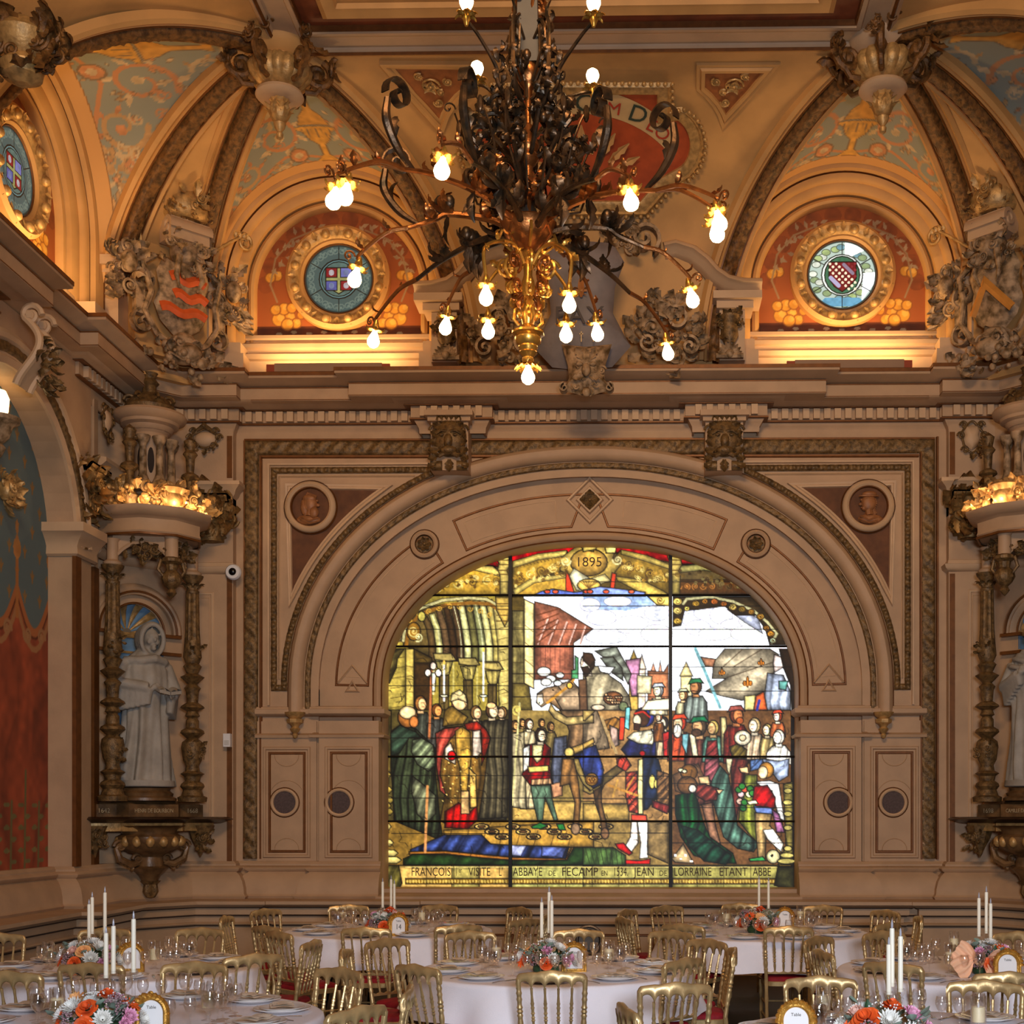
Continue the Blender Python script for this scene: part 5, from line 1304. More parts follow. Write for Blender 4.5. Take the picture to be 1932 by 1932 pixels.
for i in range(9): Sp(2, 830+72*i, 490, 30, 1.5, i, (-1)**i, .8, (190, 128, 60) if i < 5 else (100, 80, 44))
for i, x in enumerate((450, 545, 650, 760, 880, 1010, 1090)): Sp(1, x, 500-(i*12 if i < 5 else 60), 44, 1.6, i, (-1)**i, 1.1, (226, 206, 120) if i % 2 else (110, 80, 30))
for i, x in enumerate((1290, 1380, 1480, 1580)): Sp(1, x, 420-i*32, 46, 1.6, i, (-1)**i, 1.1, (236, 214, 130) if i % 2 else (112, 82, 30))
for i, x in enumerate((400, 490, 580, 670)): Sp(2, x, 300+i*38, 44, 1.6, i, (-1)**i, 1.1, (206, 180, 96) if i % 2 else (90, 66, 28))
for i in range(40): Ln(1, [(660+i*30, 350-i*5 if i < 15 else 330-(i-18)*7), (672+i*30, 362-i*5 if i < 15 else 342-(i-18)*7)], .6, (90, 62, 20))
# arcs under the frieze
for pts in (([(280, 960), (300, 800), (400, 690), (620, 610), (840, 590), (1000, 600), (1090, 650)]),):
    Ln(1, pts, 4.0, (60, 44, 18)); Ln(1, pts, 2.6, (206, 196, 140)); Ln(1, [(x+26, y+42) for x, y in pts], 3.4, (150, 104, 36))
    for i in range(9): Sp(1, 330+88*i, 780-90*math.sin(i*.4)-i*6, 26, 1.3, i, (-1)**i, .8, (214, 170, 70))
El(1, 370, 880, 60, 80, (166, 120, 40)); Sp(1, 370, 880, 50, 1.6, 1, 1, 1.2, (230, 210, 130)); Sp(1, 410, 930, 40, 1.5, 2, -1, 1.2, (220, 214, 160)); El(1, 440, 750, 34, 44, (196, 180, 90))
S(1, [(180, 730), (260, 650), (290, 690), (260, 960), (110, 960), (130, 860)], (176, 158, 110)); S(1, [(160, 810), (200, 760), (200, 850), (150, 850)], (206, 110, 30))
for yy in (880, 910, 940, 970): Ln(1, [(120, yy), (270, yy)], .8, (110, 90, 60))
arcR = [(870, 640), (900, 600), (1100, 580), (1300, 620), (1480, 700), (1600, 800), (1680, 900), (1640, 980)]
S(2, [(780, 575), (1620, 575), (1700, 660), (1850, 860), (1890, 1000), (1620, 1000), (1580, 860), (1500, 740), (1320, 740), (1230, 660), (1000, 690), (880, 700), (850, 830), (780, 840)], (58, 44, 22))
Ln(2, arcR, 2.4, (190, 184, 140)); 
for (x, y, r, c_) in ((900, 680, 26, GDL), (980, 640, 34, GLD), (1060, 620, 28, (190, 130, 40)), (1140, 620, 32, (206, 110, 40)), (1220, 640, 30, (176, 100, 30)), (1300, 670, 36, GDL), (1380, 690, 34, (120, 100, 40)), (1460, 710, 30, (150, 110, 40)), (1540, 750, 34, (170, 130, 50)), (1590, 850, 30, (150, 106, 36)), (1630, 900, 34, (170, 120, 40)), (1650, 960, 30, (170, 190, 160)), (820, 620, 40, GDL), (820, 700, 40, (220, 200, 120)), (820, 790, 36, (190, 160, 70))):
    El(2, x, y, r, r*.8, c_, .5); Sp(2, x, y, r*.9, 1.4, x, 1, .7, (90, 60, 20))
S(2, [(560, 575), (750, 575), (750, 660), (640, 650)], GDL); Sp(2, 670, 610, 36, 1.5, 0, 1, 1, (130, 96, 36))
# colonnettes with pendants at the main bars
for (c_, x, k_) in ((1, 1150, 1), (2, 800, .8)):
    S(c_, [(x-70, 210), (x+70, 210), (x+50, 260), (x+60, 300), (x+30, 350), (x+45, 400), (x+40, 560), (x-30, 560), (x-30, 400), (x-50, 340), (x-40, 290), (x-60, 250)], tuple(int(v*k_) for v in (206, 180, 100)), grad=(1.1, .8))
    for yy in (260, 300, 350, 385): Ln(c_, [(x-55, yy), (x+55, yy)], 1.0, (90, 66, 26))
S(1, [(1080, 580), (1200, 580), (1200, 700), (1190, 780), (1160, 840), (1130, 780), (1090, 700)], (206, 172, 86))
for yy in (640, 690, 740, 790): Ln(1, [(1090, yy), (1195, yy)], 1.0, (96, 70, 28))
# 1895 cartouche
S(1, [(1700, 200), (1800, 130), (1932, 110), (1932, 560), (1720, 540), (1760, 420), (1640, 350), (1640, 250)], (196, 166, 84)); S(2, [(0, 110), (160, 130), (290, 150), (260, 240), (340, 290), (280, 360), (230, 450), (0, 470)], (196, 166, 84))
GB_.ell(1111, 1061, 35, 26, (190, 150, 70), 1.0, grad=(1.15, .85)); Sp(1, 1690, 270, 44, 1.5, 0, 1, 1.6, (236, 222, 160)); Sp(2, 300, 260, 44, 1.5, PI, -1, 1.6, (236, 222, 160))
S(1, [(1800, 120), (1932, 100), (1932, 190), (1840, 170)], (200, 178, 96)); S(2, [(0, 100), (130, 120), (110, 170), (0, 190)], (190, 168, 90)); S(2, [(190, 150), (290, 140), (280, 200), (200, 200)], (220, 200, 120))
S(1, [(1720, 400), (1760, 330), (1932, 440), (1932, 560), (1780, 520)], (240, 232, 190), lead=.5); S(2, [(0, 440), (190, 380), (240, 440), (0, 520)], (232, 214, 150), lead=.5)
GB_.ell(1111, 1104, 22, 12, (226, 190, 96), .8)
for i in range(7): GB_.line([(1111, 1110), (1111-18+6*i, 1096)], .5, (110, 70, 24))
S(1, [(1690, 350), (1715, 380), (1770, 560), (1690, 560)], (216, 60, 30)); S(2, [(250, 370), (290, 380), (265, 560), (230, 540)], (216, 66, 36))
S(1, [(1420, 560), (1480, 530), (1580, 510), (1760, 540), (1930, 520), (1930, 575), (1420, 575)], (96, 120, 200)); S(2, [(0, 520), (150, 490), (400, 520), (540, 540), (540, 575), (0, 575)], (140, 160, 226))
for x in (1530, 1600, 1870): El(1, x, 535, 26, 16, (216, 80, 50))
for x in (60, 200, 420): El(2, x, 535, 26, 16, (220, 90, 60))
# grey pier, timbered house
S(1, [(1225, 700), (1330, 700), (1330, 1340), (1225, 1340)], (140, 126, 76), fold=(.5, 0, .5)); S(1, [(1225, 1330), (1370, 1330), (1400, 1564), (1225, 1564)], (120, 104, 52)); S(1, [(1330, 600), (1415, 640), (1415, 1380), (1330, 1330)], (236, 214, 150))
for yy in (850, 1000, 1150, 1250, 1450): Ln(1, [(1225, yy), (1330, yy)], .6, (60, 48, 24)); Ln(1, [(1330, yy-30), (1415, yy+40)], .5, (110, 90, 50))
S(1, [(1420, 620), (1620, 670), (1930, 860), (1760, 980), (1760, 1300), (1420, 1300)], (176, 110, 84), var=.2)
for k_ in range(5): Ln(1, [(1440, 740+k_*60), (1640-k_*10, 680+k_*46)], 1.3, (110, 60, 36)); Ln(1, [(1450+k_*90, 990), (1540+k_*80, 760+k_*20)], 1.5, (236, 196, 180)); Ln(1, [(1460+k_*90, 990), (1550+k_*80, 770+k_*20)], .8, (100, 50, 30))
for k_ in range(8): Ln(1, [(1430+k_*42, 1020), (1430+k_*42, 1290)], .6, (130, 76, 64))
# castle spires
for (x, y0, w_, c_) in ((440, 1040, 50, (180, 150, 76)), (510, 1080, 40, (236, 214, 190)), (610, 1150, 40, (206, 150, 120)), (670, 1130, 20, (226, 170, 140)), (895, 1140, 60, (226, 206, 150))):
    S(2, [(x-w_, y0+130), (x, y0), (x+w_, y0+130)], c_, lead=.5); S(2, [(x-w_*.8, y0+130), (x+w_*.8, y0+130), (x+w_*.8, 1564), (x-w_*.8, 1564)], tuple(min(330, int(v*1.15)) for v in c_), lead=.4)
S(2, [(370, 1130), (500, 1110), (470, 1440), (420, 1440)], (196, 140, 170)); S(2, [(560, 1220), (700, 1230), (740, 1160), (750, 1564), (560, 1564)], (196, 130, 90), lead=.5); S(2, [(470, 1260), (600, 1270), (590, 1420), (470, 1420)], (240, 226, 180), lead=.5)
# crowd ground tone
S(3, [(60, 0), (1200, 0), (1200, 960), (60, 960)], (84, 72, 36), lead=0); S(3, [(1225, 0), (1932, 0), (1932, 960), (1225, 960)], (150, 126, 70), lead=0); S(4, [(0, 0), (760, 0), (760, 960), (0, 960)], (176, 136, 84), lead=0); S(4, [(775, 0), (1820, 0), (1820, 1340), (775, 1340)], (120, 84, 50), lead=0)
S(3, [(60, 960), (1932, 960), (1932, 1350), (60, 1350)], (150, 116, 50), lead=0); S(4, [(0, 960), (760, 960), (760, 1350), (0, 1350)], (160, 132, 76), lead=0)
S(3, [(1225, 790), (1932, 790), (1932, 960), (1225, 960)], (186, 154, 84)); S(4, [(0, 810), (400, 810), (400, 960), (0, 960)], (186, 154, 84), fold=(.3, PI/2, .3))
# flagstones, oval rings, blue cloth, green floor
S(3, [(630, 1040), (1932, 960), (1932, 1190), (630, 1190)], (184, 142, 62))
for i in range(13): El(3, 960+90*i, 1010+44*(i % 3), 62, 24, (206, 170, 100), 1.1); El(3, 960+90*i, 1010+44*(i % 3), 34, 11, (96, 66, 36), .6)
for i in range(8): Ln(3, [(700+150*i, 1040), (660+150*i, 1180)], .6, (70, 50, 20))
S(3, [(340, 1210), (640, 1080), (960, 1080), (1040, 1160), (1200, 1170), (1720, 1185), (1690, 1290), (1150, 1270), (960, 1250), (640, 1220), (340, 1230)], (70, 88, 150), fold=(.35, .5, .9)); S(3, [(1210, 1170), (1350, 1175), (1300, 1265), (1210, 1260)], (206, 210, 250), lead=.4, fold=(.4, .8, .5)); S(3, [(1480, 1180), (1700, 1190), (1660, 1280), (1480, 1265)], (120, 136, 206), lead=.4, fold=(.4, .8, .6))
S(3, [(330, 1228), (640, 1222), (960, 1252), (1200, 1275), (1690, 1290), (1740, 1190), (1700, 1300), (1200, 1300), (960, 1285), (640, 1245), (330, 1250)], (206, 134, 50))
S(3, [(280, 1290), (360, 1250), (700, 1255), (1200, 1300), (1700, 1300), (1760, 1190), (1932, 1190), (1932, 1345), (280, 1345)], (46, 76, 34), fold=(.3, .9, .6)); S(4, [(0, 1190), (260, 1190), (370, 1260), (370, 1345), (0, 1345)], (92, 120, 64), fold=(.3, .3, .5))
for i in range(8): Ln(4, [(20+44*i, 1200), (60+40*i, 1340)], .5, (36, 44, 20))
# left column of the frame
S(3, [(70, 0), (175, 0), (175, 540), (70, 540)], (120, 100, 44), fold=(.6, 0, .5)); S(1, [(90, 1030), (290, 1030), (230, 1120), (220, 1200), (160, 1330), (90, 1330)], (104, 90, 46), fold=(.4, .8, .6))
for (y, w_) in ((560, 110), (620, 70), (690, 120), (740, 60), (780, 135), (830, 110), (880, 130), (930, 80), (1010, 110), (1060, 90), (1150, 130), (1240, 170), (1300, 200)):
    S(3, [(66, y-28), (66+w_*.8, y-28), (66+w_, y), (66+w_*.8, y+30), (66, y+30)], (206, 186, 114) if y > 900 else (150, 128, 60), grad=(1.2, .7), lead=.6)
# monks and clergy at left
def man(c, x, y, r, skin=(240, 206, 160), hair=(120, 84, 44), hd=1, body=None, bw=2.6, bl=9.0, fold=(.8, .1, .6), tons=False, hat=None):
    if body is not None:
        S(c, [(x-r*1.0, y+r*1.3), (x+r*.9, y+r*1.25), (x+r*bw*.55, y+r*2.2), (x+r*bw*.62, y+r*bl), (x-r*bw*.62, y+r*bl), (x-r*bw*.6, y+r*2.4)], body, fold=fold)
    S(c, [(x-r*.45, y+r*.5), (x+r*.4, y+r*.5), (x+r*.5, y+r*1.5), (x-r*.5, y+r*1.5)], tuple(v*.85 for v in skin), lead=.4)
    El(c, x, y, r*.82, r*1.05, hair, .8)
    El(c, x+hd*r*.22, y+r*.12, r*.60, r*.86, skin, .5)
    if tons: El(c, x-r*.1, y-r*.62, r*.62, r*.42, (226, 180, 126), .4)
    Ln(c, [(x+hd*r*.1, y-r*.1), (x+hd*r*.55, y-r*.12)], .55, (84, 50, 28)); Ln(c, [(x+hd*r*.5, y-r*.05), (x+hd*r*.62, y+r*.28)], .5, (120, 74, 44)); Ln(c, [(x+hd*r*.22, y+r*.52), (x+hd*r*.5, y+r*.5)], .55, (130, 60, 40))
    if hat is not None: S(c, [(x-r*1.1, y-r*.35), (x-r*.7, y-r*1.1), (x+r*.6, y-r*1.2), (x+r*1.1, y-r*.45), (x+r*.2, y-r*.6)], hat)
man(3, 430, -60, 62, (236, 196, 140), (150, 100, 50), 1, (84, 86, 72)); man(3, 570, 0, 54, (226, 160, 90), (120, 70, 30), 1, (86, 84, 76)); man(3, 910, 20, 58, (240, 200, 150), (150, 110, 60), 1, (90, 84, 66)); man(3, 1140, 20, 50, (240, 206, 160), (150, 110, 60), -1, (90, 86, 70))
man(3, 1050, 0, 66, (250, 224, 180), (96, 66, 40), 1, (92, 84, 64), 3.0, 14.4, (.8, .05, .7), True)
S(3, [(960, 100), (1190, 80), (1185, 930), (930, 945), (900, 600), (940, 300)], (98, 88, 64), fold=(.8, .03, .75))
S(3, [(175, 180), (260, 120), (390, 160), (470, 240), (560, 330), (560, 560), (600, 960), (620, 1080), (560, 1110), (200, 960), (175, 500)], (70, 78, 52), fold=(.7, .05, .8)); S(3, [(170, 200), (250, 130), (390, 190), (440, 240), (330, 240), (250, 370), (175, 400)], (70, 92, 70), fold=(.5, .9, .6))
S(3, [(360, 260), (440, 240), (540, 300), (560, 480), (500, 530), (400, 470), (350, 360)], (150, 160, 120), fold=(.7, .8, .7)); S(3, [(360, 570), (460, 650), (560, 740), (560, 900), (480, 980), (400, 900), (350, 700)], (136, 138, 104), fold=(.5, .3, .7))
El(3, 320, 60, 88, 92, (150, 96, 44), .9); El(3, 318, 20, 72, 56, (246, 214, 160), .5); El(3, 372, 100, 40, 52, (206, 130, 66), .5)
Ln(3, [(525, -340), (505, 240)], 2.2, (196, 120, 70)); Ln(3, [(490, 660), (470, 1230)], 2.4, (226, 160, 96)); Ln(1, [(545, 1230), (540, 1420)], 2.2, (230, 214, 160)); S(1, [(525, 1240), (565, 1240), (555, 1400), (530, 1400)], (240, 230, 190))
for (dx, dy) in ((0, -50), (-45, 10), (45, 10)): El(1, 540+dx, 1230+dy, 28, 34, (250, 226, 206), .8)
for x, y0 in ((634, 1150), (976, 1040)): Ln(1, [(x, y0), (x, 1480)], 1.9, (255, 250, 235)); El(1, x, 1440, 34, 12, (230, 224, 190), .6); Ln(1, [(x, y0-10), (x, y0+10)], 2.0, (250, 200, 90))
# bishop in red cope
S(3, [(560, 200), (640, 150), (780, 140), (920, 100), (990, 150), (1040, 240), (1010, 380), (990, 600), (960, 780), (930, 950), (700, 1010), (600, 960), (640, 740), (580, 600)], (150, 112, 50), fold=(.6, .1, .5))
S(3, [(560, 200), (640, 160), (790, 140), (700, 240), (640, 330), (610, 450), (600, 560), (650, 740), (600, 700), (570, 500)], (226, 96, 76), fold=(.5, .2, .5)); S(3, [(810, 120), (920, 95), (1000, 170), (1035, 240), (1000, 370), (960, 480), (960, 200), (900, 180), (830, 170)], (206, 56, 34), fold=(.5, .2, .4))
S(3, [(730, 180), (790, 140), (860, 190), (870, 400), (840, 640), (850, 900), (790, 900), (770, 500), (740, 380)], (190, 150, 66), var=.3); S(3, [(850, 500), (910, 560), (920, 840), (860, 850)], (196, 160, 84), var=.3)
S(3, [(880, 180), (950, 170), (960, 360), (920, 420), (880, 400)], (236, 214, 190), fold=(.6, 0, .4)); S(3, [(640, 330), (690, 280), (740, 400), (730, 470), (640, 420)], (240, 220, 190)); El(3, 700, 395, 36, 42, (190, 20, 20))
S(3, [(640, 880), (760, 800), (860, 880), (920, 830), (930, 950), (840, 1030), (640, 1020)], (200, 22, 16), fold=(.7, .1, .6)); S(3, [(780, 700), (850, 700), (855, 900), (780, 900)], (206, 166, 110), var=.3)
for i in range(60): x, y = 620+((i*53) % 300), 420+((i*37) % 380); El(3, x, y, 7, 6, ((110, 70, 26), (236, 206, 120))[i % 2], 0)
El(1, 770, 1490, 68, 76, (240, 206, 150)); S(1, [(690, 1490), (700, 1420), (770, 1385), (820, 1430), (835, 1500), (760, 1470)], (226, 206, 150)); Ln(1, [(800, 1480), (830, 1530)], .6, (120, 80, 50)); S(1, [(700, 1500), (740, 1564), (700, 1564)], (206, 100, 90))
S(3, [(640, 0), (700, -40), (840, 60), (800, 120), (700, 130), (620, 140)], (160, 126, 56), fold=(.5, .7, .4))
# centre : page boy, horse, king
for (x, y, r) in ((1250, 130, 40), (1310, 110, 34), (1480, 110, 34), (1560, 140, 36)): man(3, x, y, r, (206, 160, 100), (110, 76, 40), 1, (140, 120, 70), 2.4, 8)
man(3, 1370, 120, 46, (250, 236, 200), (96, 60, 36), 1, (226, 206, 160), 2.6, 16); S(3, [(1225, 200), (1330, 190), (1350, 860), (1225, 840)], (196, 180, 140), fold=(.7, 0, .5)); Ln(3, [(1290, -60), (1225, 820)], 1.7, (226, 214, 150)); Sp(1, 1270, 1560, 44, 1.4, PI/2, 1, 2.0, (220, 200, 110))
S(3, [(1590, 240), (1700, 220), (1700, 560), (1640, 720), (1580, 700), (1560, 500)], (96, 100, 116), fold=(.6, 0, .5)); S(3, [(1560, 640), (1660, 620), (1660, 740), (1580, 760)], (206, 150, 110), lead=.5)
S(3, [(1340, 300), (1500, 280), (1560, 330), (1550, 500), (1580, 640), (1380, 650), (1310, 560), (1340, 430)], (170, 16, 20), fold=(.5, .4, .7)); S(3, [(1400, 300), (1500, 290), (1480, 420), (1440, 460), (1400, 400)], (240, 220, 160)); S(3, [(1320, 330), (1380, 300), (1370, 500), (1320, 540)], (246, 240, 226), fold=(.6, .5, .4)); S(3, [(1360, 490), (1540, 480), (1540, 530), (1370, 540)], (226, 196, 110)); S(3, [(1390, 600), (1560, 590), (1570, 640), (1390, 650)], (230, 180, 130), fold=(.9, 0, .7), lead=.5)
S(3, [(1385, 655), (1560, 650), (1570, 760), (1620, 950), (1590, 960), (1510, 760), (1490, 960), (1445, 960), (1400, 760)], (120, 150, 120), fold=(.5, 0, .4)); S(3, [(1390, 1010), (1470, 975), (1530, 1000), (1480, 1030), (1400, 1025)], (36, 110, 50)); S(3, [(1610, 990), (1670, 985), (1690, 1040), (1630, 1040)], (36, 110, 50))
man(3, 1470, 215, 58, (252, 232, 196), (50, 30, 20), 1)
# horse body
S(1, [(1450, 1440), (1500, 1390), (1640, 1330), (1740, 1310), (1800, 1420), (1850, 1564), (1640, 1564), (1560, 1500), (1480, 1520)], (176, 140, 100), fold=(.3, .8, .4)); S(1, [(1450, 1440), (1520, 1410), (1540, 1480), (1480, 1530), (1440, 1500)], (214, 196, 170))
S(1, [(1560, 1400), (1640, 1340), (1740, 1300), (1830, 1400), (1900, 1564), (1660, 1564)], (206, 176, 140), fold=(.25, .9, .35))
S(1, [(1440, 1420), (1510, 1370), (1620, 1350), (1660, 1400), (1600, 1450), (1540, 1500), (1480, 1540), (1435, 1500)], (196, 160, 120), fold=(.3, .6, .3)); S(1, [(1440, 1430), (1490, 1420), (1500, 1500), (1470, 1530), (1436, 1495)], (236, 220, 196), lead=.5); El(1, 1580, 1390, 9, 8, (40, 26, 14), 0); El(1, 1462, 1500, 6, 8, (60, 40, 24), 0)
for (x, y, r) in ((1500, 1230, 60), (1560, 1290, 44), (1640, 1260, 36), (1520, 1320, 48), (1620, 1330, 36)): El(1, x, y, r, r*.7, (250, 246, 236), .6)
Ln(1, [(1530, 1500), (1720, 1350), (1760, 1300)], 2.4, (206, 150, 60)); El(1, 1725, 1350, 26, 28, (230, 180, 80)); S(1, [(1770, 1090), (1800, 1110), (1800, 1290), (1740, 1290), (1740, 1220), (1770, 1210)], (80, 150, 100))
S(3, [(1640, 0), (1932, 0), (1932, 340), (1760, 370), (1700, 330), (1720, 180), (1690, 100)], (160, 124, 86), fold=(.35, .3, .5)); S(4, [(0, 0), (120, 0), (200, 200), (230, 330), (0, 360)], (186, 160, 126), fold=(.35, .2, .5))
S(3, [(1560, -60), (1600, 0), (1700, 60), (1932, 40), (1932, 110), (1700, 130), (1590, 70), (1540, 0)], (196, 170, 110), var=.4); S(4, [(0, -10), (130, -90), (150, -40), (20, 90), (0, 90)], (196, 166, 100), var=.4)
S(3, [(1720, 330), (1932, 260), (1932, 310), (1740, 390)], (206, 168, 90)); S(4, [(0, 290), (90, 240), (100, 280), (0, 340)], (206, 168, 90)); El(3, 1720, 365, 42, 42, (214, 190, 110))
S(3, [(1760, 390), (1932, 320), (1932, 610), (1830, 560), (1780, 480)], (60, 76, 150), fold=(.35, .4, .7)); S(4, [(0, 340), (110, 300), (150, 420), (180, 520), (160, 640), (60, 690), (0, 600)], (66, 84, 158), fold=(.35, .4, .7))
S(3, [(1690, 420), (1800, 420), (1870, 620), (1932, 680), (1932, 720), (1840, 640), (1760, 480)], (206, 176, 100)); S(4, [(0, 640), (60, 700), (170, 640), (190, 560), (140, 690), (60, 730), (0, 700)], (206, 176, 100)); El(4, 75, 600, 56, 56, (190, 140, 60)); Sp(4, 60, 600, 40, 1.5, 0, 1, 1.1, (110, 70, 24)); Sp(4, 95, 600, 40, 1.5, PI, -1, 1.1, (110, 70, 24))
S(3, [(1660, 420), (1760, 420), (1800, 620), (1820, 800), (1800, 1040), (1750, 1050), (1770, 800), (1720, 640), (1640, 660)], (176, 128, 72), fold=(.5, 0, .5)); S(4, [(90, 700), (160, 660), (160, 800), (200, 960), (210, 1060), (160, 1060), (150, 940), (110, 820)], (130, 96, 60), fold=(.5, 0, .5))
El(3, 1775, 1030, 40, 50, (150, 120, 90)); El(4, 190, 1070, 36, 50, (130, 96, 66))
# rider
S(1, [(1800, 1420), (1830, 1300), (1932, 1260), (1932, 1564), (1830, 1564)], (196, 184, 156), fold=(.3, .4, .5)); S(2, [(0, 1250), (60, 1180), (150, 1180), (240, 1270), (330, 1330), (400, 1440), (420, 1564), (0, 1564)], (214, 198, 160), fold=(.3, .7, .5)); S(2, [(100, 1050), (290, 1010), (420, 1250), (390, 1340), (330, 1220), (260, 1110), (170, 1100)], (190, 196, 176), fold=(.4, 1, .5)); S(2, [(150, 1110), (260, 1100), (340, 1200), (350, 1310), (240, 1230)], (150, 156, 140), fold=(.4, 1, .5)); S(2, [(130, 1180), (280, 1190), (230, 1250), (150, 1230)], (300, 300, 300))
man(1, 1880, 1150, 78, (246, 226, 200), (60, 40, 26), -1); S(1, [(1820, 1190), (1880, 1180), (1910, 1230), (1860, 1290)], (50, 34, 24), lead=.4); S(2, [(0, 1060), (80, 1070), (110, 1130), (60, 1190), (0, 1130)], (66, 44, 30), lead=.5)
S(1, [(1800, 1300), (1870, 1290), (1880, 1564), (1810, 1564)], (110, 80, 56), lead=.6); El(2, 260, 1460, 84, 60, (130, 84, 50)); 
for i in range(14): El(2, 200+(i*37) % 130, 1430+(i*23) % 70, 15, 11, (216, 176, 130), .5)
El(2, 130, 1540, 60, 26, (206, 186, 160)); El(2, 350, 1530, 40, 40, (130, 140, 100))
S(4, [(180, 90), (280, 60), (360, 100), (330, 180), (200, 170)], (176, 124, 56), fold=(.8, .5, .6)); S(4, [(230, 130), (300, 160), (310, 300), (250, 330)], (196, 166, 150), fold=(.5, .2, .4)); Ln(4, [(160, 60), (210, 200), (290, 370)], 2.8, (190, 160, 110)); S(4, [(320, 60), (370, 60), (350, 260), (310, 260)], (206, 66, 34)); S(4, [(370, -20), (410, -30), (400, 170), (360, 150)], (120, 190, 190))
# king Francois
S(4, [(520, 400), (640, 380), (690, 560), (700, 760), (620, 780), (560, 860), (480, 880), (480, 560)], (34, 48, 76), fold=(.4, .2, .6)); S(4, [(330, 340), (400, 250), (520, 210), (640, 240), (720, 380), (700, 400), (380, 400)], (40, 44, 96), fold=(.4, .1, .7))
S(4, [(380, 240), (440, 190), (590, 170), (640, 240), (600, 300), (480, 290)], (240, 230, 200), fold=(.5, .5, .3)); S(4, [(590, 160), (660, 180), (720, 300), (740, 400), (690, 390), (650, 260)], (310, 306, 296)); El(4, 600, 620, 30, 62, (196, 180, 100)); El(4, 635, 640, 18, 40, (196, 180, 100)); El(4, 515, 375, 26, 24, (190, 10, 20))
S(4, [(480, 430), (520, 420), (520, 900), (470, 900)], (226, 214, 150)); S(4, [(370, 540), (470, 530), (480, 900), (400, 880), (370, 740)], (206, 90, 66), fold=(.9, .8, .9))
S(4, [(290, 420), (370, 400), (420, 480), (370, 530), (300, 500)], (206, 76, 56), fold=(.9, .5, .7)); S(4, [(180, 560), (290, 480), (350, 520), (260, 590), (190, 640), (160, 700)], (120, 100, 60)); S(4, [(420, 905), (550, 910), (555, 960), (420, 955)], (206, 70, 50))
S(4, [(420, 960), (470, 960), (480, 1150), (420, 1230), (360, 1190), (410, 1100)], (310, 290, 270)); S(4, [(470, 960), (580, 960), (560, 1140), (565, 1280), (490, 1290), (500, 1150)], (318, 306, 290), lead=.6); S(4, [(280, 1160), (350, 1150), (430, 1240), (400, 1260), (300, 1200)], (190, 24, 24)); S(4, [(370, 1300), (500, 1305), (585, 1290), (580, 1335), (370, 1335)], (196, 30, 26))
Ln(4, [(220, 650), (470, 740)], 2.4, (206, 150, 70)); Ln(4, [(300, 610), (260, 750)], 1.8, (206, 160, 80)); Ln(4, [(440, 580), (380, 690)], 1.3, (200, 150, 60))
El(4, 530, 60, 90, 86, (60, 66, 150)); El(4, 510, 70, 66, 76, (84, 54, 30)); El(4, 470, 90, 36, 52, (250, 226, 190), .5); S(4, [(440, 110), (500, 120), (490, 180), (440, 170)], (70, 44, 26), lead=.4); El(4, 640, 20, 44, 32, (320, 320, 315)); Ln(4, [(450, 30), (520, 10), (580, 60)], 1.6, (206, 50, 30))
# courtiers behind
for (x, y, r, h_, b_) in ((700, 110, 52, (60, 50, 46), (226, 200, 160)), (660, 60, 36, (150, 80, 30), (160, 100, 50))): man(4, x, y, r, (252, 232, 200), h_, -1, b_, 2.2, 6)
S(4, [(640, 520), (760, 560), (760, 900), (640, 800)], (150, 110, 70), fold=(.9, .8, .8)); S(4, [(690, 200), (750, 180), (750, 400), (700, 400)], (170, 40, 36)); S(4, [(600, 780), (760, 830), (730, 900), (600, 840)], (170, 60, 56), fold=(.8, .4, .5)); S(4, [(560, 960), (740, 960), (740, 1330), (560, 1250)], (150, 124, 80), fold=(.3, .9, .3))
man(2, 655, 1390, 54, (252, 240, 200), (150, 150, 150), -1, (290, 270, 220), 2.4, 4, hat=(176, 180, 186)); man(2, 870, 1430, 46, (226, 190, 140), (150, 100, 50), -1, (200, 190, 150), 2.4, 4, hat=(176, 180, 150)); man(2, 980, 1360, 62, (196, 140, 90), (90, 60, 36), -1, (150, 160, 150), 2.8, 5, hat=(40, 120, 76))
S(2, [(560, 1480), (760, 1460), (760, 1564), (500, 1564)], (280, 262, 220))
# banner with lilies
S(2, [(1130, 1150), (1230, 1030), (1620, 1030), (1700, 1080), (1650, 1250), (1580, 1400), (1380, 1480), (1200, 1440), (1060, 1400), (1240, 1290), (1120, 1290)], (206, 190, 160), fold=(.12, .9, .45)); S(2, [(1020, 1100), (1150, 1120), (1130, 1190), (1060, 1180)], (170, 120, 90)); Ln(2, [(1250, 1280), (1640, 1150)], .7, (60, 44, 30)); Ln(2, [(1200, 1200), (1380, 1040)], .7, (60, 44, 30)); Ln(2, [(1300, 1190), (1560, 1030)], .7, (60, 44, 30))
for (x, y, s_) in ((1428, 1325, 1), (1205, 1235, .7), (1545, 1150, .7)):
    El(2, x, y-8*s_, 12*s_, 48*s_, (190, 120, 40), .3); El(2, x-26*s_, y+4, 15*s_, 22*s_, (190, 120, 40), .3); El(2, x+26*s_, y+4, 15*s_, 22*s_, (190, 120, 40), .3); Ln(2, [(x-30*s_, y+22*s_), (x+30*s_, y+22*s_)], 1.0, (190, 120, 40))
Ln(2, [(975, 1030), (1190, 1540)], 3.0, (130, 180, 186))
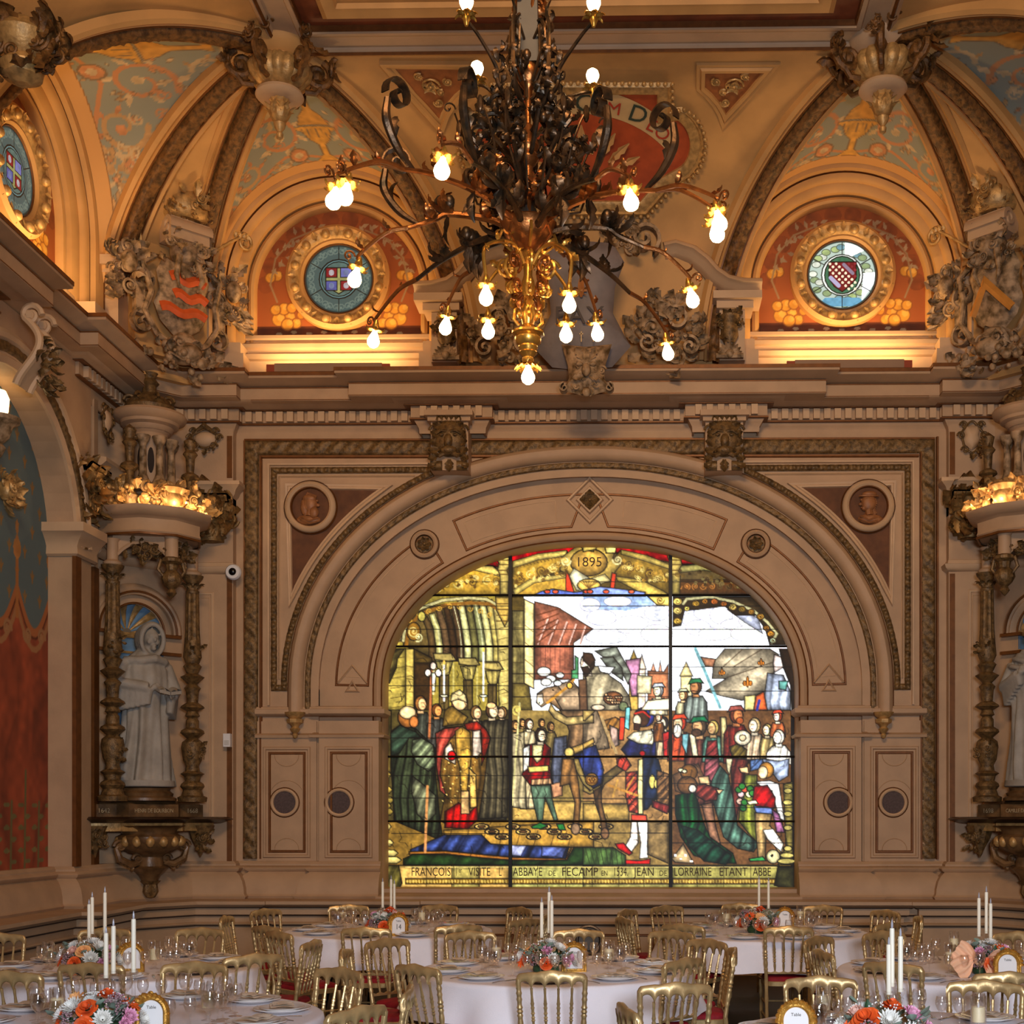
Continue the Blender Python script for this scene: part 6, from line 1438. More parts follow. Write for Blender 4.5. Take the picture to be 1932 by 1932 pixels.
S(2, [(1660, 1080), (1720, 1100), (1760, 1180), (1660, 1240), (1650, 1160)], (226, 206, 196)); S(2, [(1600, 1240), (1740, 1260), (1800, 1400), (1800, 1564), (1560, 1564)], (186, 196, 216), fold=(.6, 0, .4)); S(2, [(1700, 1310), (1780, 1310), (1760, 1390), (1700, 1380)], (110, 170, 160)); S(2, [(1700, 1030), (1890, 1030), (1900, 1564), (1810, 1564), (1800, 1350), (1740, 1200)], (44, 28, 14))
S(2, [(1400, 1440), (1500, 1430), (1490, 1564), (1400, 1564)], (220, 206, 140)); S(2, [(1500, 1440), (1570, 1400), (1600, 1564), (1480, 1564)], (206, 100, 50)); Ln(2, [(1530, 1480), (1510, 1560)], 2.6, (50, 60, 150))
# right crowd
man(4, 840, 110, 66, (240, 214, 170), (206, 70, 34), -1, (206, 90, 50), 2.6, 5, hat=(214, 80, 40)); El(4, 820, 180, 36, 60, (250, 240, 226))
man(4, 1010, 140, 76, (206, 164, 116), (90, 70, 50), -1, (120, 70, 56), 2.8, 9, hat=(20, 110, 70)); S(4, [(920, 210), (970, 200), (1000, 400), (950, 400)], (226, 214, 180)); S(4, [(860, 210), (920, 200), (900, 390), (860, 300)], (120, 170, 176)); El(4, 985, 195, 44, 34, (84, 60, 40), .5)
man(4, 1130, 150, 60, (226, 186, 130), (206, 180, 100), -1, (110, 160, 140), 2.6, 5); S(4, [(1080, 270), (1160, 260), (1180, 420), (1060, 400)], (176, 70, 66), fold=(.9, .8, .7)); S(4, [(1060, 420), (1180, 420), (1180, 580), (1120, 620), (1050, 580)], (176, 100, 106), fold=(.9, .8, .7))
S(4, [(1190, 60), (1240, 60), (1270, 380), (1200, 390)], (214, 196, 140), fold=(.8, 0, .5)); man(4, 1330, 40, 70, (200, 130, 80), (120, 60, 36), 1, (140, 50, 40), 2.6, 6, hat=(150, 80, 70)); El(4, 1360, 90, 34, 30, (150, 80, 40), .4)
man(4, 1490, 130, 62, (252, 236, 206), (206, 180, 130), -1, (236, 206, 170), 2.6, 5); El(4, 1385, 240, 74, 66, (240, 226, 196), .9); El(4, 1385, 240, 30, 28, (206, 186, 150), .5); man(4, 1600, 170, 50, (250, 230, 190), (206, 180, 110), -1, (206, 180, 120), 2.2, 5); man(4, 1690, 50, 46, (250, 236, 210), (206, 90, 50), -1, (214, 120, 70), 2.4, 4, hat=(210, 80, 50)); man(4, 1700, 230, 60, (320, 310, 280), (250, 240, 220), -1, (330, 320, 300), 3.0, 4)
S(4, [(1270, 320), (1340, 290), (1420, 340), (1420, 420), (1300, 420)], (130, 110, 50), fold=(.9, .7, .6)); S(4, [(1280, 410), (1440, 430), (1400, 560), (1330, 960), (1290, 960), (1290, 640)], (136, 62, 52), fold=(.5, .1, .6)); S(4, [(1240, 420), (1300, 420), (1270, 560), (1250, 520)], (226, 214, 170), lead=.6)
S(4, [(1540, 420), (1700, 440), (1790, 420), (1780, 570), (1700, 620), (1640, 540)], (206, 220, 250), fold=(.4, .6, .4)); S(4, [(1450, 430), (1560, 420), (1560, 500), (1450, 530)], (110, 140, 190), fold=(.8, .8, .7)); S(4, [(1350, 500), (1430, 490), (1440, 550), (1370, 540)], (230, 190, 140))
S(4, [(780, 560), (1000, 460), (1060, 600), (1000, 780), (900, 740), (800, 700)], (130, 96, 66), lead=.4)
# kneeling women in green
S(4, [(1120, 600), (1190, 480), (1260, 560), (1310, 800), (1340, 1000), (1430, 1080), (1530, 1160), (1480, 1230), (1340, 1200), (1220, 1100), (1160, 900), (1100, 700)], (110, 150, 130), fold=(.45, .35, .75)); S(4, [(1030, 820), (1120, 800), (1150, 1000), (1200, 1180), (1100, 1100)], (150, 110, 84))
S(4, [(1000, 580), (1090, 570), (1110, 680), (1030, 700)], (226, 190, 140)); S(4, [(970, 650), (1060, 640), (1180, 680), (1160, 780), (1060, 790), (980, 740)], (150, 66, 56), fold=(.9, .8, .7)); S(4, [(1150, 690), (1220, 690), (1180, 730)], (236, 200, 150))
S(4, [(800, 740), (960, 700), (1000, 800), (1040, 960), (1100, 1100), (1300, 1240), (1330, 1330), (1200, 1330), (960, 1260), (850, 1100), (800, 900)], (28, 104, 52), fold=(.6, .15, .85)); S(4, [(850, 1000), (1000, 1040), (1120, 1140), (1290, 1260), (1240, 1340), (1050, 1310), (920, 1180)], (36, 84, 62), fold=(.5, .7, .8))
El(4, 920, 540, 74, 70, (130, 90, 44)); El(4, 905, 650, 86, 76, (120, 84, 50)); El(4, 950, 680, 34, 36, (236, 226, 210)); El(4, 850, 520, 24, 16, (236, 220, 170)); El(4, 880, 530, 22, 16, (236, 220, 170)); S(4, [(770, 1290), (870, 1160), (960, 1330), (800, 1320)], (206, 176, 130))
for (x, y) in ((800, 1260), (850, 1290), (890, 1260), (940, 1310)): El(4, x, y, 12, 10, (330, 325, 320), 0)
# boy with flowers
S(4, [(1410, 560), (1510, 560), (1520, 1160), (1430, 1060), (1350, 960), (1370, 760)], (156, 160, 66), fold=(.5, .05, .6))
for (x, y, c_) in ((1400, 690, (206, 90, 60)), (1440, 730, (240, 230, 170)), (1370, 730, (226, 190, 190)), (1350, 690, (50, 120, 50)), (1450, 680, (50, 120, 50)), (1380, 660, (50, 120, 50)), (1390, 850, (40, 110, 50)), (1360, 790, (226, 190, 170)), (1400, 800, (50, 120, 50)), (1470, 720, (60, 130, 60))): El(4, x, y, 30, 28, c_, .7)
S(4, [(1500, 620), (1620, 610), (1700, 640), (1750, 960), (1700, 940), (1640, 700), (1560, 680)], (330, 326, 320)); S(4, [(1490, 660), (1600, 650), (1670, 760), (1660, 850), (1500, 830), (1470, 780)], (200, 20, 26), fold=(.5, .6, .5)); S(4, [(1420, 790), (1500, 780), (1520, 810), (1440, 820)], (250, 220, 180)); S(4, [(1480, 830), (1650, 850), (1640, 910), (1500, 890)], (110, 130, 180))
S(4, [(1490, 890), (1640, 900), (1620, 1000), (1700, 1100), (1750, 1230), (1700, 1240), (1620, 1110), (1590, 1060), (1580, 1290), (1520, 1290), (1500, 1060)], (236, 196, 130), fold=(.5, .2, .4)); S(4, [(1640, 860), (1700, 900), (1750, 1060), (1680, 1060)], (170, 110, 150)); S(4, [(1440, 1290), (1560, 1270), (1590, 1305), (1450, 1310)], (60, 150, 80)); S(4, [(1560, 1040), (1650, 1030), (1740, 1160), (1720, 1230), (1600, 1120)], (320, 310, 290), lead=.5)
El(4, 1590, 520, 66, 70, (186, 134, 60)); El(4, 1560, 540, 44, 56, (255, 226, 180), .5); Ln(4, [(1530, 530), (1520, 560), (1535, 580)], .6, (150, 90, 50)); El(4, 1650, 1270, 60, 60, (206, 196, 150)); El(4, 1640, 1262, 14, 14, (40, 30, 20), 0)
# right frame column and dark return
S(4, [(1800, 0), (1900, 0), (1900, 1350), (1800, 1350)], (26, 16, 8), lead=0); S(4, [(1740, 640), (1820, 620), (1820, 1340), (1690, 1340), (1760, 1180)], (140, 126, 66), grad=(1, .9)); 
for (y, w_) in ((700, 60), (800, 70), (900, 60), (1020, 60), (1200, 60), (1260, 100), (1310, 130)): El(4, 1790-w_*.2, y, w_*.6, 24, (176, 162, 96), .7)
# inscription base
S(3, [(240, 1345), (1200, 1345), (1200, 1560), (240, 1560)], (196, 160, 90), lead=.6); S(3, [(700, 1345), (940, 1345), (940, 1560), (700, 1560)], (166, 150, 84), lead=.6); S(3, [(1210, 1345), (1932, 1345), (1932, 1560), (1210, 1560)], (176, 170, 100), lead=.6); S(4, [(0, 1345), (760, 1345), (760, 1560), (0, 1560)], (160, 150, 88), lead=.6); S(4, [(775, 1345), (1700, 1345), (1700, 1560), (775, 1560)], (150, 142, 80), lead=.6)
for c_, xa, xb in ((3, 300, 1200), (3, 1215, 1932), (4, 0, 755), (4, 780, 1680)):
    S(c_, [(xa, 1460), (xb, 1460), (xb, 1508), (xa, 1508)], (120, 90, 26), lead=.7)
    for x in range(xa+14, xb-10, 26): El(c_, x, 1484, 9, 14, (206, 176, 90), 0)
    Ln(c_, [(xa, 1362), (xb, 1362)], .8, (226, 206, 130))
for x in (480, 718, 940): Ln(3, [(x, 1345), (x, 1560)], .5, (60, 44, 20))
for x in (1445, 1690): Ln(3, [(x, 1345), (x, 1560)], .5, (60, 50, 24))
for x in (80, 310, 530): Ln(4, [(x, 1345), (x, 1560)], .5, (60, 50, 24))
for x in (990, 1220, 1455): Ln(4, [(x, 1345), (x, 1560)], .5, (60, 50, 24))
S(4, [(1690, 1360), (1830, 1360), (1830, 1560), (1660, 1520)], (56, 54, 30)); S(3, [(80, 1345), (240, 1345), (270, 1500), (240, 1560), (66, 1560)], (120, 108, 50), fold=(.4, .5, .7))
# thin horizontal saddle bars
for (c_, y, xa, xb) in ((1, 450, 560, 1200), (1, 660, 300, 1200), (1, 862, 140, 1932), (1, 1247, 1220, 1932), (1, 1352, 80, 1200), (1, 1447, 1220, 1932), (2, 450, 0, 1500), (2, 660, 0, 1700), (2, 862, 0, 1830), (2, 1187, 770, 1890), (2, 1247, 0, 760), (2, 1398, 770, 1900), (2, 1447, 0, 760), (3, 240, 70, 1200), (3, 568, 70, 1932), (3, 762, 70, 1932), (3, 1070, 180, 1200), (4, 572, 0, 760), (4, 768, 0, 760), (4, 636, 775, 1890), (4, 846, 775, 1890), (4, 1066, 0, 745), (4, 1152, 775, 1880), (3, 1347, 70, 1932), (4, 1355, 0, 1860)):
    Ln(c_, [(xa, y), (xb, y)], .62, (10, 8, 6))
# fine grain of old glass, extra small scrolls and lead lines
_r = random.Random(12)
for (c_, x0, x1, f_) in ((1, 480, 1100, lambda x: 470-.05*(x-480)), (1, 1240, 1700, lambda x: 440-.30*(x-1240)), (2, 330, 740, lambda x: 300+.32*(x-330)), (2, 800, 1400, lambda x: 400+.03*(x-800))):
    for i in range(34):
        x = _r.uniform(x0, x1); y = f_(x)+_r.uniform(-55, 75); dk_ = 0.55 if (c_ == 2 and x > 780) else 1
        Sp(c_, x, y, _r.uniform(12, 26), 1.3, _r.uniform(0, 6), _r.choice((-1, 1)), .7, tuple(int(v*dk_) for v in ((236, 212, 130), (104, 74, 26), (206, 160, 66))[i % 3]))
for i in range(150):
    c_ = _r.choice((3, 4, 3, 4, 1)); x, y = _r.uniform(90, 1780), _r.uniform(60, 1180) if c_ != 1 else _r.uniform(1040, 1500)
    if c_ == 1 and x > 1180: continue
    a = _r.uniform(-.5, .5)+(PI/2 if _r.random() < .6 else 0); L_ = _r.uniform(24, 70); Ln(c_, [(x, y), (x+L_*math.cos(a), y+L_*math.sin(a)), (x+L_*1.6*math.cos(a+.4), y+L_*1.6*math.sin(a+.4))], .42, (26, 18, 10))
_g = GB_._up(RNG.rand(GB_.ny//2+3, GB_.nx//2+3), 2); _m = GB_._up(RNG.rand(GB_.ny//16+3, GB_.nx//16+3), 16)
GB_.a *= (0.80+0.28*_g+0.16*(_m-.3))[..., None]
_t = GB_.a/255; GB_.a = np.where(_t < 1, _t**1.16*1.20, _t*.99+.02)*255
GB_.a *= (0.93+0.14*GB_.noise)[..., None]
win = empty('window_1', (AX, YG, 2.8)); struct(win)
def gfn(X_, Y_):
    k = (X_-CX)/F; Xw = YG*(k*CT-ST)/(CT+k*ST); cz = -Xw*ST+YG*CT
    return np.stack([Xw-AX, np.zeros_like(Xw), EYE+(CY-Y_)*cz/F-2.8], -1)
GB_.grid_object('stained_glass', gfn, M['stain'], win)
dkl = mat('dark_glass_paint', (70, 52, 26), .6, var=.1, vs=4)
def wtext(s, px, py, h, sx, al='CENTER'):
    p = EX(*WP(px, py, YG-.015))-EX(AX, YG, 2.8)
    textobj('inscription', s, h, tuple(p), (PI/2, 0, 0), dkl, win, .001, sx, al)
hh = .145
for (s_, a, b) in (('FRANÇOIS', 772, 854), ('I', 858, 864), ('VISITE', 874, 935), ('L’', 937, 953), ('ABBAYE', 965, 1026), ('FECAMP', 1057, 1131), ('1534.', 1150, 1192), ('JEAN', 1193, 1238), ('LORRAINE', 1268, 1346), ('ETANT', 1356, 1411), ('ABBE', 1418, 1457)):
    o_w = len(s_)*hh*.66*160; wtext(s_, (a+b)/2, 1645.5, hh, (b-a)/o_w*1.02)
for (s_, a, b) in (('er', 864, 873), ('DE', 1034, 1049), ('EN', 1134, 1147), ('DE', 1243, 1259)):
    wtext(s_, (a+b)/2, 1648 if s_ != 'er' else 1642, hh*.6, (b-a)/(2*hh*.6*.66*160))
wtext('1895', 1111, 1061, .16, 1.0)
# iron bars
mb = MB()
for y in (1123, 1219.6, 1427.6, 1549.5):
    a = EX(*WP(705, y, YG-.03)); b = EX(*WP(1522, y, YG-.03)); mb.tube([a, b], .014, 6)
mbv = mb; mb.v = [v-EX(AX, YG, 2.8) for v in mb.v]; mb.build('cross_bar', M['iron'], win)
for x in (963, 1265):
    mb = MB(); a = EX(*WP(x, 1000, YG-.04))-EX(AX, YG, 2.8); b = EX(*WP(x, 1680, YG-.04))-EX(AX, YG, 2.8)
    mb.obox((a+b)/2, (1, 0, 0), (0, 1, 0), (0, 0, 1), .020, .03, abs(a[2]-b[2])/2); mb.build('mullion', M['iron'], win)
mb = MB(); mb.add([(-3, .06, -2.2), (3, .06, -2.2), (3, .06, 2.6), (-3, .06, 2.6)], [(0, 1, 2, 3)]); mb.build('window_back', M['cavity'], win, ang=0)

# ---- security camera and motion sensor
c = WP(441, 1080, YR-.07); o = empty('security_camera', c); tag(o, 'white dome security camera on the plaster strip left of the dark carved band', 'camera')
mb = MB(); Mx = [[1, 0, 0], [0, 0, -1], [0, 1, 0]]; mb.lathe([(.09, 0), (.09, .03), (.075, .05), (.02, .052)], seg=26, M=Mx); mb.build('housing', M['white'], o)
mb = MB(); mb.ell((0, -.045, 0), (.045, .035, .045), 16, 10); mb.build('lens_dome', M['black'], o)
c = WP(430, 1397, YR-.07); o = empty('motion_sensor', c); tag(o, 'small white motion sensor box on the wall below the camera', 'sensor')
mb = MB(); mb.box(-.04, .04, -.05, .02, -.075, .075); mb.build('case', M['white'], o)
mb = MB(); mb.box(-.028, .028, -.054, -.05, -.055, .0); mb.build('sensor_lens', mat('pale_lens', (200, 196, 190), .3, var=.05, vs=3), o)

# ================================================================ STATUE NICHES
def aedicule(sd):
    if sd < 0: O = EX(-5.57, 14.58, 0); t = nrm(EX(1, 1, 0)); n = nrm(EX(1, -1, 0))
    else: O = EX(2*AX+5.57, 14.58, 0); t = nrm(EX(1, -1, 0)); n = nrm(EX(-1, -1, 0))
    up = EX(0, 0, 1); ms = 1 if sd < 0 else -1       # mirrored sideways sense
    o = empty('statue_niche', tuple(O+EX(0, 0, 1.0)))
    side = 'left' if sd < 0 else 'right'
    tag(o, 'carved and gilded niche with canopy and bracket in the %s corner' % side, 'niche')
    L = lambda x, y, z: t*x*ms+n*y+up*(z-1.0)
    rv = O+EX(0, 0, 1.0)
    def half(mb, prof, cx, cy, cz, seg=20, flute=0, nf=0, sx=1.0):
        p = L(cx, cy, cz); mb.lathe(prof, p, seg, flute, nf)
    # bracket
    mb = MB()
    half(mb, [(0, -.75), (.04, -.74), (.07, -.68), (.06, -.60), (.09, -.56)], 0, .38, 1.62, 16, .2, 8); mb.build('leaf_drop', M['carved'], o)
    mb = MB(); half(mb, [(.08, -.57), (.11, -.50), (.17, -.44), (.19, -.42), (.14, -.40), (.13, -.30), (.16, -.27), (.22, -.25), (.30, -.20), (.34, -.12), (.34, -.08), (.28, -.05), (.30, 0), (.36, .04)], 0, .36, 1.62, 30, .05, 12)
    mb.build('bracket_bowl', M['wood'], o)
    mb = MB()
    for k_ in range(9): a = -PI*.5+(k_-4)*.42+math.atan2(n[1], n[0])+PI/2; d = EX(math.cos(a), math.sin(a), 0); mb.ell(L(0, .36, 1.49)+d*.33, (.05, .05, .06), 8, 6)
    mb.build('gadroons', M['gilt'], o)
    for s_ in (-1, 1):
        mb = MB(); mb.tube([L(s_*.14, .40, 1.26), L(s_*.24, .42, 1.24), L(s_*.36, .42, 1.30), L(s_*.40, .42, 1.42), L(s_*.34, .42, 1.48)], [.03, .045, .045, .03, .02], 8)
        mb.scroll(L(s_*.16, .42, 1.30), t*s_, up, .06, 1.4, .02); mb.scroll(L(s_*.36, .43, 1.44), t*s_, up, .07, 1.4, .022)
        for k_ in range(4): mb.leaf(L(s_*(.22+.04*k_), .42, 1.24+.03*k_), -up+t*s_*.3, n, .09, .03, .8)
        mb.build('scroll_arm', M['wood'], o)
        mb = MB(); half(mb, [(0, -.36), (.02, -.32), (.05, -.24), (.10, -.14), (.12, -.06), (.14, 0)], s_*.60, .34, 1.66, 14, .12, 7); cluster(mb, L(s_*.60, .42, 1.50), t, up, n, .11, .10, .05, 14, 60+s_, 'ls', .08)
        mb.build('side_corbel', M['carved'], o)
    # shelf
    def slab(mb, z0, z1, k=0.0, kk=None):
        kk = k if kk is None else kk
        pl_ = lambda k: [(-.86-k, 0), (-.86-k, .44+k), (-.70-k*.3, .52+k), (-.36, .54+k), (-.28, .66+k), (.28, .66+k), (.36, .54+k), (.70+k*.3, .52+k), (.86+k, .44+k), (.86+k, 0)]
        a = [L(x, y, z0) for x, y in pl_(k)]; b = [L(x, y, z1) for x, y in pl_(kk)]; m_ = len(a); o_ = mb.n
        mb.add(a+b, [(i, (i+1) % m_, m_+(i+1) % m_, m_+i) for i in range(m_)]+[tuple(range(m_-1, -1, -1)), tuple(range(m_, 2*m_))])
    mb = MB(); slab(mb, 1.60, 1.69, -.10); mb.build('dentil_course', M['gilt'], o)
    mb = MB(); slab(mb, 1.69, 1.73, -.04, .06); slab(mb, 1.73, 1.755, .06, .02); mb.build('shelf', mat('dark_wax_shelf', (56, 38, 24), .3, var=.3, vs=8) if sd < 0 else bpy.data.materials['dark_wax_shelf'], o)
    mb = MB(); slab(mb, 1.755, 1.89, -.20); slab(mb, 1.89, 1.93, -.24, -.30)
    mb.build('name_plinth', M['wood'], o)
    ang = math.atan2(-n[0]*0+t[1], t[0])
    names = (('1642', -.50, .07), ('HENRI DE BOURBON', 0, .062), ('1668', .50, .07)) if sd < 0 else (('1698', .50, .07), ('CAMILLE DE VILLEROY', 0, .058), ('1720', -.5, .07))
    for tx, x, sz in names[:3 if sd < 0 else 2]:
        p = L(x*1.0, (.345 if abs(x) > .1 else .468), 1.82)
        textobj('name_letters', tx, sz, tuple(p), (PI/2, 0, ang), M['letter'], o, .002, .95 if abs(x) > .1 else .74)
    mb = MB(); half(mb, [(.34, 0), (.34, .03), (.30, .05), (.31, .08), (.27, .11), (.28, .14), (.0, .15)], 0, .22, 1.93, 30); mb.build('statue_plinth', M['wood'], o)
    # two colonnettes
    for s_ in (-1, 1):
        prof = [(.15, 0), (.16, .05), (.12, .07), (.10, .13), (.13, .17), (.12, .2), (.08, .23), (.09, .28), (.13, .31), (.08, .34), (.07, .40), (.10, .46), (.12, .60), (.11, .66), (.06, .70), (.13, .76), (.12, .79), (.07, .82), (.07, .90), (.05, .93), (.08, .95), (.06, 1.0), (.13, 1.04), (.12, 1.06), (.06, 1.1), (.07, 1.22), (.09, 1.26), (.05, 1.30), (.13, 1.38), (.06, 1.42), (.09, 1.48), (.10, 1.50), (.07, 1.53), (.10, 1.60), (.085, 1.78)]
        mb = MB(); half(mb, prof, s_*.45, .45, 1.92, 18); cluster(mb, L(s_*.45, .52, 1.92+.55), t, up, n, .09, .10, .04, 12, 71+s_, 'ls', .07); cluster(mb, L(s_*.45, .52, 1.92+1.66), t, up, n, .08, .09, .04, 10, 75+s_, 'l', .07)
        mb.build('baluster_column', M['carved'], o)
        mb = MB(); half(mb, [(.075, 0), (.068, .1), (.062, .52), (.06, .53)], s_*.45, .45, 3.70, 24, .14, 12); mb.build('fluted_shaft', M['carved'], o)
        mb = MB(); half(mb, [(.07, 0), (.075, .03), (.06, .04), (.07, .12), (.11, .17), (.12, .20)], s_*.45, .45, 4.22, 16)
        for k_ in range(8): a = k_*PI/4; mb.leaf(L(s_*.45, .45, 4.26)+EX(math.cos(a), math.sin(a), 0)*.05, EX(math.cos(a)*.3, math.sin(a)*.3, 1), EX(math.cos(a), math.sin(a), 0), .13, .04, 1.3)
        mb.build('capital', M['carved'], o)
        mb = MB(); half(mb, [(.09, 0), (.10, .03), (.06, .06), (.06, .25), (.08, .28)], s_*.45, .45, 4.42, 14); mb.build('post', M['plaster'], o)
    # hanging vase in front, two small arches
    mb = MB(); half(mb, [(0, -.42), (.02, -.40), (.05, -.36), (.03, -.32), (.07, -.28), (.10, -.22), (.09, -.16), (.05, -.12), (.06, -.06), (.10, -.03), (.10, 0), (.07, .02)], .04, .80, 4.50, 20, .1, 10)
    for s_ in (-1, 1): mb.tube([L(.04+s_*.08, .80, 4.30), L(.04+s_*.15, .80, 4.38), L(.04+s_*.12, .80, 4.48), L(.04+s_*.06, .80, 4.46)], [.012, .02, .02, .012], 6)
    mb.build('hanging_vase', M['carved'], o)
    mb = MB(); half(mb, [(.07, 0), (.07, .22), (.09, .26)], .04, .80, 4.50, 12)
    def flatarc(p0, p1, zs, rise, ztop):
        """wall of a small arch between two points"""
        P = []
        for k_ in range(17):
            f = k_/16; q = EX(*p0)*(1-f)+EX(*p1)*f; zz_ = zs+rise*math.sin(PI*f)**.7; P.append([(q[0], q[1], zz_-1.0+0), (q[0], q[1], ztop-1.0)])
        mb.grid(np.array(P))
        rim = [p[0] for p in P]; mb.tube(rim, .022, 6)
    ptsA = [L(-.45, .45, 1.0), L(.04, .80, 1.0), L(.45, .45, 1.0)]
    for a, b in ((0, 1), (1, 2)): flatarc(ptsA[a], ptsA[b], 4.46, .22, 4.76)
    for s_ in (-1, 1): flatarc(L(s_*.45, .45, 1.0), L(s_*.45, .0, 1.0), 4.46, .2, 4.76)
    mb.build('canopy_arches', M['plaster'], o)
    for a, b in ((0, 1), (1, 2)):
        mb = MB(); q = (ptsA[a]+ptsA[b])/2+EX(0, 0, 3.60); cluster(mb, q, nrm(ptsA[b]-ptsA[a]), up, n, .20, .06, .04, 22, 80+a, 'lls', .09); mb.leaf(q+EX(0, 0, -.05), -up, n, .14, .05, .3)
        mb.build('lace_tracery', M['carved'], o)
    # canopy entablature
    cp = lambda k: [(-.50-k, 0), (-.50-k, .48+k*.8), (-.30-k*.4, .78+k), (.04, .90+k), (.36+k*.4, .78+k), (.50+k, .48+k*.8), (.50+k, 0)]
    mb = MB(); P = [L(x, y, 4.74) for x, y in cp(0)]
    pr = [(-.3, 0), (.0, 0), (.02, .03), (.01, .06), (.01, .16), (.05, .19), (.09, .20), (.13, .25), (.13, .28), (-.3, .30)]
    sweep(mb, P, UP, pr, flip=(sd > 0))
    mb.add([L(x, y, 5.02) for x, y in cp(0)], [tuple(range(7))]); mb.build('canopy', M['plaster'], o)
    mb = MB(); sweep(mb, P, UP, [(.0, -.012), (.025, -.01), (.025, .012), (0, .014)], flip=(sd > 0)); mb.build('gilt_line', M['goldline'], o)
    # lit cresting
    mb = MB()
    for (x, y) in ((-.42, .52), (-.22, .68), (.04, .76), (.30, .68), (.44, .50)): cluster(mb, L(x, y-.04, 5.16), t, up, n, .19, .16, .10, 34, int(90+x*10), 'llsb', .13); mb.ell(L(x, y+.04, 5.12), (.05, .05, .06), 10, 7)
    half(mb, [(.05, 0), (.10, .04), (.13, .12), (.11, .18), (.15, .24), (.13, .26), (.0, .27)], .06, .76, 5.02, 16)
    mb.build('cresting', M['gilt'], o)
    for s_, yy in ((-1, .50), (1, .20)):
        nn_ = EX(0, -1, 0) if s_ > 0 else EX(-sd, 0, 0); tt_ = np.cross(nn_, up)
        q = L(s_*.80, yy, 5.22); mb = MB(); mb.lathe([(0, -.35), (.15, -.34), (.16, -.1), (.22, .10), (0, .12)], q, 12); cluster(mb, q-EX(0, 0, .05), tt_, up, nn_, .24, .26, .24, 70, 95+s_, 'lls', .17); sweep(mb, [q-tt_*.24-nn_*.05+EX(0, 0, .12), q+tt_*.24-nn_*.05+EX(0, 0, .12)], nn_, [(-.03, 0), (-.03, .22), (0, .25), (.03, .27), (.05, .27), (.05, 0)])
        for k_ in range(7): mb.leaf(q+tt_*(-.18+.06*k_)+nn_*.16-EX(0, 0, .3), up+tt_*(-.3+.1*k_), nn_, .18, .05, 1.0); mb.build('corinthian_capital', M['gilt'], o)
    # turret
    mb = MB(); half(mb, [(.0, 0), (.30, 0), (.28, .08), (.30, .12), (.24, .16), (.22, .25), (.16, .30), (.16, .72), (.20, .78), (.19, .84), (.24, .90)], 0, .36, 5.06, 12); mb.build('turret', M['plaster'], o)
    for k_ in range(5):
        a = math.atan2(n[1], n[0])+(k_-2)*.72; d = EX(math.cos(a), math.sin(a), 0)
        mb = MB(); q = L(0, .36, 5.24)+d*.24; mb.lathe([(.09, 0), (.10, .08), (.07, .12), (.05, .17), (.04, .2), (.035, .50), (.06, .54), (.08, .60)], q, 12); mb.build('turret_column', M['stone'], o)
        a2 = a+.36
        if k_ < 4:
            d2 = EX(math.cos(a2), math.sin(a2), 0); tt = EX(-d2[1], d2[0], 0); mb = MB(); q = L(0, .36, 5.60)+d2*.155
            V = [q+tt*.035*math.cos(b)+EX(0, 0, 1)*(.14 if math.sin(b) > 0 else .14)*math.sin(b)+d2*.008 for b in np.linspace(0, 2*PI, 16, endpoint=False)]
            mb.add(V, [tuple(range(16))]); mb.build('lancet', M['cavity'], o)
    mb = MB(); half(mb, [(.22, 0), (.24, .02), (.25, .05), (.30, .07), (.31, .10), (.37, .13), (.39, .17), (.37, .20), (.0, .22)], 0, .36, 5.93, 30); mb.build('turret_cornice', M['plaster'], o)
    mb = MB(); half(mb, [(.26, 0), (.27, .06), (.20, .15), (.08, .22), (.07, .30), (.10, .33), (.06, .38), (.09, .44), (.0, .46)], 0, .36, 6.14, 18)
    for k_ in range(7): a = k_*.9; d = EX(math.cos(a), math.sin(a), 0); mb.scroll(L(0, .36, 6.26)+d*.20, d, up, .07, 1.4, .018); mb.leaf(L(0, .36, 6.16)+d*.2, up+d*.2, d, .14, .05, 1)
    mb.build('dome', M['carved'], o)
    for (x, y, z) in ((.34, .62, 5.05), (-.34, .62, 5.05)):
        mb = MB(); half(mb, [(.08, 0), (.10, .1), (.05, .16), (.04, .36), (.10, .40), (.09, .43), (.04, .46), (.05, .62), (.08, .66), (.05, .70), (.07, .80), (.0, .86)], x, y, z, 14); cluster(mb, L(x, y, z+.72), t, up, n, .07, .08, .05, 8, 7, 'l', .07); mb.build('pinnacle', M['carved'], o)
    # niche back: arched recess with shell
    mb = MB(); R = .30; zs = 3.80
    out = [(R+.14, 2.0)]+[((R+.14)*math.cos(a), zs+(R+.14)*math.sin(a)) for a in np.linspace(0, PI, 21)]+[(-R-.14, 2.0)]
    P = [L(x, .02, z) for x, z in out[1:-1]]
    sweep(mb, P, n, [(-.03, 0), (-.03, .06), (0, .08), (.03, .05), (.05, .06), (.08, .04), (.10, 0)]); mb.build('arch_frame', M['plaster'], o)
    mb = MB(); mb.tube([p+n*.07+EX(0, 0, .0) for p in P], .014, 6); mb.tube([L((R+.02)*math.cos(a), .04, zs+(R+.02)*math.sin(a)) for a in np.linspace(0, PI, 21)], .012, 6)
    for zz_ in (zs-.02, zs-.22):
        for s_ in (-1, 1): mb.obox(L(s_*(R+.08), .06, zz_), t, n, up, .12, .03, .018)
    mb.build('gilt_moulding', M['goldline'], o)
    mb = MB()
    V = []
    for z in np.linspace(1.93, zs, 8): V.append([L(.315*math.cos(a), .02-.26*math.sin(a), z) for a in np.linspace(0, PI, 17)])
    mb.grid(V); mb.build('recess', M['blueshell'], o)
    mb = MB()
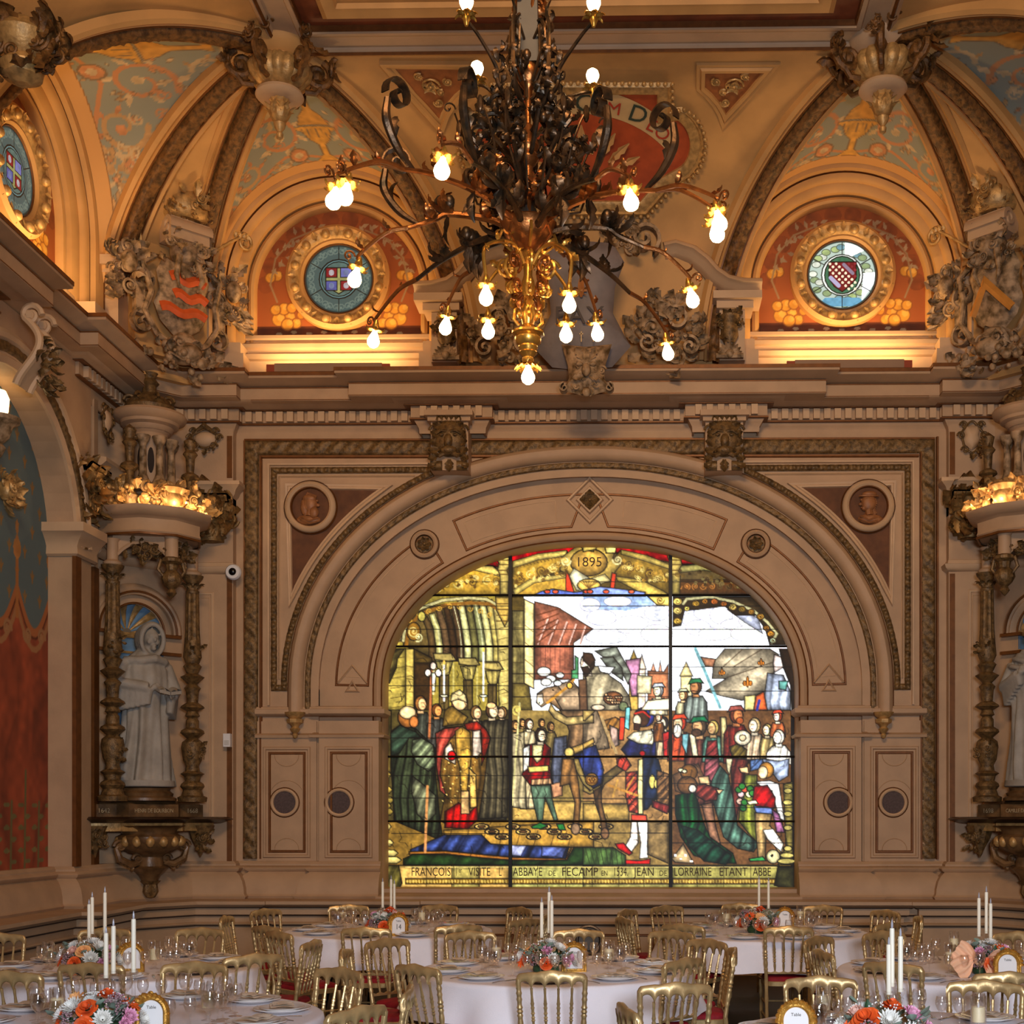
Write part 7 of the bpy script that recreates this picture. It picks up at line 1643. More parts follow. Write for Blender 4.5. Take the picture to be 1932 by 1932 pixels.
    for z, r in ((zs, .02), (zs-.02, .016), (zs-.20, .012)): mb.tube([L(.305*math.cos(a), .03-.25*math.sin(a), z) for a in np.linspace(0, PI, 17)], r*1.3, 6)
    mb.build('recess_ring', M['gilt'], o)
    nb = 11
    for k_ in range(nb):
        mb = MB(); a0, a1 = PI*k_/nb, PI*(k_+1)/nb; V = []
        for r_ in np.linspace(.05, .32, 7):
            V.append([L(r_*math.cos(a), .0-.22*math.sqrt(max(0, 1-(r_/.34)**2))+.03*math.sin((a-a0)/(a1-a0)*PI)*r_/.32, zs+.02+r_*math.sin(a)) for a in np.linspace(a0, a1, 5)])
        mb.grid(V); mb.build('shell_rib', M['blueshell'] if k_ % 2 else M['gilt'], o)
    # small bright lamp hidden on the canopy that grazes the cresting
    [point('crest_lamp', tuple(O+t*ms*q+n*(.93-.3*abs(q))+EX(0, 0, 5.07)), 2.3, (1.0, .68, .36), .012) for q in (-.40, -.2, .04, .25, .44)]
    return O, t*ms, n
# niches behind: wall backing panel
def person_statue(sd, O, t, n):
    """one continuous robed figure, remeshed"""
    base = O+n*.22; o = empty('monk_statue', (base[0], base[1], 2.08))
    up = EX(0, 0, 1); L = lambda x, y, z: t*x+n*y+up*z
    if sd < 0: tag(o, 'grey white stone statue of a hooded monk reading an open book', 'statue')
    else: tag(o, 'white stone statue of a bare headed churchman holding a document at his side', 'statue')
    mb = MB(); r = random.Random(4 if sd < 0 else 9)
    # robe: rings with folds
    nz, na = 70, 96; V = np.zeros((nz, na, 3)); ph = [r.uniform(0, 6) for _ in range(5)]
    for i in range(nz):
        z = i/(nz-1)*1.50; f = z/1.5
        wx = np.interp(z, [0, .1, .5, .85, 1.05, 1.28, 1.42, 1.5], [.31, .30, .25, .23, .255, .255, .17, .07]); wy = np.interp(z, [0, .1, .5, .9, 1.2, 1.42, 1.5], [.22, .21, .18, .17, .18, .13, .06])
        for j in range(na):
            a = 2*PI*j/na; am = .032*(1-f)**.6 if f < .7 else .010
            k_ = 1+am/.25*(math.sin(9*a+ph[0]+.9*math.sin(z*3))+.6*math.sin(15*a+ph[1]+2.2*z)+.35*math.sin(4*a+ph[2]+z*5))
            V[i, j] = L(wx*k_*math.cos(a)+.02*math.sin(z*2.2), wy*k_*math.sin(a), z)
    mb.grid(V, False, True); mb.f.append(tuple(range(na-1, -1, -1))); mb.f.append(tuple((nz-1)*na+j for j in range(na)))
    # head
    hx = .05 if sd < 0 else 0.0
    mb.ell(L(hx, .055, 1.62), (.082, .095, .115), 18, 12, M=np.stack([t, n, up], 1)); mb.tube([L(hx*.5, .02, 1.42), L(hx, .04, 1.56)], [.075, .06], 10)
    mb.ell(L(hx+.005, .155, 1.60), (.016, .022, .03), 8, 6, M=np.stack([t, n, up], 1)); mb.ell(L(hx, .135, 1.535), (.03, .02, .014), 8, 6); mb.ell(L(hx, .125, 1.50), (.035, .03, .025), 8, 6)
    for s_ in (-1, 1): mb.ell(L(hx+s_*.032, .138, 1.632), (.02, .012, .01), 8, 6); mb.tube([L(hx+s_*.012, .146, 1.65), L(hx+s_*.05, .135, 1.652)], .008, 6); mb.ell(L(hx+s_*.045, .115, 1.575), (.026, .03, .03), 8, 6)
    if sd < 0:                                     # hood
        H = [];
        for i, a in enumerate(np.linspace(-.35*PI, 1.35*PI, 26)):
            H.append(L(hx+.125*math.cos(a), .10+.02*math.sin(a), 1.60+.165*math.sin(a)))
        mb.tube(H, .026, 8)
        V = np.zeros((10, 26, 3))
        for i, f in enumerate(np.linspace(0, 1, 10)):
            for j, a in enumerate(np.linspace(-.5*PI, 1.5*PI, 26)):
                q = math.cos(f*PI/2)**.5; V[i, j] = L(hx+(.135*q+.0)*math.cos(a), .10-.24*math.sin(f*PI/2)*1.0, 1.605+(.18*q)*math.sin(a))
        W2 = V.copy(); mb.grid(V)
        for j in range(0, 26): pass
        for k_ in range(9): f = k_/8; q = math.cos(f*PI/2)**.5; mb.tube([L(hx+.135*q*math.cos(a), .10-.24*math.sin(f*PI/2), 1.605+.18*q*math.sin(a)) for a in np.linspace(0, 2*PI, 22)], .022, 6)
        mb.tube([L(-.24, .02, 1.36), L(-.10, .12, 1.36), L(.05, .16, 1.39), L(.18, .10, 1.37), L(.25, .0, 1.34)], .05, 8)
    else:
        for a in np.linspace(0, PI, 9): mb.ell(L(.088*math.cos(a), .0-.03*math.sin(a), 1.66+.03*math.sin(a)), .028, 8, 6)
        for z, k_ in ((1.44, .11), (1.40, .16), (1.36, .2), (1.28, .24)): mb.tube([L(k_*1.15*math.cos(a), .02+k_*.72*math.sin(a), z+.02*math.sin(a*3)) for a in np.linspace(0, 2*PI, 26)], .030, 6)
    # arms with hanging sleeves
    def arm(P, R, sl=None):
        mb.tube([L(*p) for p in P], R, 12)
        if sl:
            for k_ in range(7): q = EX(*P[1])*(1-k_/6)+EX(*P[2])*(k_/6); mb.tube([L(*q), L(q[0]-.01, q[1]-.02, q[2]-sl*(1-.4*k_/6))], [.055, .04], 8)
    hands = []
    if sd < 0:
        arm([(-.24, .0, 1.34), (-.33, .06, 1.10), (-.05, .22, 1.06)], [.085, .09, .065], .30); arm([(.24, 0, 1.32), (.31, .08, 1.04), (.22, .20, .98)], [.08, .085, .07], .30)
        hands = [(L(.0, .25, 1.07), t, 1), (L(.20, .25, .99), -t*.4+n*.6, 1)]
    else:
        arm([(-.25, .0, 1.32), (-.34, .04, 1.08), (-.33, .14, .92)], [.08, .08, .06], .14); arm([(.25, 0, 1.32), (.30, .10, 1.08), (.08, .22, 1.20)], [.08, .08, .055], .20)
        hands = [(L(-.33, .18, .88), -up, 1), (L(.04, .24, 1.22), -t*.6+up*.6, 1)]
    for (p, d, s_) in hands:
        d = nrm(d); sdv = nrm(np.cross(d, n)); mb.ell(p, .036, 10, 7)
        for k_ in range(4):
            q = p+sdv*(.018*(k_-1.5)); mb.tube([q, q+d*.045, q+d*.075-n*.01, q+d*(.095-.006*abs(k_-1.2))-n*.025], [.0105, .010, .009, .008], 6)
        mb.tube([p-sdv*.03, p-sdv*.045+d*.03, p-sdv*.04+d*.055], .011, 6)
    for s_ in (-1, 1): mb.ell(L(s_*.10, .22, .03), (.05, .07, .035), 10, 6, M=np.stack([t, n, up], 1))
    b = mb.build('robed_figure', M['marble'], o, ang=3.1)
    md = b.modifiers.new('weld', 'REMESH'); md.mode = 'VOXEL'; md.voxel_size = .0115; md.use_smooth_shade = True
    sm = b.modifiers.new('soft', 'SMOOTH'); sm.factor = .5; sm.iterations = 2
    mb = MB()
    if sd < 0:
        c = L(.14, .30, 1.02)
        for s_ in (-1, 1):
            V = [[c+t*s_*(.004+.12*f)+up*(.03+.025*math.sin(f*PI)+.02*f)+n*(.10*g-.05)+up*(-.03*g) for g in (0, .5, 1)] for f in np.linspace(0, 1, 7)]
            W_ = [[v-up*.035 for v in row] for row in V]; mb.grid(V); mb.grid(W_); 
            for f in (0, 6): mb.add([V[f][0], V[f][2], W_[f][2], W_[f][0]], [(0, 1, 2, 3)])
            mb.add([V[0][2], V[6][2], W_[6][2], W_[0][2]], [(0, 1, 2, 3)])
        mb.build('open_book', M['marble'], o)
    else:
        c = L(-.34, .20, .74); mb.obox(c, t+up*.15, n, up-t*.15, .11, .05, .13); mb.obox(c+n*.055, t+up*.15, n, up-t*.15, .10, .004, .12); mb.build('folded_document', M['marble'], o)
    mb = MB(); mb.lathe([(.32, -.01), (.33, .0), (.32, .06), (.0, .07)], L(0, .0, -.0), 24); mb.build('base', M['marble'], o)
    o.location.z = 2.09
for sd in (-1, 1):
    O, t, n = aedicule(sd); person_statue(sd, O, t, n)

# lit wall lantern and a carved head just inside the left edge
c = EX(*WP(-4, 792, 12.2)); o = empty('wall_lantern', tuple(c)); tag(o, 'lit wall lantern cut by the left edge in front of the blue mural', 'wall lantern')
mb = MB(); mb.lathe([(0, -.36), (.03, -.34), (.07, -.26), (.04, -.22), (.10, -.16), (.13, -.06), (.19, -.02), (.20, .02), (.0, .03)], (0, 0, 0), 20); mb.build('lantern_bowl', M['stone'], o)
mb = MB(); mb.lathe([(.05, .03), (.09, .08), (.10, .2), (.07, .27), (0, .28)], (0, 0, 0), 16); mb.build('lit_globe', mat('lantern_glass', (255, 236, 200), .3, emit=(255, 214, 150), es=5), o)
c = EX(*WP(4, 925, 12.3)); o = empty('carved_head', tuple(c)); tag(o, 'carved gilt head ornament cut by the left edge below the lantern', 'ornament')
mb = MB(); cluster(mb, (0, 0, 0), (0, 1, 0), (0, 0, 1), (1, 0, 0), .15, .15, .12, 26, 8, 'lls', .12); mb.ell((.05, 0, 0), (.09, .09, .11)); mb.build('relief', M['gilt'], o)
# ================================================================ CHANDELIER
CHX, CHY = AX, 6.70
root = empty('chandelier', (CHX, CHY, 5.0)); tag(root, 'huge bronze foliate chandelier hanging in the middle of the hall, all bulbs lit', 'chandelier')
R3 = EX(CHX, CHY, 5.0)
HZ = lambda y: EYE+(1542-y)/373.0-5.0
pt = lambda y, r: (r/373.0, HZ(y))
def lprof(name, lst, m, seg=20, fl=0, nf=0):
    mb = MB(); mb.lathe([pt(y, r) for y, r in lst][::-1] if lst[0][0] < lst[-1][0] else [pt(y, r) for y, r in lst], (0, 0, 0), seg, fl, nf); return mb.build(name, M[m], root)
greyb = 'bronze'
mb = MB(); z0, z1 = HZ(125), HZ(-250)
V = [[(w_*math.cos(a), w_*math.sin(a), z) for a in (PI/4, 3*PI/4, 5*PI/4, 7*PI/4)] for z, w_ in ((z0, .082), (z1, .045))]; mb.grid(np.array(V), False, True); mb.build('tapered_shaft', M['shaft'], root, ang=.3)
lprof('stem_bulb', [(118, 16), (126, 20), (135, 22), (150, 20), (160, 14), (168, 8), (175, 8), (182, 6), (232, 5)], 'copper', 20, .10, 8)
lprof('stem_knop', [(232, 5), (240, 12), (262, 16), (268, 20), (276, 21), (282, 17), (288, 16), (293, 20), (300, 21), (306, 17), (314, 9), (384, 8)], 'copper')
lprof('stem_cone', [(384, 8), (392, 15), (405, 19), (417, 24)], 'shaft', 4)
lprof('basin', [(417, 30), (420, 50), (424, 54), (429, 50), (436, 46), (444, 44), (452, 38), (460, 30), (468, 20), (474, 12)], 'copper', 30, .04, 12)
lprof('lower_stem', [(474, 12), (480, 15), (486, 9), (520, 8), (530, 12), (545, 14), (560, 9), (568, 8)], 'brass')
lprof('urn_neck', [(568, 8), (576, 12), (590, 15), (600, 13), (612, 10), (618, 14), (622, 22), (626, 29), (630, 29), (634, 22)], 'brass', 20, .08, 8)
lprof('urn_foot', [(634, 22), (637, 24), (646, 23), (652, 17), (655, 18), (662, 15), (665, 17), (668, 14), (674, 10), (682, 11), (688, 8)], 'brass', 24, .06, 10)
mb = MB()
for k_ in range(4):
    a = k_*PI/2+.4; d = EX(math.cos(a), math.sin(a), 0)
    mb.tube([d*.05+EX(0, 0, HZ(616)), d*.075+EX(0, 0, HZ(605)), d*.07+EX(0, 0, HZ(588)), d*.035+EX(0, 0, HZ(578))], .009, 6); mb.ell(d*.04+EX(0, 0, HZ(592)), (.02, .02, .03), 8, 6)
mb.build('urn_handles', M['brass'], root)
def curl_tube(mb, p0, d, up, L, rise, rc, th, sg=1, turns=1.3):
    """stem sweeping out along d, rising, ending in a spiral"""
    p0 = EX(*p0); d = nrm(d); up = nrm(up); P = []
    for f in np.linspace(0, 1, 10): P.append(p0+d*L*f+up*(rise*math.sin(f*PI/2)))
    e = P[-1]; c = e+up*rc*sg
    for f in np.linspace(0, 1, 20)[1:]:
        a = -PI/2*sg+sg*f*turns*2*PI; rr = rc*(1-.75*f)
        P.append(c+d*rr*math.cos(a)+up*rr*math.sin(a))
    mb.tube(P, np.linspace(th, th*.5, len(P)), 6); mb.ell(P[-1], th*1.5, 7, 5); return P
rr_ = random.Random(11)
tiers = [  # y, reach px, count, rise, curl radius, thickness, material, leaves
    (20, 36, 4, .05, .034, .010, 'copper', 3), (75, 40, 4, .05, .040, .011, 'bronze', 3), (150, 52, 5, .05, .050, .012, 'bronze', 4), (215, 78, 6, .02, .058, .012, 'bronze', 4), (262, 100, 7, .03, .065, .013, 'bronze', 5),
    (312, 112, 7, .04, .065, .013, 'bronze', 5), (350, 112, 8, .04, .060, .012, 'bronze', 5), (380, 104, 8, .04, .060, .013, 'copper', 5)]
for ti, (y, rch, cnt, rise, rc, th, mt, nl_) in enumerate(tiers):
    for k_ in range(cnt):
        a = 2*PI*k_/cnt+ti*.37+(.5 if ti < 2 else 0); d = EX(math.cos(a), math.sin(a), 0); z = HZ(y); t_ = EX(-d[1], d[0], 0)
        mb = MB(); R_e = rch/373*rr_.uniform(.75, 1.1); sg = rr_.choice((1, 1, -1)); rz_ = rc*rr_.uniform(.8, 1.2)
        P = smooth([d*.02+EX(0, 0, z-.10), d*R_e*.35+EX(0, 0, z-.06*sg-.02), d*R_e*.75+EX(0, 0, z+rise-.02*sg), d*R_e+EX(0, 0, z+rise+rz_*.6*sg)], 5)
        e = P[-1]; c = e-d*rz_; Q = [c+(d*math.cos(q)+EX(0, 0, sg)*math.sin(q))*rz_*(1-.11*q) for q in np.linspace(.3, 7.2, 22)]
        mb.tube(P+Q, [th*.8, th, th*.9, th*.5], 6); mb.ell(Q[-1], th*1.6, 7, 5)
        for i in range(nl_):
            q = (P+Q)[int((.38+.5*i/nl_)*len(P+Q))]; mb.leaf(q, nrm(d*rr_.uniform(.2, .9)+t_*rr_.uniform(-1, 1)+EX(0, 0, rr_.uniform(-.7, .9))), d*.6+EX(0, 0, .7), rr_.uniform(.07, .12), rr_.uniform(.024, .038), rr_.uniform(1.4, 2.8), nl=11)
        if rr_.random() < .45: mb.ell(P[-4]+t_*.03, (.022, .022, .028), 8, 6)
        mb.build('leaf_scroll', M[mt], root)
# side stems with buds and looping tendrils
for k_ in range(10):
    a = k_*2*PI/10+.2; d = EX(math.cos(a), math.sin(a), 0); t_ = EX(-d[1], d[0], 0); s_ = (-1)**k_; mb = MB()
    P = [d*.12+EX(0, 0, HZ(395)), d*.22+t_*.02*s_+EX(0, 0, HZ(350)), d*.28+t_*.05*s_+EX(0, 0, HZ(300)), d*.33+t_*.04*s_+EX(0, 0, HZ(255)), d*.37+t_*.0+EX(0, 0, HZ(225))]
    mb.tube(smooth(P), [.010, .006, .005], 6); c = P[-1]+d*.03+EX(0, 0, .02); mb.scroll(c, d, (0, 0, 1), .035, 1.0, .005, PI, -1)
    mb.ell(d*.345+t_*.03*s_+EX(0, 0, HZ(248)), (.016, .016, .045), 8, 7); mb.leaf(P[2], nrm(t_*s_+EX(0, 0, .8)), d, .11, .025, 1.2); mb.leaf(P[1], nrm(d-t_*s_+EX(0, 0, .3)), (0, 0, 1), .12, .03, 1.2)
    mb.tube(resample([d*.10+EX(0, 0, HZ(405)), d*.26-t_*.05*s_+EX(0, 0, HZ(400)), d*.31-t_*.05*s_+EX(0, 0, HZ(350)), d*.24-t_*.04*s_+EX(0, 0, HZ(300))], .03), .006, 5)
    mb.build('tendril', M['bronze'], root)
# tall side canes of the upper part
for k_, (bx, by) in enumerate(((880, 8), (1120, 10), (900, 133), (1118, 147), (965, -40), (1040, -35))):
    X_, Y_ = G(bx, by, EYE+3.93 if k_ < 4 else EYE+4.1); e = EX(X_, Y_, EYE+3.93 if k_ < 4 else EYE+4.1)-R3; d = EX(e[0], e[1], 0); r_ = np.linalg.norm(d); d = d/r_
    mb = MB(); q = EX(d[0], d[1], 0)
    P = [q*.06+EX(0, 0, HZ(215)), q*.20+EX(0, 0, HZ(190)), q*.22+EX(0, 0, e[2]-.22), q*r_*.8+EX(0, 0, e[2]-.12), q*r_+EX(0, 0, e[2]-.075)]
    mb.tube(smooth(P), [.013, .010, .008], 6); mb.tube(resample([q*.05+EX(0, 0, HZ(160)), q*.13+EX(0, 0, HZ(120)), q*.12+EX(0, 0, HZ(70)), q*.05+EX(0, 0, HZ(85))], .02), .007, 5)
    for i in range(4): mb.leaf(q*.2+EX(0, 0, HZ(185)+.05*i), nrm(q*(-1)**i+EX(0, 0, .6)), (0, 0, 1), .09, .025, 1.6)
    mb.build('upright_cane', M['bronze'], root)
# outer arms
def bulb_set(e, dirv, nm_grp, arm, up=False, lit=True):
    """flower cup and bulb at e (local); dirv: way the bulb points"""
    dv = nrm(dirv); a = nrm(np.cross(dv, (0.3, 1, 0.2))); b = np.cross(dv, a)
    mb = MB()
    for k_ in range(6):
        an = k_*PI/3; r = a*math.cos(an)+b*math.sin(an); mb.leaf(e-dv*.062, nrm(dv*.75+r*.8), r, .075, .020, 1.5, lobes=2)
    Mx = np.stack([a, b, dv], 1); mb.lathe([(.008, -.105), (.014, -.09), (.02, -.07), (.016, -.05), (.0, -.045)], e, 10, M=Mx); cup = mb.build('flower_cup', M['brass'], arm or root)
    mb = MB(); mb.lathe([(.012, -.052), (.014, -.038), (.024, -.018), (.033, .002), (.035, .016), (.029, .034), (.014, .046), (.0, .049)], e, 16, M=Mx); mb.build('bulb', M['bulb'], arm or root, ang=3.1)
def arm(targets, seed, root_y=428, h_mid=.0, big=True):
    r = random.Random(seed); c = np.mean(targets, 0); d = EX(c[0], c[1], 0); L_ = np.linalg.norm(d); d /= L_; t_ = EX(-d[1], d[0], 0); up = EX(0, 0, 1)
    z0 = HZ(root_y); mb = MB()
    P = [d*.10+up*z0, d*.22+up*(z0+.03), d*.40+up*(z0+.035), d*L_*.55+up*(z0+.0), d*L_*.70+up*(z0-.05)]
    Q = smooth(P, 5); mb.tube(Q, [.020, .018, .014, .011], 7)
    n_ = len(Q)
    for i in (4, 9, 10, 14):
        q = Q[min(i, n_-1)]
        for s_ in (-1, 1, 1): mb.leaf(q, nrm(d*.7+t_*s_*r.uniform(.2, .9)+up*r.uniform(-.5, .6)), up, r.uniform(.09, .16), r.uniform(.026, .040), r.uniform(.8, 2.0), nl=12)
    main = mb.build('arm', M['copper' if seed % 3 == 0 else 'bronze'], root)
    mb = MB(); q = Q[n_//2]
    mb.scroll(q+up*.05+d*.02, d, up, .05, 1.4, .012, -1.2, 1); 
    for k_ in range(3): mb.ell(q+up*.05+t_*(.03*(k_-1)), (.03, .02, .036), 8, 6)
    mb.leaf(q, nrm(-up+d*.3), d, .16, .035, -.6); mb.leaf(q, nrm(-up-t_*.4), d, .13, .03, .6)
    mb.build('bud_cluster', M['bronze'], main)
    if big:
        mb = MB(); s_ = 1 if d[0] > 0 else -1
        P2 = smooth([Q[-3], Q[-3]+up*.06+d*.10, Q[-3]+up*.16+d*.17, Q[-3]+up*.26+d*.165]); mb.tube(P2, [.010, .019, .022, .016], 7); mb.leaf(P2[10], up+d*.5, -d, .14, .04, 1.2)
        band_scroll(mb, Q[-3]+up*.30+d*.10, t_, d, up, .085, .022, 1.35, -.2, 1, .008); mb.build('ribbon_scroll', M['bronze'], main)
    for e in targets:
        e = EX(*e); mb = MB(); de = EX(e[0], e[1], 0); rd = nrm(de); end = e+up*.085-rd*.02
        P3 = smooth([Q[-1], (Q[-1]*.55+end*.45)+up*.05, end+up*.03, end], 4); mb.tube(P3, [.012, .010, .008], 6)
        for i in (3, 7): mb.leaf(P3[i], nrm(rd+t_*r.uniform(-1, 1)+up*r.uniform(-.6, .6)), up, .08, .02, 1.3)
        mb.scroll(end+rd*.05+up*.02, rd, up, .03, 1.2, .006, PI, -1); mb.build('branchlet', M['copper'], main)
        bulb_set(e, nrm(-up+rd*.25), '', main)
def BW(px, py, h): X_, Y_ = G(px, py, EYE+h); return EX(X_, Y_, EYE+h)-R3
HO = 2.67
outer = [[(670, 524)], [(705, 640)], [(841, 615)], [(630, 375), (652, 367)], [(834, 318)], [(1190, 378)], [(1352, 438), (1357, 418)], [(1306, 563)], [(1260, 664)], [(1127, 627)]]
for i, g in enumerate(outer): arm([BW(x, y, HO if (x, y) != (834, 318) else 2.72) for x, y in g], i, 428+(i % 3)*6, big=i in (3, 4, 6, 0, 5))
# inner lower cluster of four hanging bulbs and openwork scrolls
for i, (x, y) in enumerate(((917, 558), (1074, 572), (921, 622), (1068, 629))):
    e = BW(x, y, 2.55); d = nrm(EX(e[0], e[1], 0)); up = EX(0, 0, 1); mb = MB()
    P = smooth([d*.03+up*HZ(500), d*.09+up*HZ(474), d*.18+up*HZ(476), e*EX(1, 1, 0)+up*HZ(505)+d*.01, e+up*.09], 4); mb.tube(P, [.012, .010, .009], 6)
    mb.scroll(d*.12+up*HZ(520), d, up, .05, 1.5, .010, 1, -1); mb.scroll(d*.10+up*HZ(555), d, up, .035, 1.4, .009, -1, 1)
    for k_ in range(6): mb.leaf(P[min(len(P)-2, 1+k_*2)], nrm(d+up*(-1)**k_), EX(-d[1], d[0], 0), .08, .022, 1.5)
    a_ = mb.build('inner_arm', M['brass'], root); bulb_set(e, -up, '', a_)
for k_ in range(8):
    a = k_*PI/4+.2; d = EX(math.cos(a), math.sin(a), 0); mb = MB()
    mb.scroll(d*.11+EX(0, 0, HZ(505)), d, (0, 0, 1), .055, 1.6, .009, a, (-1)**k_); mb.scroll(d*.08+EX(0, 0, HZ(545)), d, (0, 0, 1), .04, 1.4, .008, a, -(-1)**k_); mb.leaf(d*.03+EX(0, 0, HZ(560)), d+EX(0, 0, -.8), d, .10, .025, -1.2)
    mb.tube(resample([d*.13+EX(0, 0, HZ(436)), d*.15+EX(0, 0, HZ(455)), d*.08+EX(0, 0, HZ(475))], .02), .008, 5); mb.build('openwork_scroll', M['copper' if k_ % 2 else 'brass'], root)
e = BW(992, 705, 2.24); e[0] = 0; e[1] = 0
mb = MB()
for k_ in range(14): a = k_*2*PI/14; mb.leaf((0, 0, HZ(684)), (math.cos(a), math.sin(a), -.25), (0, 0, 1), .078, .016, -.4, lobes=0)
mb.lathe([(.018, HZ(690)), (.022, HZ(684)), (.03, HZ(679))], (0, 0, 0), 12); mb.build('corolla', M['brass'], root)
bulb_set(e, (0, 0, -1), '', None)
for (x, y) in ((880, 8), (1120, 10), (900, 133), (1118, 147)): bulb_set(BW(x, y, 3.93)+EX(0, 0, 0), (0, 0, 1), '', None)
# ================================================================ TABLES
TB = dict(A=(-2.49, 6.54), B=(-3.45, 8.75), C=(-2.20, 11.67), D=(-.55, 8.69), E=(1.09, 11.54), F=(2.22, 8.70), G=(1.27, 5.98))
WHERE = dict(A='front left', B='middle left', C='far left', D='centre', E='far right', F='middle right', G='front right')
def cloth(r, seed):
    rr = random.Random(seed); na = 160; mb = MB(); ph = [rr.uniform(0, 6) for _ in range(4)]
    rows = [(0.001, .752)]+[(x, .752) for x in (.3, .6, .8, .88)]+[(.898, .750), (.907, .742), (.912, .72)]+[(.914+.010*k, .70-.033*k) for k in range(7)]
    V = np.zeros((len(rows), na, 3))
    for i, (q, z) in enumerate(rows):
        f = max(0, (.72-z)/.27)
        for j in range(na):
            a = 2*PI*j/na; w_ = math.sin(9*a+ph[0]+1.2*math.sin(2*a+ph[1]))+.6*math.sin(17*a+ph[2])+.4*math.sin(4*a+ph[3])
            k = q*r/.9+.026*f*w_+.01*f; V[i, j] = (k*math.cos(a), k*math.sin(a), z+.0008*math.sin(30*q*math.cos(a))-.012*f*math.sin(9*a))
    mb.grid(V[::-1], False, True); return mb
tables = {}
for i, (k_, (x, y)) in enumerate(TB.items()):
    t = empty('round_table', (x, y, 0)); tag(t, 'round banquet table under the cloth, %s one of the seven' % WHERE[k_], 'table', 'round banquet tables')
    if k_ == 'E' : t['label'] = 'round banquet table at the far right, its dark legs showing under the hem'
    mb = MB(); mb.lathe([(0, .72), (.89, .72), (.895, .73), (.895, .742), (0, .744)], seg=48); mb.build('tabletop', M['wood'], t)
    for a in range(4): mb = MB(); q = a*PI/2+.5; mb.tube([(.45*math.cos(q), .45*math.sin(q), .72), (.60*math.cos(q), .60*math.sin(q), 0)], .018, 8); mb.build('leg', M['black'], t)
    c = cloth(.9, i+3).build('tablecloth', M['cloth'], None, ang=3.1); c.location = (x, y, 0); tag(c, 'white cloth draped over the %s round table' % WHERE[k_], 'tablecloth', 'white round tablecloths')
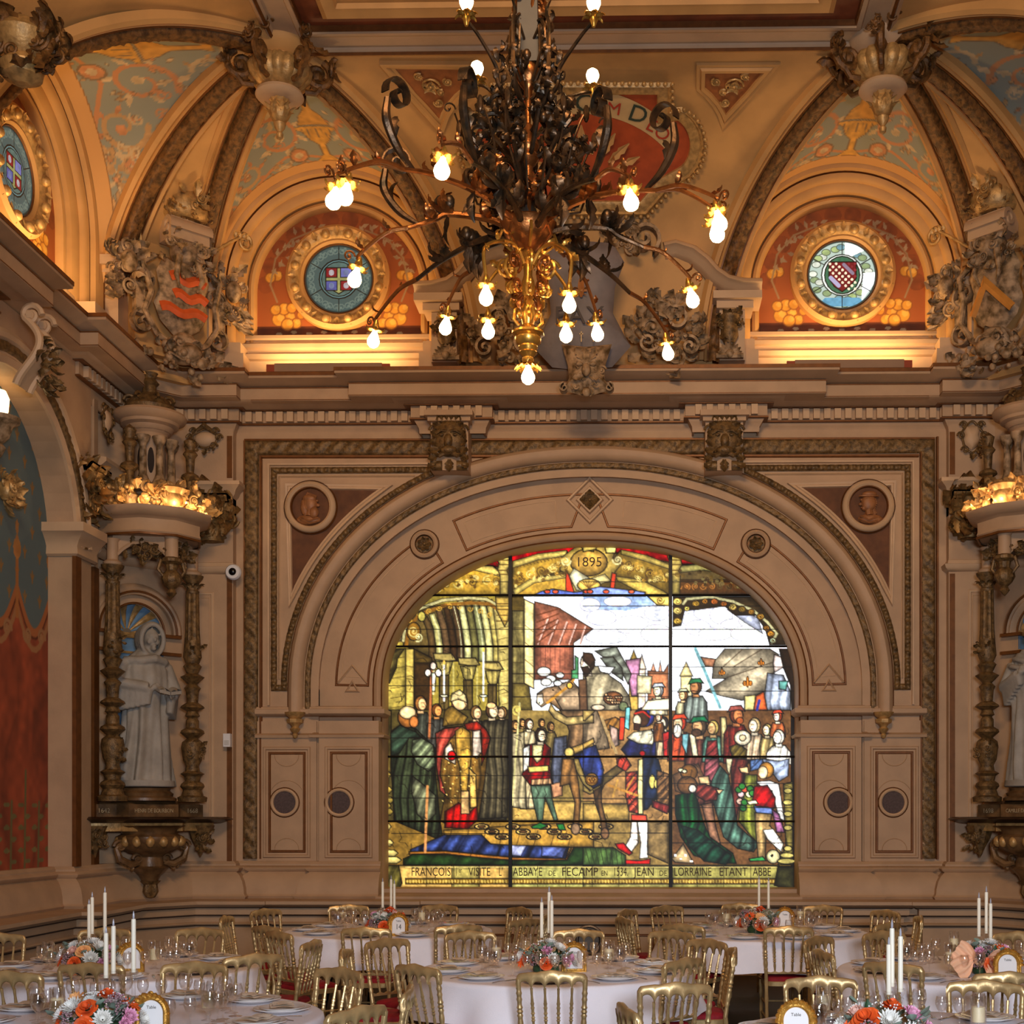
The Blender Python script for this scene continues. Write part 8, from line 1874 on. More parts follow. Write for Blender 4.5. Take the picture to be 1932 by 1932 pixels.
# ================================================================ CHAIRS
def turned(mb, p0, p1, prof, seg=8, n=34):
    P = [EX(*p0)+(EX(*p1)-EX(*p0))*f for f in np.linspace(0, 1, n)]; mb.tube(P, prof, seg)
SPN = [.0085, .0085, .008, .008, .0075, .007, .0075, .008, .0085, .009, .0095, .012, .0095, .009, .0125, .0095, .009, .009, .0125, .008, .0075, .0125, .0075, .0125, .008, .0075, .009, .010, .010, .009, .0085, .008, .007, .007]
PST = [.014, .0145, .015, .0145, .014, .0135, .014, .0175, .014, .0135, .017, .014, .0135, .014, .0185, .013, .0185, .013, .018, .014, .0145, .0165, .017, .0165, .0145, .0135, .0165, .0135, .014, .0145, .015, .0155, .016, .016]
def yb_(z): return -.07*max(0, (z-.46))/.435
def make_chair():
    o = empty('banquet_chair'); g = M['chairgold']
    xs = np.linspace(-.2, .2, 71); V = []
    for x in xs:
        u = x/.2; zt = .872+.020*math.cos(u*PI*.5)+.006*math.exp(-(u/.16)**2)-.004*math.exp(-((abs(u)-.42)/.1)**2)-(.022*max(0, (abs(u)-.9)/.1)**2)
        c = (x+.19)/.076; fr_ = (c % 1)-.5; zb_ = .786+.046*math.sqrt(max(0, 1-(fr_/.47)**2)) if abs(x) < .19 and abs(fr_) < .47 else .783
        if abs(x) > .188: zb_ = .786
        yc = yb_(.85)-.028*(1-u*u)+.014; zm = (zt+zb_)/2; th = .012
        V.append([(x, yc-th*.5, zb_), (x, yc-th, zb_+.006), (x, yc-th*1.1, zm), (x, yc-th, zt-.006), (x, yc-th*.4, zt), (x, yc+th*.4, zt), (x, yc+th, zt-.006), (x, yc+th*1.1, zm), (x, yc+th, zb_+.006), (x, yc+th*.5, zb_)])
    mb = MB(); mb.grid(np.array(V), False, True); mb.f.append(tuple(range(10))); mb.f.append(tuple(range(709, 699, -1))); mb.build('top_rail', g, o, ang=1.3)
    for s_ in (-1, 1):
        mb = MB(); turned(mb, (s_*.188, yb_(.83)+.002, .845), (s_*.172, 0, .46), PST, 9); mb.build('back_post', g, o)
        mb = MB(); turned(mb, (s_*.172, 0, .46), (s_*.168, -.045, 0), [.016, .016, .014, .018, .013, .014, .015, .014, .012, .010], 8, 16); mb.build('leg', g, o)
        mb = MB(); turned(mb, (s_*.18, .36, .42), (s_*.175, .37, 0), [.014, .019, .013, .018, .013, .015, .016, .015, .013, .010, .013, .009], 8, 20); mb.build('leg', g, o)
        for z in (.16, .27): mb = MB(); turned(mb, (s_*.17, -.02, z), (s_*.177, .365, z), [.007, .009, .007, .010, .007], 6, 8); mb.build('stretcher', g, o)
    mb = MB(); turned(mb, (-.176, .366, .24), (.176, .366, .24), [.007, .009, .007, .010, .007], 6, 8); mb.build('stretcher', g, o)
    for k_ in range(4):
        x = -.114+.076*k_; mb = MB(); u = x/.2; turned(mb, (x, yb_(.79)-.028*(1-u*u)+.014, .792), (x*.90, -.002, .525), SPN, 7, 34); mb.build('spindle', g, o)
    V = []
    for x in np.linspace(-.172, .172, 41):
        c = (x+.171)/.0684; zt = .530-.012*abs(math.sin(PI*c)); V.append([(x, -.010, .505), (x, -.012, zt), (x, .010, zt), (x, .010, .505)])
    mb = MB(); mb.grid(np.array(V), False, True); mb.build('lower_rail', g, o, ang=1.0)
    def ring(z0, z1, ex):
        P = []
        for a in np.linspace(0, 2*PI, 40, endpoint=False):
            c, s_ = math.cos(a), math.sin(a); w_ = .185+.008*s_+ex; P.append((math.copysign(abs(c)**.35, c)*w_, .18+math.copysign(abs(s_)**.35, s_)*(.19+ex)))
        return P
    mb = MB(); R0 = ring(0, 0, 0); V = [[(x, y, z) for x, y in [(x*k+0, .18+(y-.18)*k) for x, y in R0]] for z, k in ((.405, .97), (.408, 1.0), (.44, 1.01), (.445, .98))]
    mb.grid(np.array(V), False, True); mb.f.append(tuple(range(39, -1, -1))); mb.f.append(tuple(3*40+i for i in range(40))); mb.build('seat_frame', g, o)
    mb = MB(); V = [[(x*k, .18+(y-.18)*k, z) for x, y in R0] for z, k in ((.44, .95), (.458, .97), (.474, .93), (.483, .80), (.487, .5), (.488, .01))]
    mb.grid(np.array(V), False, True); mb.build('seat_cushion', M['velvet'], o, ang=3)
    return o
proto = make_chair(); first = [True]
def place_chair(px, py, face, lab, grp):
    X_, Y_ = G(px, py, .895)
    if isinstance(face, str): tx, ty = TB[face]; d = EX(tx-X_, ty-Y_)
    else: d = EX(*face)
    d = d/np.linalg.norm(d); rz = math.atan2(-d[0], d[1])
    x, y = X_+d[0]*.055, Y_+d[1]*.055
    o = proto if first[0] else dup(proto); first[0] = False
    o.location = (x, y, 0); o.rotation_euler = (0, 0, rz); tag(o, lab, 'chair', grp)
CH = [
 ('C', 501, 1714, 'C', 'gold chair at the far left table, against the wall on its left rear'),
 ('C', 503, 1745, (.65, .76), 'dark shaded gold chair at the far left table, its near left seat'),
 ('C', 526, 1755, (.72, .69), 'gold chair with red seat just in front of the far left table, turned right'),
 ('C', 427, 1727, (1, .03), 'gold chair seen edge on at the left side of the far left table'),
 ('C', 691, 1748, (0, 1), 'gold chair seen square from behind in front of the table numbered fourteen'),
 ('C', 865, 1743, (-.4, .9), 'gold chair at the near right of the far left table, partly hidden behind another'),
 ('C', 658, 1706, (.1, -1), 'gold chair facing us behind the far left table, left of its candles'),
 ('C', 830, 1706, (-.3, -1), 'gold chair facing us behind the far left table, right of its candles'),
 ('C', 980, 1711, (-.75, -.65), 'narrow looking gold chair at the far right of the far left table'),
 ('C', 990, 1732, (-.78, .62), 'gold chair behind the centre table candles, at the right of the far left table'),
 ('C', 1032, 1720, (-1, .1), 'gold chair mostly hidden behind the centre table candles'),
 ('B', -5, 1760, (.2, -1), 'gold chair cut by the left edge, behind the middle left table'),
 ('B', 198, 1750, (.1, -1), 'gold chair behind the candles and flowers of the middle left table'),
 ('B', 378, 1750, (-.1, -1), 'gold chair behind the glasses at the right of the middle left table'),
 ('B', 478, 1798, (-.64, .77), 'gold chair at the near right of the middle left table, turned a little left'),
 ('B', 588, 1772, (-.96, .1), 'gold chair seen nearly edge on between the middle left and far left tables'),
 ('B', 17, 1830, (.1, 1), 'gold chair cut by the left edge, seen from behind before the middle left table'),
 ('B', 172, 1815, (0, 1), 'gold chair seen from behind through the front left candles'),
 ('A', 367, 1814, (0, -1), 'gold chair behind the front left table, right of its gold picture frame'),
 ('A', 640, 1825, (-.59, -.81), 'gold chair right of the front left table with a white cloth behind it'),
 ('A', 674, 1896, (-.86, .5), 'gold chair top low at the bottom edge, right of the front left table'),
 ('A', 768, 1858, (-.97, -.1), 'gold chair seen edge on in front of the left edge of the centre table'),
 ('D', 730, 1770, (.76, -.64), 'gold chair with turned back between the far left and centre tables'),
 ('D', 652, 1790, (1, .05), 'sliver of a gold chair edge on behind another, left of the centre table'),
 ('D', 787, 1818, (.65, .76), 'gold chair at the near left of the centre table'),
 ('D', 887, 1756, (.4, -.9), 'gold chair at the far left of the centre table behind its glasses'),
 ('D', 1092, 1752, (-.05, -1), 'bright gold chair facing us behind the flowers of the centre table'),
 ('D', 1267, 1755, (-.5, -.8), 'gold chair at the far right of the centre table'),
 ('D', 1335, 1771, (-.75, -.66), 'gold chair right of the centre table, beside the far right tablecloth'),
 ('D', 1381, 1787, (-1, 0), 'gold chair edge on at the right of the centre table, before the dark gap'),
 ('D', 1290, 1806, (-.78, .62), 'gold chair at the right of the centre table, just behind a larger one'),
 ('D', 1041, 1830, (0, 1), 'gold chair seen square from behind in the middle of the bottom edge'),
 ('D', 1274, 1852, (-.2, .97), 'large gold chair from behind at the near right of the centre table'),
 ('G', 1183, 1892, (.97, .22), 'top of an edge on gold chair left of the front right table'),
 ('E', 1183, 1715, (.9, -.42), 'narrow gold chair against the wall left of the far right table, rear one of two'),
 ('E', 1177, 1729, (.93, .36), 'narrow gold chair left of the far right table, front one of two'),
 ('E', 1258, 1708, (.6, -.8), 'gold chair by the wall at the far left of the far right table'),
 ('E', 1288, 1742, (.5, .86), 'gold chair top behind another at the near left of the far right table'),
 ('E', 1398, 1703, (.1, -1), 'gold chair facing us behind the flowers of the far right table'),
 ('E', 1553, 1707, (-.4, -.9), 'gold chair facing us behind the glasses of the far right table'),
 ('E', 1671, 1716, (-.85, -.5), 'gold chair by the wall at the right of the far right table'),
 ('E', 1675, 1739, (-.75, .66), 'dark gold chair at the near right of the far right table'),
 ('E', 1733, 1727, (-1, .05), 'gold chair edge on standing alone at the far right wall'),
 ('E', 1488, 1746, (0, 1), 'whole gold chair with red seat in front of the far right table'),
 ('F', 1544, 1766, (.78, -.62), 'gold chair with turned back between the far right and middle right tables'),
 ('F', 1552, 1790, (.97, .2), 'dark gold chair edge on left of the middle right table'),
 ('F', 1667, 1756, (.45, -.85), 'gold chair at the far left of the middle right table behind tall candles'),
 ('F', 1684, 1813, (.62, .78), 'gold chair just behind the three tall front right candles'),
 ('F', 1922, 1757, (0, -1), 'bright gold chair cut by the right edge behind the middle right flowers'),
 ('F', 1904, 1832, (.1, 1), 'gold chair cut by the right edge, in front of the middle right table'),
 ('G', 1548, 1841, (0, -1), 'broad bright gold chair behind the front right table, left of its candles'),
 ('G', 1859, 1849, (-.3, -.95), 'broad bright gold chair behind the front right table, right of its flowers')]
for (tb, px, py, fc, lab) in CH: place_chair(px, py, fc, lab, 'gold banquet chairs at the %s table' % WHERE[tb])
# ================================================================ TABLEWARE
def wineglass(h, r, name):
    o = empty(name); mb = MB(); s_ = h
    mb.lathe([(.034, 0), (.033, .003), (.008, .006), (.004, .012), (.0045, s_*.42), (.012, s_*.47), (r*.75, s_*.56), (r, s_*.72), (r*.98, s_*.86), (r*.84, s_), (r*.82, s_), (r*.95, s_*.86), (r*.97, s_*.72), (r*.70, s_*.57), (.004, s_*.49)], (0, 0, 0), 18)
    b = mb.build('glass_body', M['glassware'], o, ang=1.5); return o
gl_big = wineglass(.165, .036, 'wine_glass'); gl_small = wineglass(.14, .030, 'wine_glass')
def plate():
    o = empty('dinner_plate'); mb = MB()
    mb.lathe([(.0, .004), (.085, .004), (.10, .010), (.143, .022), (.145, .026), (.141, .026), (.10, .015), (.085, .009), (.0, .008)], (0, 0, 0), 40); mb.build('plate_body', M['china'], o)
    mb = MB(); mb.lathe([(0, .010), (.07, .010), (.078, .015), (.112, .027), (.114, .030), (.11, .030), (.075, .019), (0, .015)], (0, 0, 0), 36); mb.build('upper_plate', M['china'], o)
    return o
pl0 = plate()
def napkin():
    o = empty('folded_napkin'); mb = MB(); V = []
    for i, x in enumerate(np.linspace(-.085, .085, 9)):
        V.append([(x, y, .016+.007*math.exp(-(y/.05)**2)+.004*math.sin(i*1.1)*abs(y)/.06) for y in np.linspace(-.06, .06, 7)])
    mb.grid(np.array(V)); V2 = np.array(V)*EX(.8, .8, 1)+EX(.01, 0, .007); mb.grid(V2); mb.build('linen_fold', M['linen'], o, ang=3); return o
np0 = napkin()
def fork(kind):
    o = empty(kind); mb = MB(); P = [(0, -.09, .003), (0, -.03, .006), (0, .04, .004), (0, .06, .006)]
    mb.tube(resample(P, .01), [.005, .004, .003, .003], 6, flat=.5)
    if kind == 'table_fork':
        for k_ in range(4): mb.tube([(0, .055, .006), ((k_-1.5)*.006, .07, .004), ((k_-1.5)*.006, .105, .007)], .0018, 4)
        mb.ell((0, .064, .005), (.011, .014, .002), 8, 5)
    else:
        mb.obox((.002, .085, .005), (1, 0, 0), (0, 1, 0), (0, 0, 1), .008, .05, .001)
    mb.build('handle_and_head', M['steel'], o); return o
fk0, kn0 = fork('table_fork'), fork('table_knife')
used = set()
def put(p, loc, rz, lab, cat, grp):
    o = p if p.name not in used else dup(p)
    used.add(p.name); o.location = loc; o.rotation_euler = (0, 0, rz); tag(o, lab, cat, grp); return o
VIS = {'A': (20, 165), 'B': (-999, 999), 'C': (-999, 999), 'D': (-999, 999), 'E': (-999, 999), 'F': (60, 330), 'G': (30, 160)}
def in_view(x, y, z, m=20):
    cx = x*CT+y*ST; cz = -x*ST+y*CT
    u = CX+F*cx/cz; v = CY-F*(z-EYE)/cz
    return -m < u < 1932+m and v < 1932+m
DIRN = ['right', 'right rear', 'rear', 'left rear', 'left', 'near left', 'near', 'near right']
SEAT = ['right hand', 'right rear', 'rear right', 'rear left', 'left rear', 'left hand', 'near left', 'front left', 'front right', 'near right']
for tk, (tx, ty) in TB.items():
    off = {'A': .3, 'B': .1, 'C': .15, 'D': .31, 'E': .0, 'F': .2, 'G': .28}[tk]
    for k_ in range(10):
        a = 2*PI*k_/10+off; d = EX(math.cos(a), math.sin(a)); t_ = EX(-d[1], d[0])
        nm = '%s place of the %s table' % (SEAT[k_], WHERE[tk])
        p = EX(tx, ty)+d*.70
        if not in_view(p[0], p[1], .78, 60): continue
        put(pl0, (p[0], p[1], .752), a, 'white rimmed plate set at the '+nm, 'plate', 'plates on the %s table' % WHERE[tk])
        put(np0, (p[0], p[1], .770), a+PI/2, 'cream napkin folded on the plate at the '+nm, 'napkin', 'napkins on the %s table' % WHERE[tk])
        for proto_, s_, cat in ((fk0, -1, 'fork'), (kn0, 1, 'knife')):
            q = p+t_*s_*.175; q = q*1.0
            if tk in 'ABDFG': put(proto_, (q[0], q[1], .752), a+PI/2, 'silver %s beside the plate at the %s' % (cat, nm), cat, '%ss on the %s table' % (cat, WHERE[tk]))
        for j, (pr_, dd, ss) in enumerate(((gl_big, .47, -.07), (gl_small, .45, .035), (gl_small, .43, .12))):
            q = EX(tx, ty)+d*dd+t_*(ss+.02*math.sin(k_*3+j)); 
            put(pr_, (q[0], q[1], .752), 0, ('large', 'small', 'outer small')[j]+' clear stemmed glass at the '+nm, 'glass', 'stemmed glasses on the %s table' % WHERE[tk])
# votives
def votive():
    o = empty('votive_holder'); mb = MB(); mb.lathe([(.034, 0), (.034, .004), (.012, .010), (.010, .022), (.018, .030), (.010, .040), (.014, .050), (.034, .056), (.036, .06), (.036, .185), (.034, .185), (.034, .064), (0, .060)], (0, 0, 0), 20); mb.build('glass_cylinder', M['glassware'], o, ang=1.2)
    mb = MB(); mb.lathe([(0, .066), (.030, .066), (.031, .128), (.028, .134), (.012, .130), (0, .129)], (0, 0, 0), 18); mb.build('pillar_candle', M['candlebody'], o)
    mb = MB(); mb.lathe([(0, .128), (.004, .130), (.0055, .140), (.003, .150), (0, .156)], (0, 0, 0), 8); mb.build('flame_tip', M['white'], o); return o
vt0 = votive()
def ti_at(px, py, z): X_, Y_ = G(px, py, z); return X_, Y_
VT = [(647, 1749, 'C', 'left of the flowers'), (796, 1749, 'C', 'right of the flowers'), (936, 1826, 'D', 'left end'), (993, 1812, 'D', 'just left of the flowers'), (1149, 1829, 'D', 'right of the frame'), (1370, 1752, 'E', 'left of the flowers'), (1510, 1747, 'E', 'right of the frame'),
      (90, 1829, 'B', 'left of the flowers'), (292, 1829, 'B', 'right of the frame'), (108, 1936, 'A', 'left of the flowers'), (393, 1926, 'A', 'right of the frame'), (1793, 1836, 'F', 'left of the bow'), (1800, 1806, 'F', 'behind the bow'), (1553, 1930, 'G', 'right of the frame'), (1631, 1972, 'G', 'in front of the flowers'), (1846, 1955, 'G', 'right of the flowers')]
for px, py, tk, ds in VT:
    x, y = ti_at(px, py, .752); put(vt0, (x, y, .752), 0, 'glass votive with cream candle on the %s table, %s' % (WHERE[tk], ds), 'votive candle', 'votive candles on the %s table' % WHERE[tk])
# taper candlesticks
def candlestick():
    o = empty('candlestick'); mb = MB(); mb.lathe([(.036, 0), (.034, .006), (.012, .012), (.010, .03), (.018, .04), (.010, .05), (.009, .19), (.016, .2), (.010, .21), (.020, .225), (.020, .25), (.012, .25), (.0, .232)], (0, 0, 0), 16); mb.build('glass_stick', M['glassware'], o, ang=1.2)
    mb = MB(); mb.lathe([(0, .234), (.0115, .234), (.0112, .50), (.010, .507), (0, .508)], (0, 0, 0), 12); mb.build('taper_candle', M['wax'], o)
    mb = MB(); mb.lathe([(.004, .506), (.0055, .515), (.005, .530), (.002, .545), (0, .55)], (0, 0, 0), 8); mb.build('flame_tip', M['waxtip'], o); return o
cs0 = candlestick()
CS = [('C', 722, 1656, 'left'), ('C', 738, 1651, 'middle'), ('C', 744, 1660, 'right'), ('D', 1022, 1692, 'shorter left'), ('D', 1036, 1671, 'taller'), ('D', 1041, 1688, 'right'), ('E', 1432, 1651, 'left'), ('E', 1450, 1654, 'right'),
      ('A', 200, 1747, 'left'), ('A', 214, 1733, 'middle'), ('A', 252, 1718, 'right'), ('B', 168, 1696, 'left'), ('B', 174, 1682, 'middle'), ('B', 198, 1672, 'right'), ('F', 1847, 1683, 'left'), ('F', 1861, 1671, 'tallest'), ('F', 1869, 1694, 'right'), ('G', 1677, 1767, 'left'), ('G', 1683, 1734, 'tallest'), ('G', 1699, 1750, 'right')]
for tk, px, pt_, ds in CS:
    tx, ty = TB[tk]; k = (px-CX)/F; yy = ty+({'left': .05, 'middle': .12, 'right': .0}.get(ds, .08))
    x = yy*(k*CT-ST)/(CT+k*ST); cz = -x*ST+yy*CT; ztop = EYE+(CY-pt_)*cz/F
    o = put(cs0, (x, yy, .752), 0, 'ivory taper candle in a glass stick on the %s table, the %s one' % (WHERE[tk], ds), 'candlestick', 'taper candles on the %s table' % WHERE[tk])
    o.scale = (1, 1, (ztop-.752)/.55)
# picture frames with table cards
def photo_frame():
    o = empty('table_number_frame'); w_, h_ = .066, .18; mb = MB()
    out = [(-w_, .01)]+[(-w_*math.cos(a), .10+w_*1.05*math.sin(a)) for a in np.linspace(0, PI, 21)]+[(w_, .01)]
    P = [EX(x, 0, z) for x, z in out]; sweep(mb, P, EX(0, -1, 0), [(.012, 0), (.010, .010), (.002, .014), (-.006, .010), (-.012, .012), (-.016, .004), (-.016, -.008), (.012, -.008)], closed=True)
    for a in np.linspace(0, PI, 13): mb.leaf((-w_*1.1*math.cos(a), -.008, .10+w_*1.15*math.sin(a)), (-math.cos(a), -.3, math.sin(a)), (0, -1, 0), .036, .015, 1.2)
    for x in (-.02, 0, .02): mb.leaf((x, -.01, .168), (x*20, -.2, 1), (0, -1, 0), .045, .016, 1.2)
    mb.ell((0, -.012, .19), (.014, .008, .012), 8, 6)
    mb.build('gilt_frame', M['frame'], o)
    mb = MB(); c = [(x*.92, -.001, z if z < .02 else .10+(z-.10)*.93) for x, z in out]; mb.add(c, [tuple(range(len(c)))]); mb.build('card', M['paper'], o, ang=0)
    mb = MB(); mb.obox((0, .03, .07), (1, 0, 0), (0, 1, 0), (0, .3, 1), .02, .002, .07); mb.build('easel_strut', M['wood'], o); return o
fr0 = photo_frame()
def card_text(o, num):
    a = textobj('card_script', 'Table', .020, (0, -.004, .125), (PI/2, 0, 0), M['ink'], o, .0005, 1.0)
    if num: textobj('card_number', num, .062, (0, -.004, .075), (PI/2, 0, 0), M['ink'], o, .0005, .8)
FRS = [('C', 752, 1766, .0, '14', 'gold framed card reading Table 14 on the far left table'), ('D', 1083, 1834, .1, '', 'ornate gold framed card beside the centre table flowers, seen behind a glass'), ('B', 248, 1834, .15, '', 'gold framed card on the middle left table behind a tall candle'), ('A', 286, 1952, .0, '', 'large looking gold framed card at the bottom left'), ('F', 1901, 1850, -.1, '', 'ornate gold framed card on the middle right table'), ('G', 1502, 1968, -.1, '', 'crest of a gold framed card at the bottom right'), ('E', 1481, 1752, -.1, '', 'small gold framed card right of the far right table flowers')]
for tk, px, py, rz, num, lab in FRS:
    x, y = ti_at(px, py, .752); first_ = tk == 'C'
    if first_: keep_fr = (x, y, rz); continue
    put(fr0, (x, y, .753), rz, lab, 'framed table card', 'framed table cards')
for o in [o for o in list(COL.objects) if o.name.startswith('table_number_frame')]: card_text(o, '')
o = dup(fr0); o.location = (*keep_fr[:2], .753); o.rotation_euler = (0, 0, keep_fr[2]); tag(o, FRS[0][5], 'framed table card', 'framed table cards')
for c in list(o.children):
    if c.name.startswith('card_script'): bpy.data.objects.remove(c)
card_text(o, '14')
# ================================================================ FLOWERS
def fm(n, c, v=.25): return mat(n, c, .6, var=v, vs=30)
FM = dict(orange=fm('orange_petal', (236, 96, 34), .3), peach=fm('peach_petal', (248, 184, 116), .12), pink=fm('pink_petal', (240, 172, 200), .12), blush=fm('blush_petal', (246, 196, 176), .1), white=fm('white_petal', (240, 236, 226), .08), red=fm('red_petal', (186, 34, 16), .3), mauve=fm('mauve_filler', (164, 128, 132)), sage=fm('sage_filler', (150, 152, 120)))
def rose(R):
    mb = MB()
    for ring, (n, k, cu, z) in enumerate(((3, .35, .3, .5), (4, .55, .5, .40), (5, .8, .8, .25), (6, 1.0, 1.1, .08))):
        for i in range(n):
            a = 2*PI*i/n+ring*.7; d = EX(math.cos(a), math.sin(a), 0); V = []
            for u in np.linspace(0, 1, 5):
                row = []
                for v in np.linspace(-1, 1, 5):
                    aa = a+v*(1.0/(.6+k*.6))*.8; rad = R*k*(.35+.65*math.sin(u*PI/2))*(1+cu*.15*u*u); row.append((rad*math.cos(aa), rad*math.sin(aa), R*(z+.75*u-.35*cu*u*u-.12*abs(v)*u)))
                V.append(row)
            mb.grid(np.array(V))
    return mb
def mum(R, n=60, thin=.13, lift=.6):
    mb = MB(); r = random.Random(3)
    for i in range(n):
        f = i/n; a = i*2.39996; el = (1-f)*1.25*lift+.1; d = EX(math.cos(a)*math.cos(el), math.sin(a)*math.cos(el), math.sin(el)); mb.leaf(d*R*.1+EX(0, 0, R*.2), d, EX(0, 0, 1), R*(.6+.4*f), R*thin, .5, lobes=0, nl=4)
    return mb
def gerb(R):
    mb = MB()
    for i in range(18): a = i*2*PI/18; mb.leaf((0, 0, R*.15), (math.cos(a), math.sin(a), .25+.1*(i % 2)), (0, 0, 1), R, R*.16, -.3, lobes=0, nl=4)
    mb.ell((0, 0, R*.2), (R*.25, R*.25, R*.12), 10, 6); return mb
def puff(R, n=70):
    mb = MB(); r = random.Random(5)
    for i in range(n):
        z = r.uniform(-.2, 1); a = r.uniform(0, 2*PI); q = math.sqrt(max(0, 1-z*z)); d = EX(q*math.cos(a), q*math.sin(a), z); mb.ell(d*R*r.uniform(.7, 1.05), R*.11, 5, 4)
    return mb
def eleaf():
    mb = MB()
    for i in range(5):
        p = EX(.028*i, .008*math.sin(i*2), .012*i); s_ = (-1)**i; mb.leaf(p, (.4, s_, .2), (0, 0, 1), .045, .018, .4, lobes=0, nl=5)
    mb.tube([(0, 0, 0), (.06, 0, .02), (.13, .01, .05)], .002, 4); return mb
def dleaf(): mb = MB(); mb.leaf((0, 0, 0), (1, 0, .2), (0, 0, 1), .11, .026, .7, lobes=3); mb.leaf((.0, 0, 0), (.8, .5, .1), (0, 0, 1), .09, .022, .7, lobes=3); return mb
MESH = {}
def mesh_of(key, fn):
    if key not in MESH:
        o = fn().build(key, None, None, ang=3.1); MESH[key] = o.data; bpy.data.objects.remove(o)
    return MESH[key]
def bloom(name, key, fn, m, par, p, d, s_, spin=0):
    me = mesh_of(key, fn); kk = key+m.name
    if kk not in MESH: MESH[kk] = me.copy(); MESH[kk].materials.clear(); MESH[kk].materials.append(m)
    o = bpy.data.objects.new(name, MESH[kk]); COL.objects.link(o); o.parent = par; o.location = tuple(p)
    q = Vector(tuple(d)).to_track_quat('Z', 'Y') if name not in ('eucalyptus_sprig', 'green_leaf') else Vector(tuple(d)).to_track_quat('X', 'Z')
    o.rotation_mode = 'QUATERNION'; from mathutils import Quaternion; o.rotation_quaternion = q @ Quaternion((0, 0, 1), spin); o.scale = (s_, s_, s_)
    return o
def arrangement(tk, px, py, w_, pal, seed, lab):
    x, y = ti_at(px, py, .752); r = random.Random(seed); o = empty('flower_centrepiece', (x, y, .753)); tag(o, lab, 'flower arrangement', 'flower centrepieces')
    mb = MB(); mb.lathe([(0, 0), (.075, 0), (.085, .02), (.08, .07), (0, .075)], (0, 0, 0), 20); mb.build('moss_bowl', M['green'], o)
    for i in range(16):
        a = i*2*PI/16+r.uniform(-.2, .2); e = r.uniform(-.05, .5); d = EX(math.cos(a)*math.cos(e), math.sin(a)*math.cos(e), math.sin(e))
        bloom('green_leaf' if i % 2 else 'eucalyptus_sprig', 'dl' if i % 2 else 'el', dleaf if i % 2 else eleaf, M['green'] if i % 2 else M['euca'], o, d*.06+EX(0, 0, .05), d, r.uniform(.9, 1.3)*w_/.17)
    kinds = {'rose': (lambda: rose(.034), 'rose'), 'mum': (lambda: mum(.042), 'chrysanthemum'), 'gerb': (lambda: gerb(.040), 'gerbera'), 'carn': (lambda: mum(.032, 44, .28, 1.0), 'carnation'), 'puff': (lambda: puff(.038), 'filler_blossom')}
    for i, (kd, col, aa, ee) in enumerate(pal):
        a = aa+r.uniform(-.15, .15); e = ee; d = EX(math.cos(a)*math.cos(e), math.sin(a)*math.cos(e), math.sin(e)); p = EX(d[0]*w_*.95, d[1]*w_*.95, .055+d[2]*.125)
        bloom(kinds[kd][1], kd, kinds[kd][0], FM[col], o, p, nrm(d+EX(0, -.15, .2)), r.uniform(1.15, 1.45)*w_/.17, r.uniform(0, 6))
    mb = MB()
    for i in range(90): a = r.uniform(0, 2*PI); e = r.uniform(.1, 1.5); q = w_*r.uniform(.85, 1.1); mb.ell((q*math.cos(a)*math.cos(e), q*math.sin(a)*math.cos(e), .06+.15*math.sin(e)), .0045, 5, 4)
    b = mb.build('gypsophila', FM['white'], o); b['kind'] = 'stuff'
    return o
def palette(seed):
    r = random.Random(seed); L = []
    base = [('rose', 'orange'), ('rose', 'peach'), ('mum', 'white'), ('carn', 'pink'), ('gerb', 'peach'), ('puff', 'mauve'), ('mum', 'white'), ('carn', 'blush'), ('mum', 'white'), ('puff', 'sage'), ('gerb', 'orange'), ('carn', 'pink')]
    for i in range(13): a = -PI/2+(i*2.4); L.append((*base[i % 12], a, .15+.1*(i % 3)))
    for i in range(7): L.append((*base[(i*5+seed) % 12], -PI/2+i*.95, .75+.15*(i % 2)))
    L.append((*base[6 if seed % 2 else 0], 0, 1.4)); return L
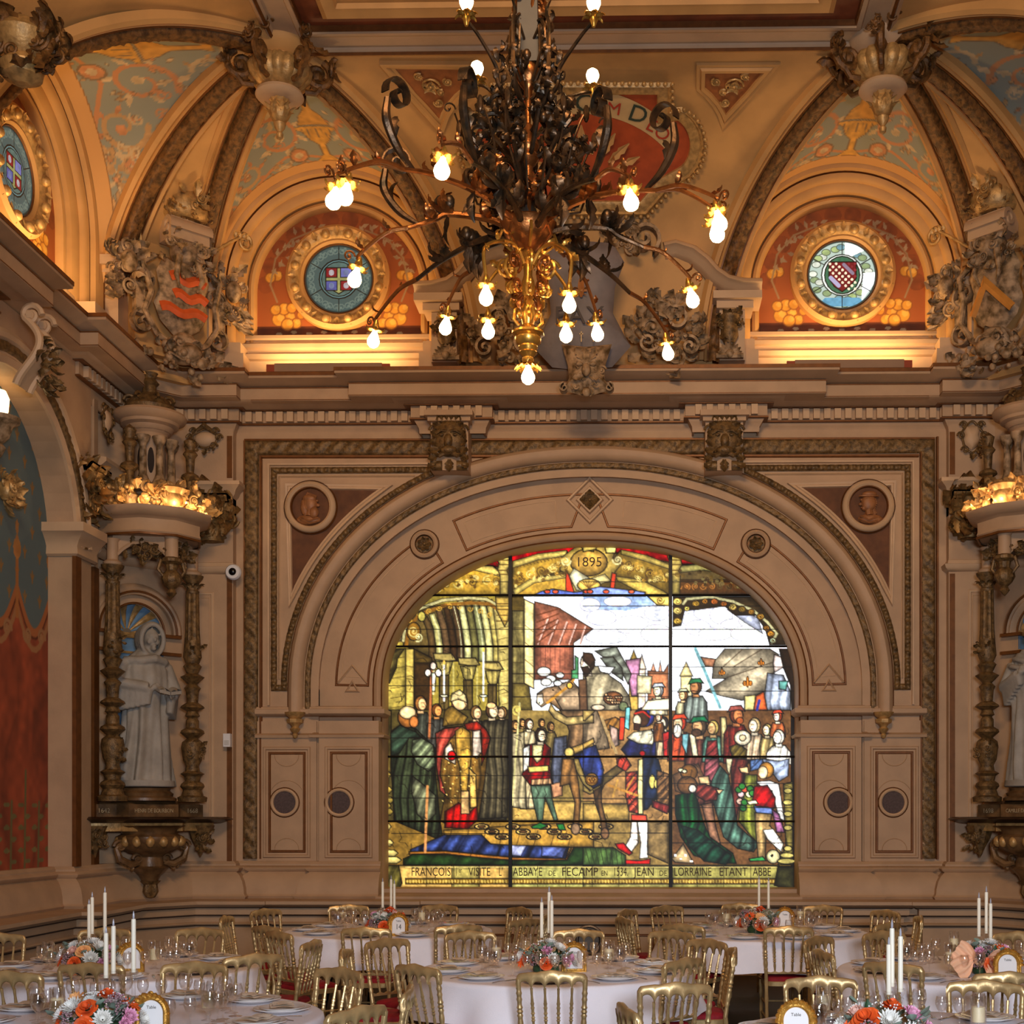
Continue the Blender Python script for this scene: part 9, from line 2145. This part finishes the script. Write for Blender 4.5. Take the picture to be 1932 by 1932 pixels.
FL = [('A', 190, 1958, .175, 'big pastel and orange centrepiece at the front left, by the framed card'), ('B', 168, 1836, .17, 'orange and white flower centrepiece on the middle left table'), ('C', 730, 1762, .17, 'coral and blush centrepiece beside the card reading fourteen'), ('D', 1030, 1836, .165, 'centrepiece with pink, white and peach blooms on the centre table'), ('E', 1428, 1760, .17, 'flower centrepiece between two tapers on the far right table'), ('F', 1860, 1838, .18, 'centrepiece with a peach tulle bow on the middle right table'), ('G', 1668, 1985, .19, 'big orange and lilac centrepiece at the bottom right')]
for i, (tk, px, py, w_, lab) in enumerate(FL):
    o = arrangement(tk, px, py, w_, palette(i), 40+i, lab)
    if tk == 'F':
        tl = mat('peach_tulle', (244, 190, 150), .7, var=.1, vs=9)
        for (dx, dz, dd) in ((-.10, .09, (-1, .3, .7)), (-.12, .12, (-.8, -.3, -.55)), (-.05, .05, (.8, -.4, .6)), (-.05, .11, (.4, -.6, -.55))):
            mb = MB(); V = []
            for u in np.linspace(0, 1, 8): V.append([EX(dx, -.16, dz)+nrm(dd)*.15*u+np.cross(nrm(dd), EX(0, 1, 0))*v*.075*math.sin(u*PI*.6+.15)+EX(0, .014*math.sin(v*9+u*3), 0) for v in np.linspace(-1, 1, 13)])
            mb.grid(np.array(V)); mb.build('tulle_bow_loop', tl, o, ang=3)
# round tray leaning at the dado behind the centre table
c = EX(*WP(1111, 1774, 14.50)); o = empty('round_tray', tuple(c)); tag(o, 'round grey metal tray leaning against the wall behind the centre table', 'tray')
Mx = [[1, 0, 0], [0, 0, -1], [0, 1, 0]]; mb = MB(); mb.lathe([(0, .0), (.13, .0), (.135, .02), (.15, .03), (.165, .025), (.17, .0), (.16, -.01)], (0, 0, 0), 34, M=Mx); mb.build('tray_body', mat('dull_pewter', (120, 104, 90), .4, .6, bump=.2, bs=20, var=.3, vs=8), o)
mb = MB(); mb.lathe([(0, .006), (.11, .006), (.118, .016), (.125, .004)], (0, 0, 0), 34, M=Mx); mb.build('inner_well', mat('dark_pewter', (80, 70, 60), .4, .6, var=.3, vs=8), o)
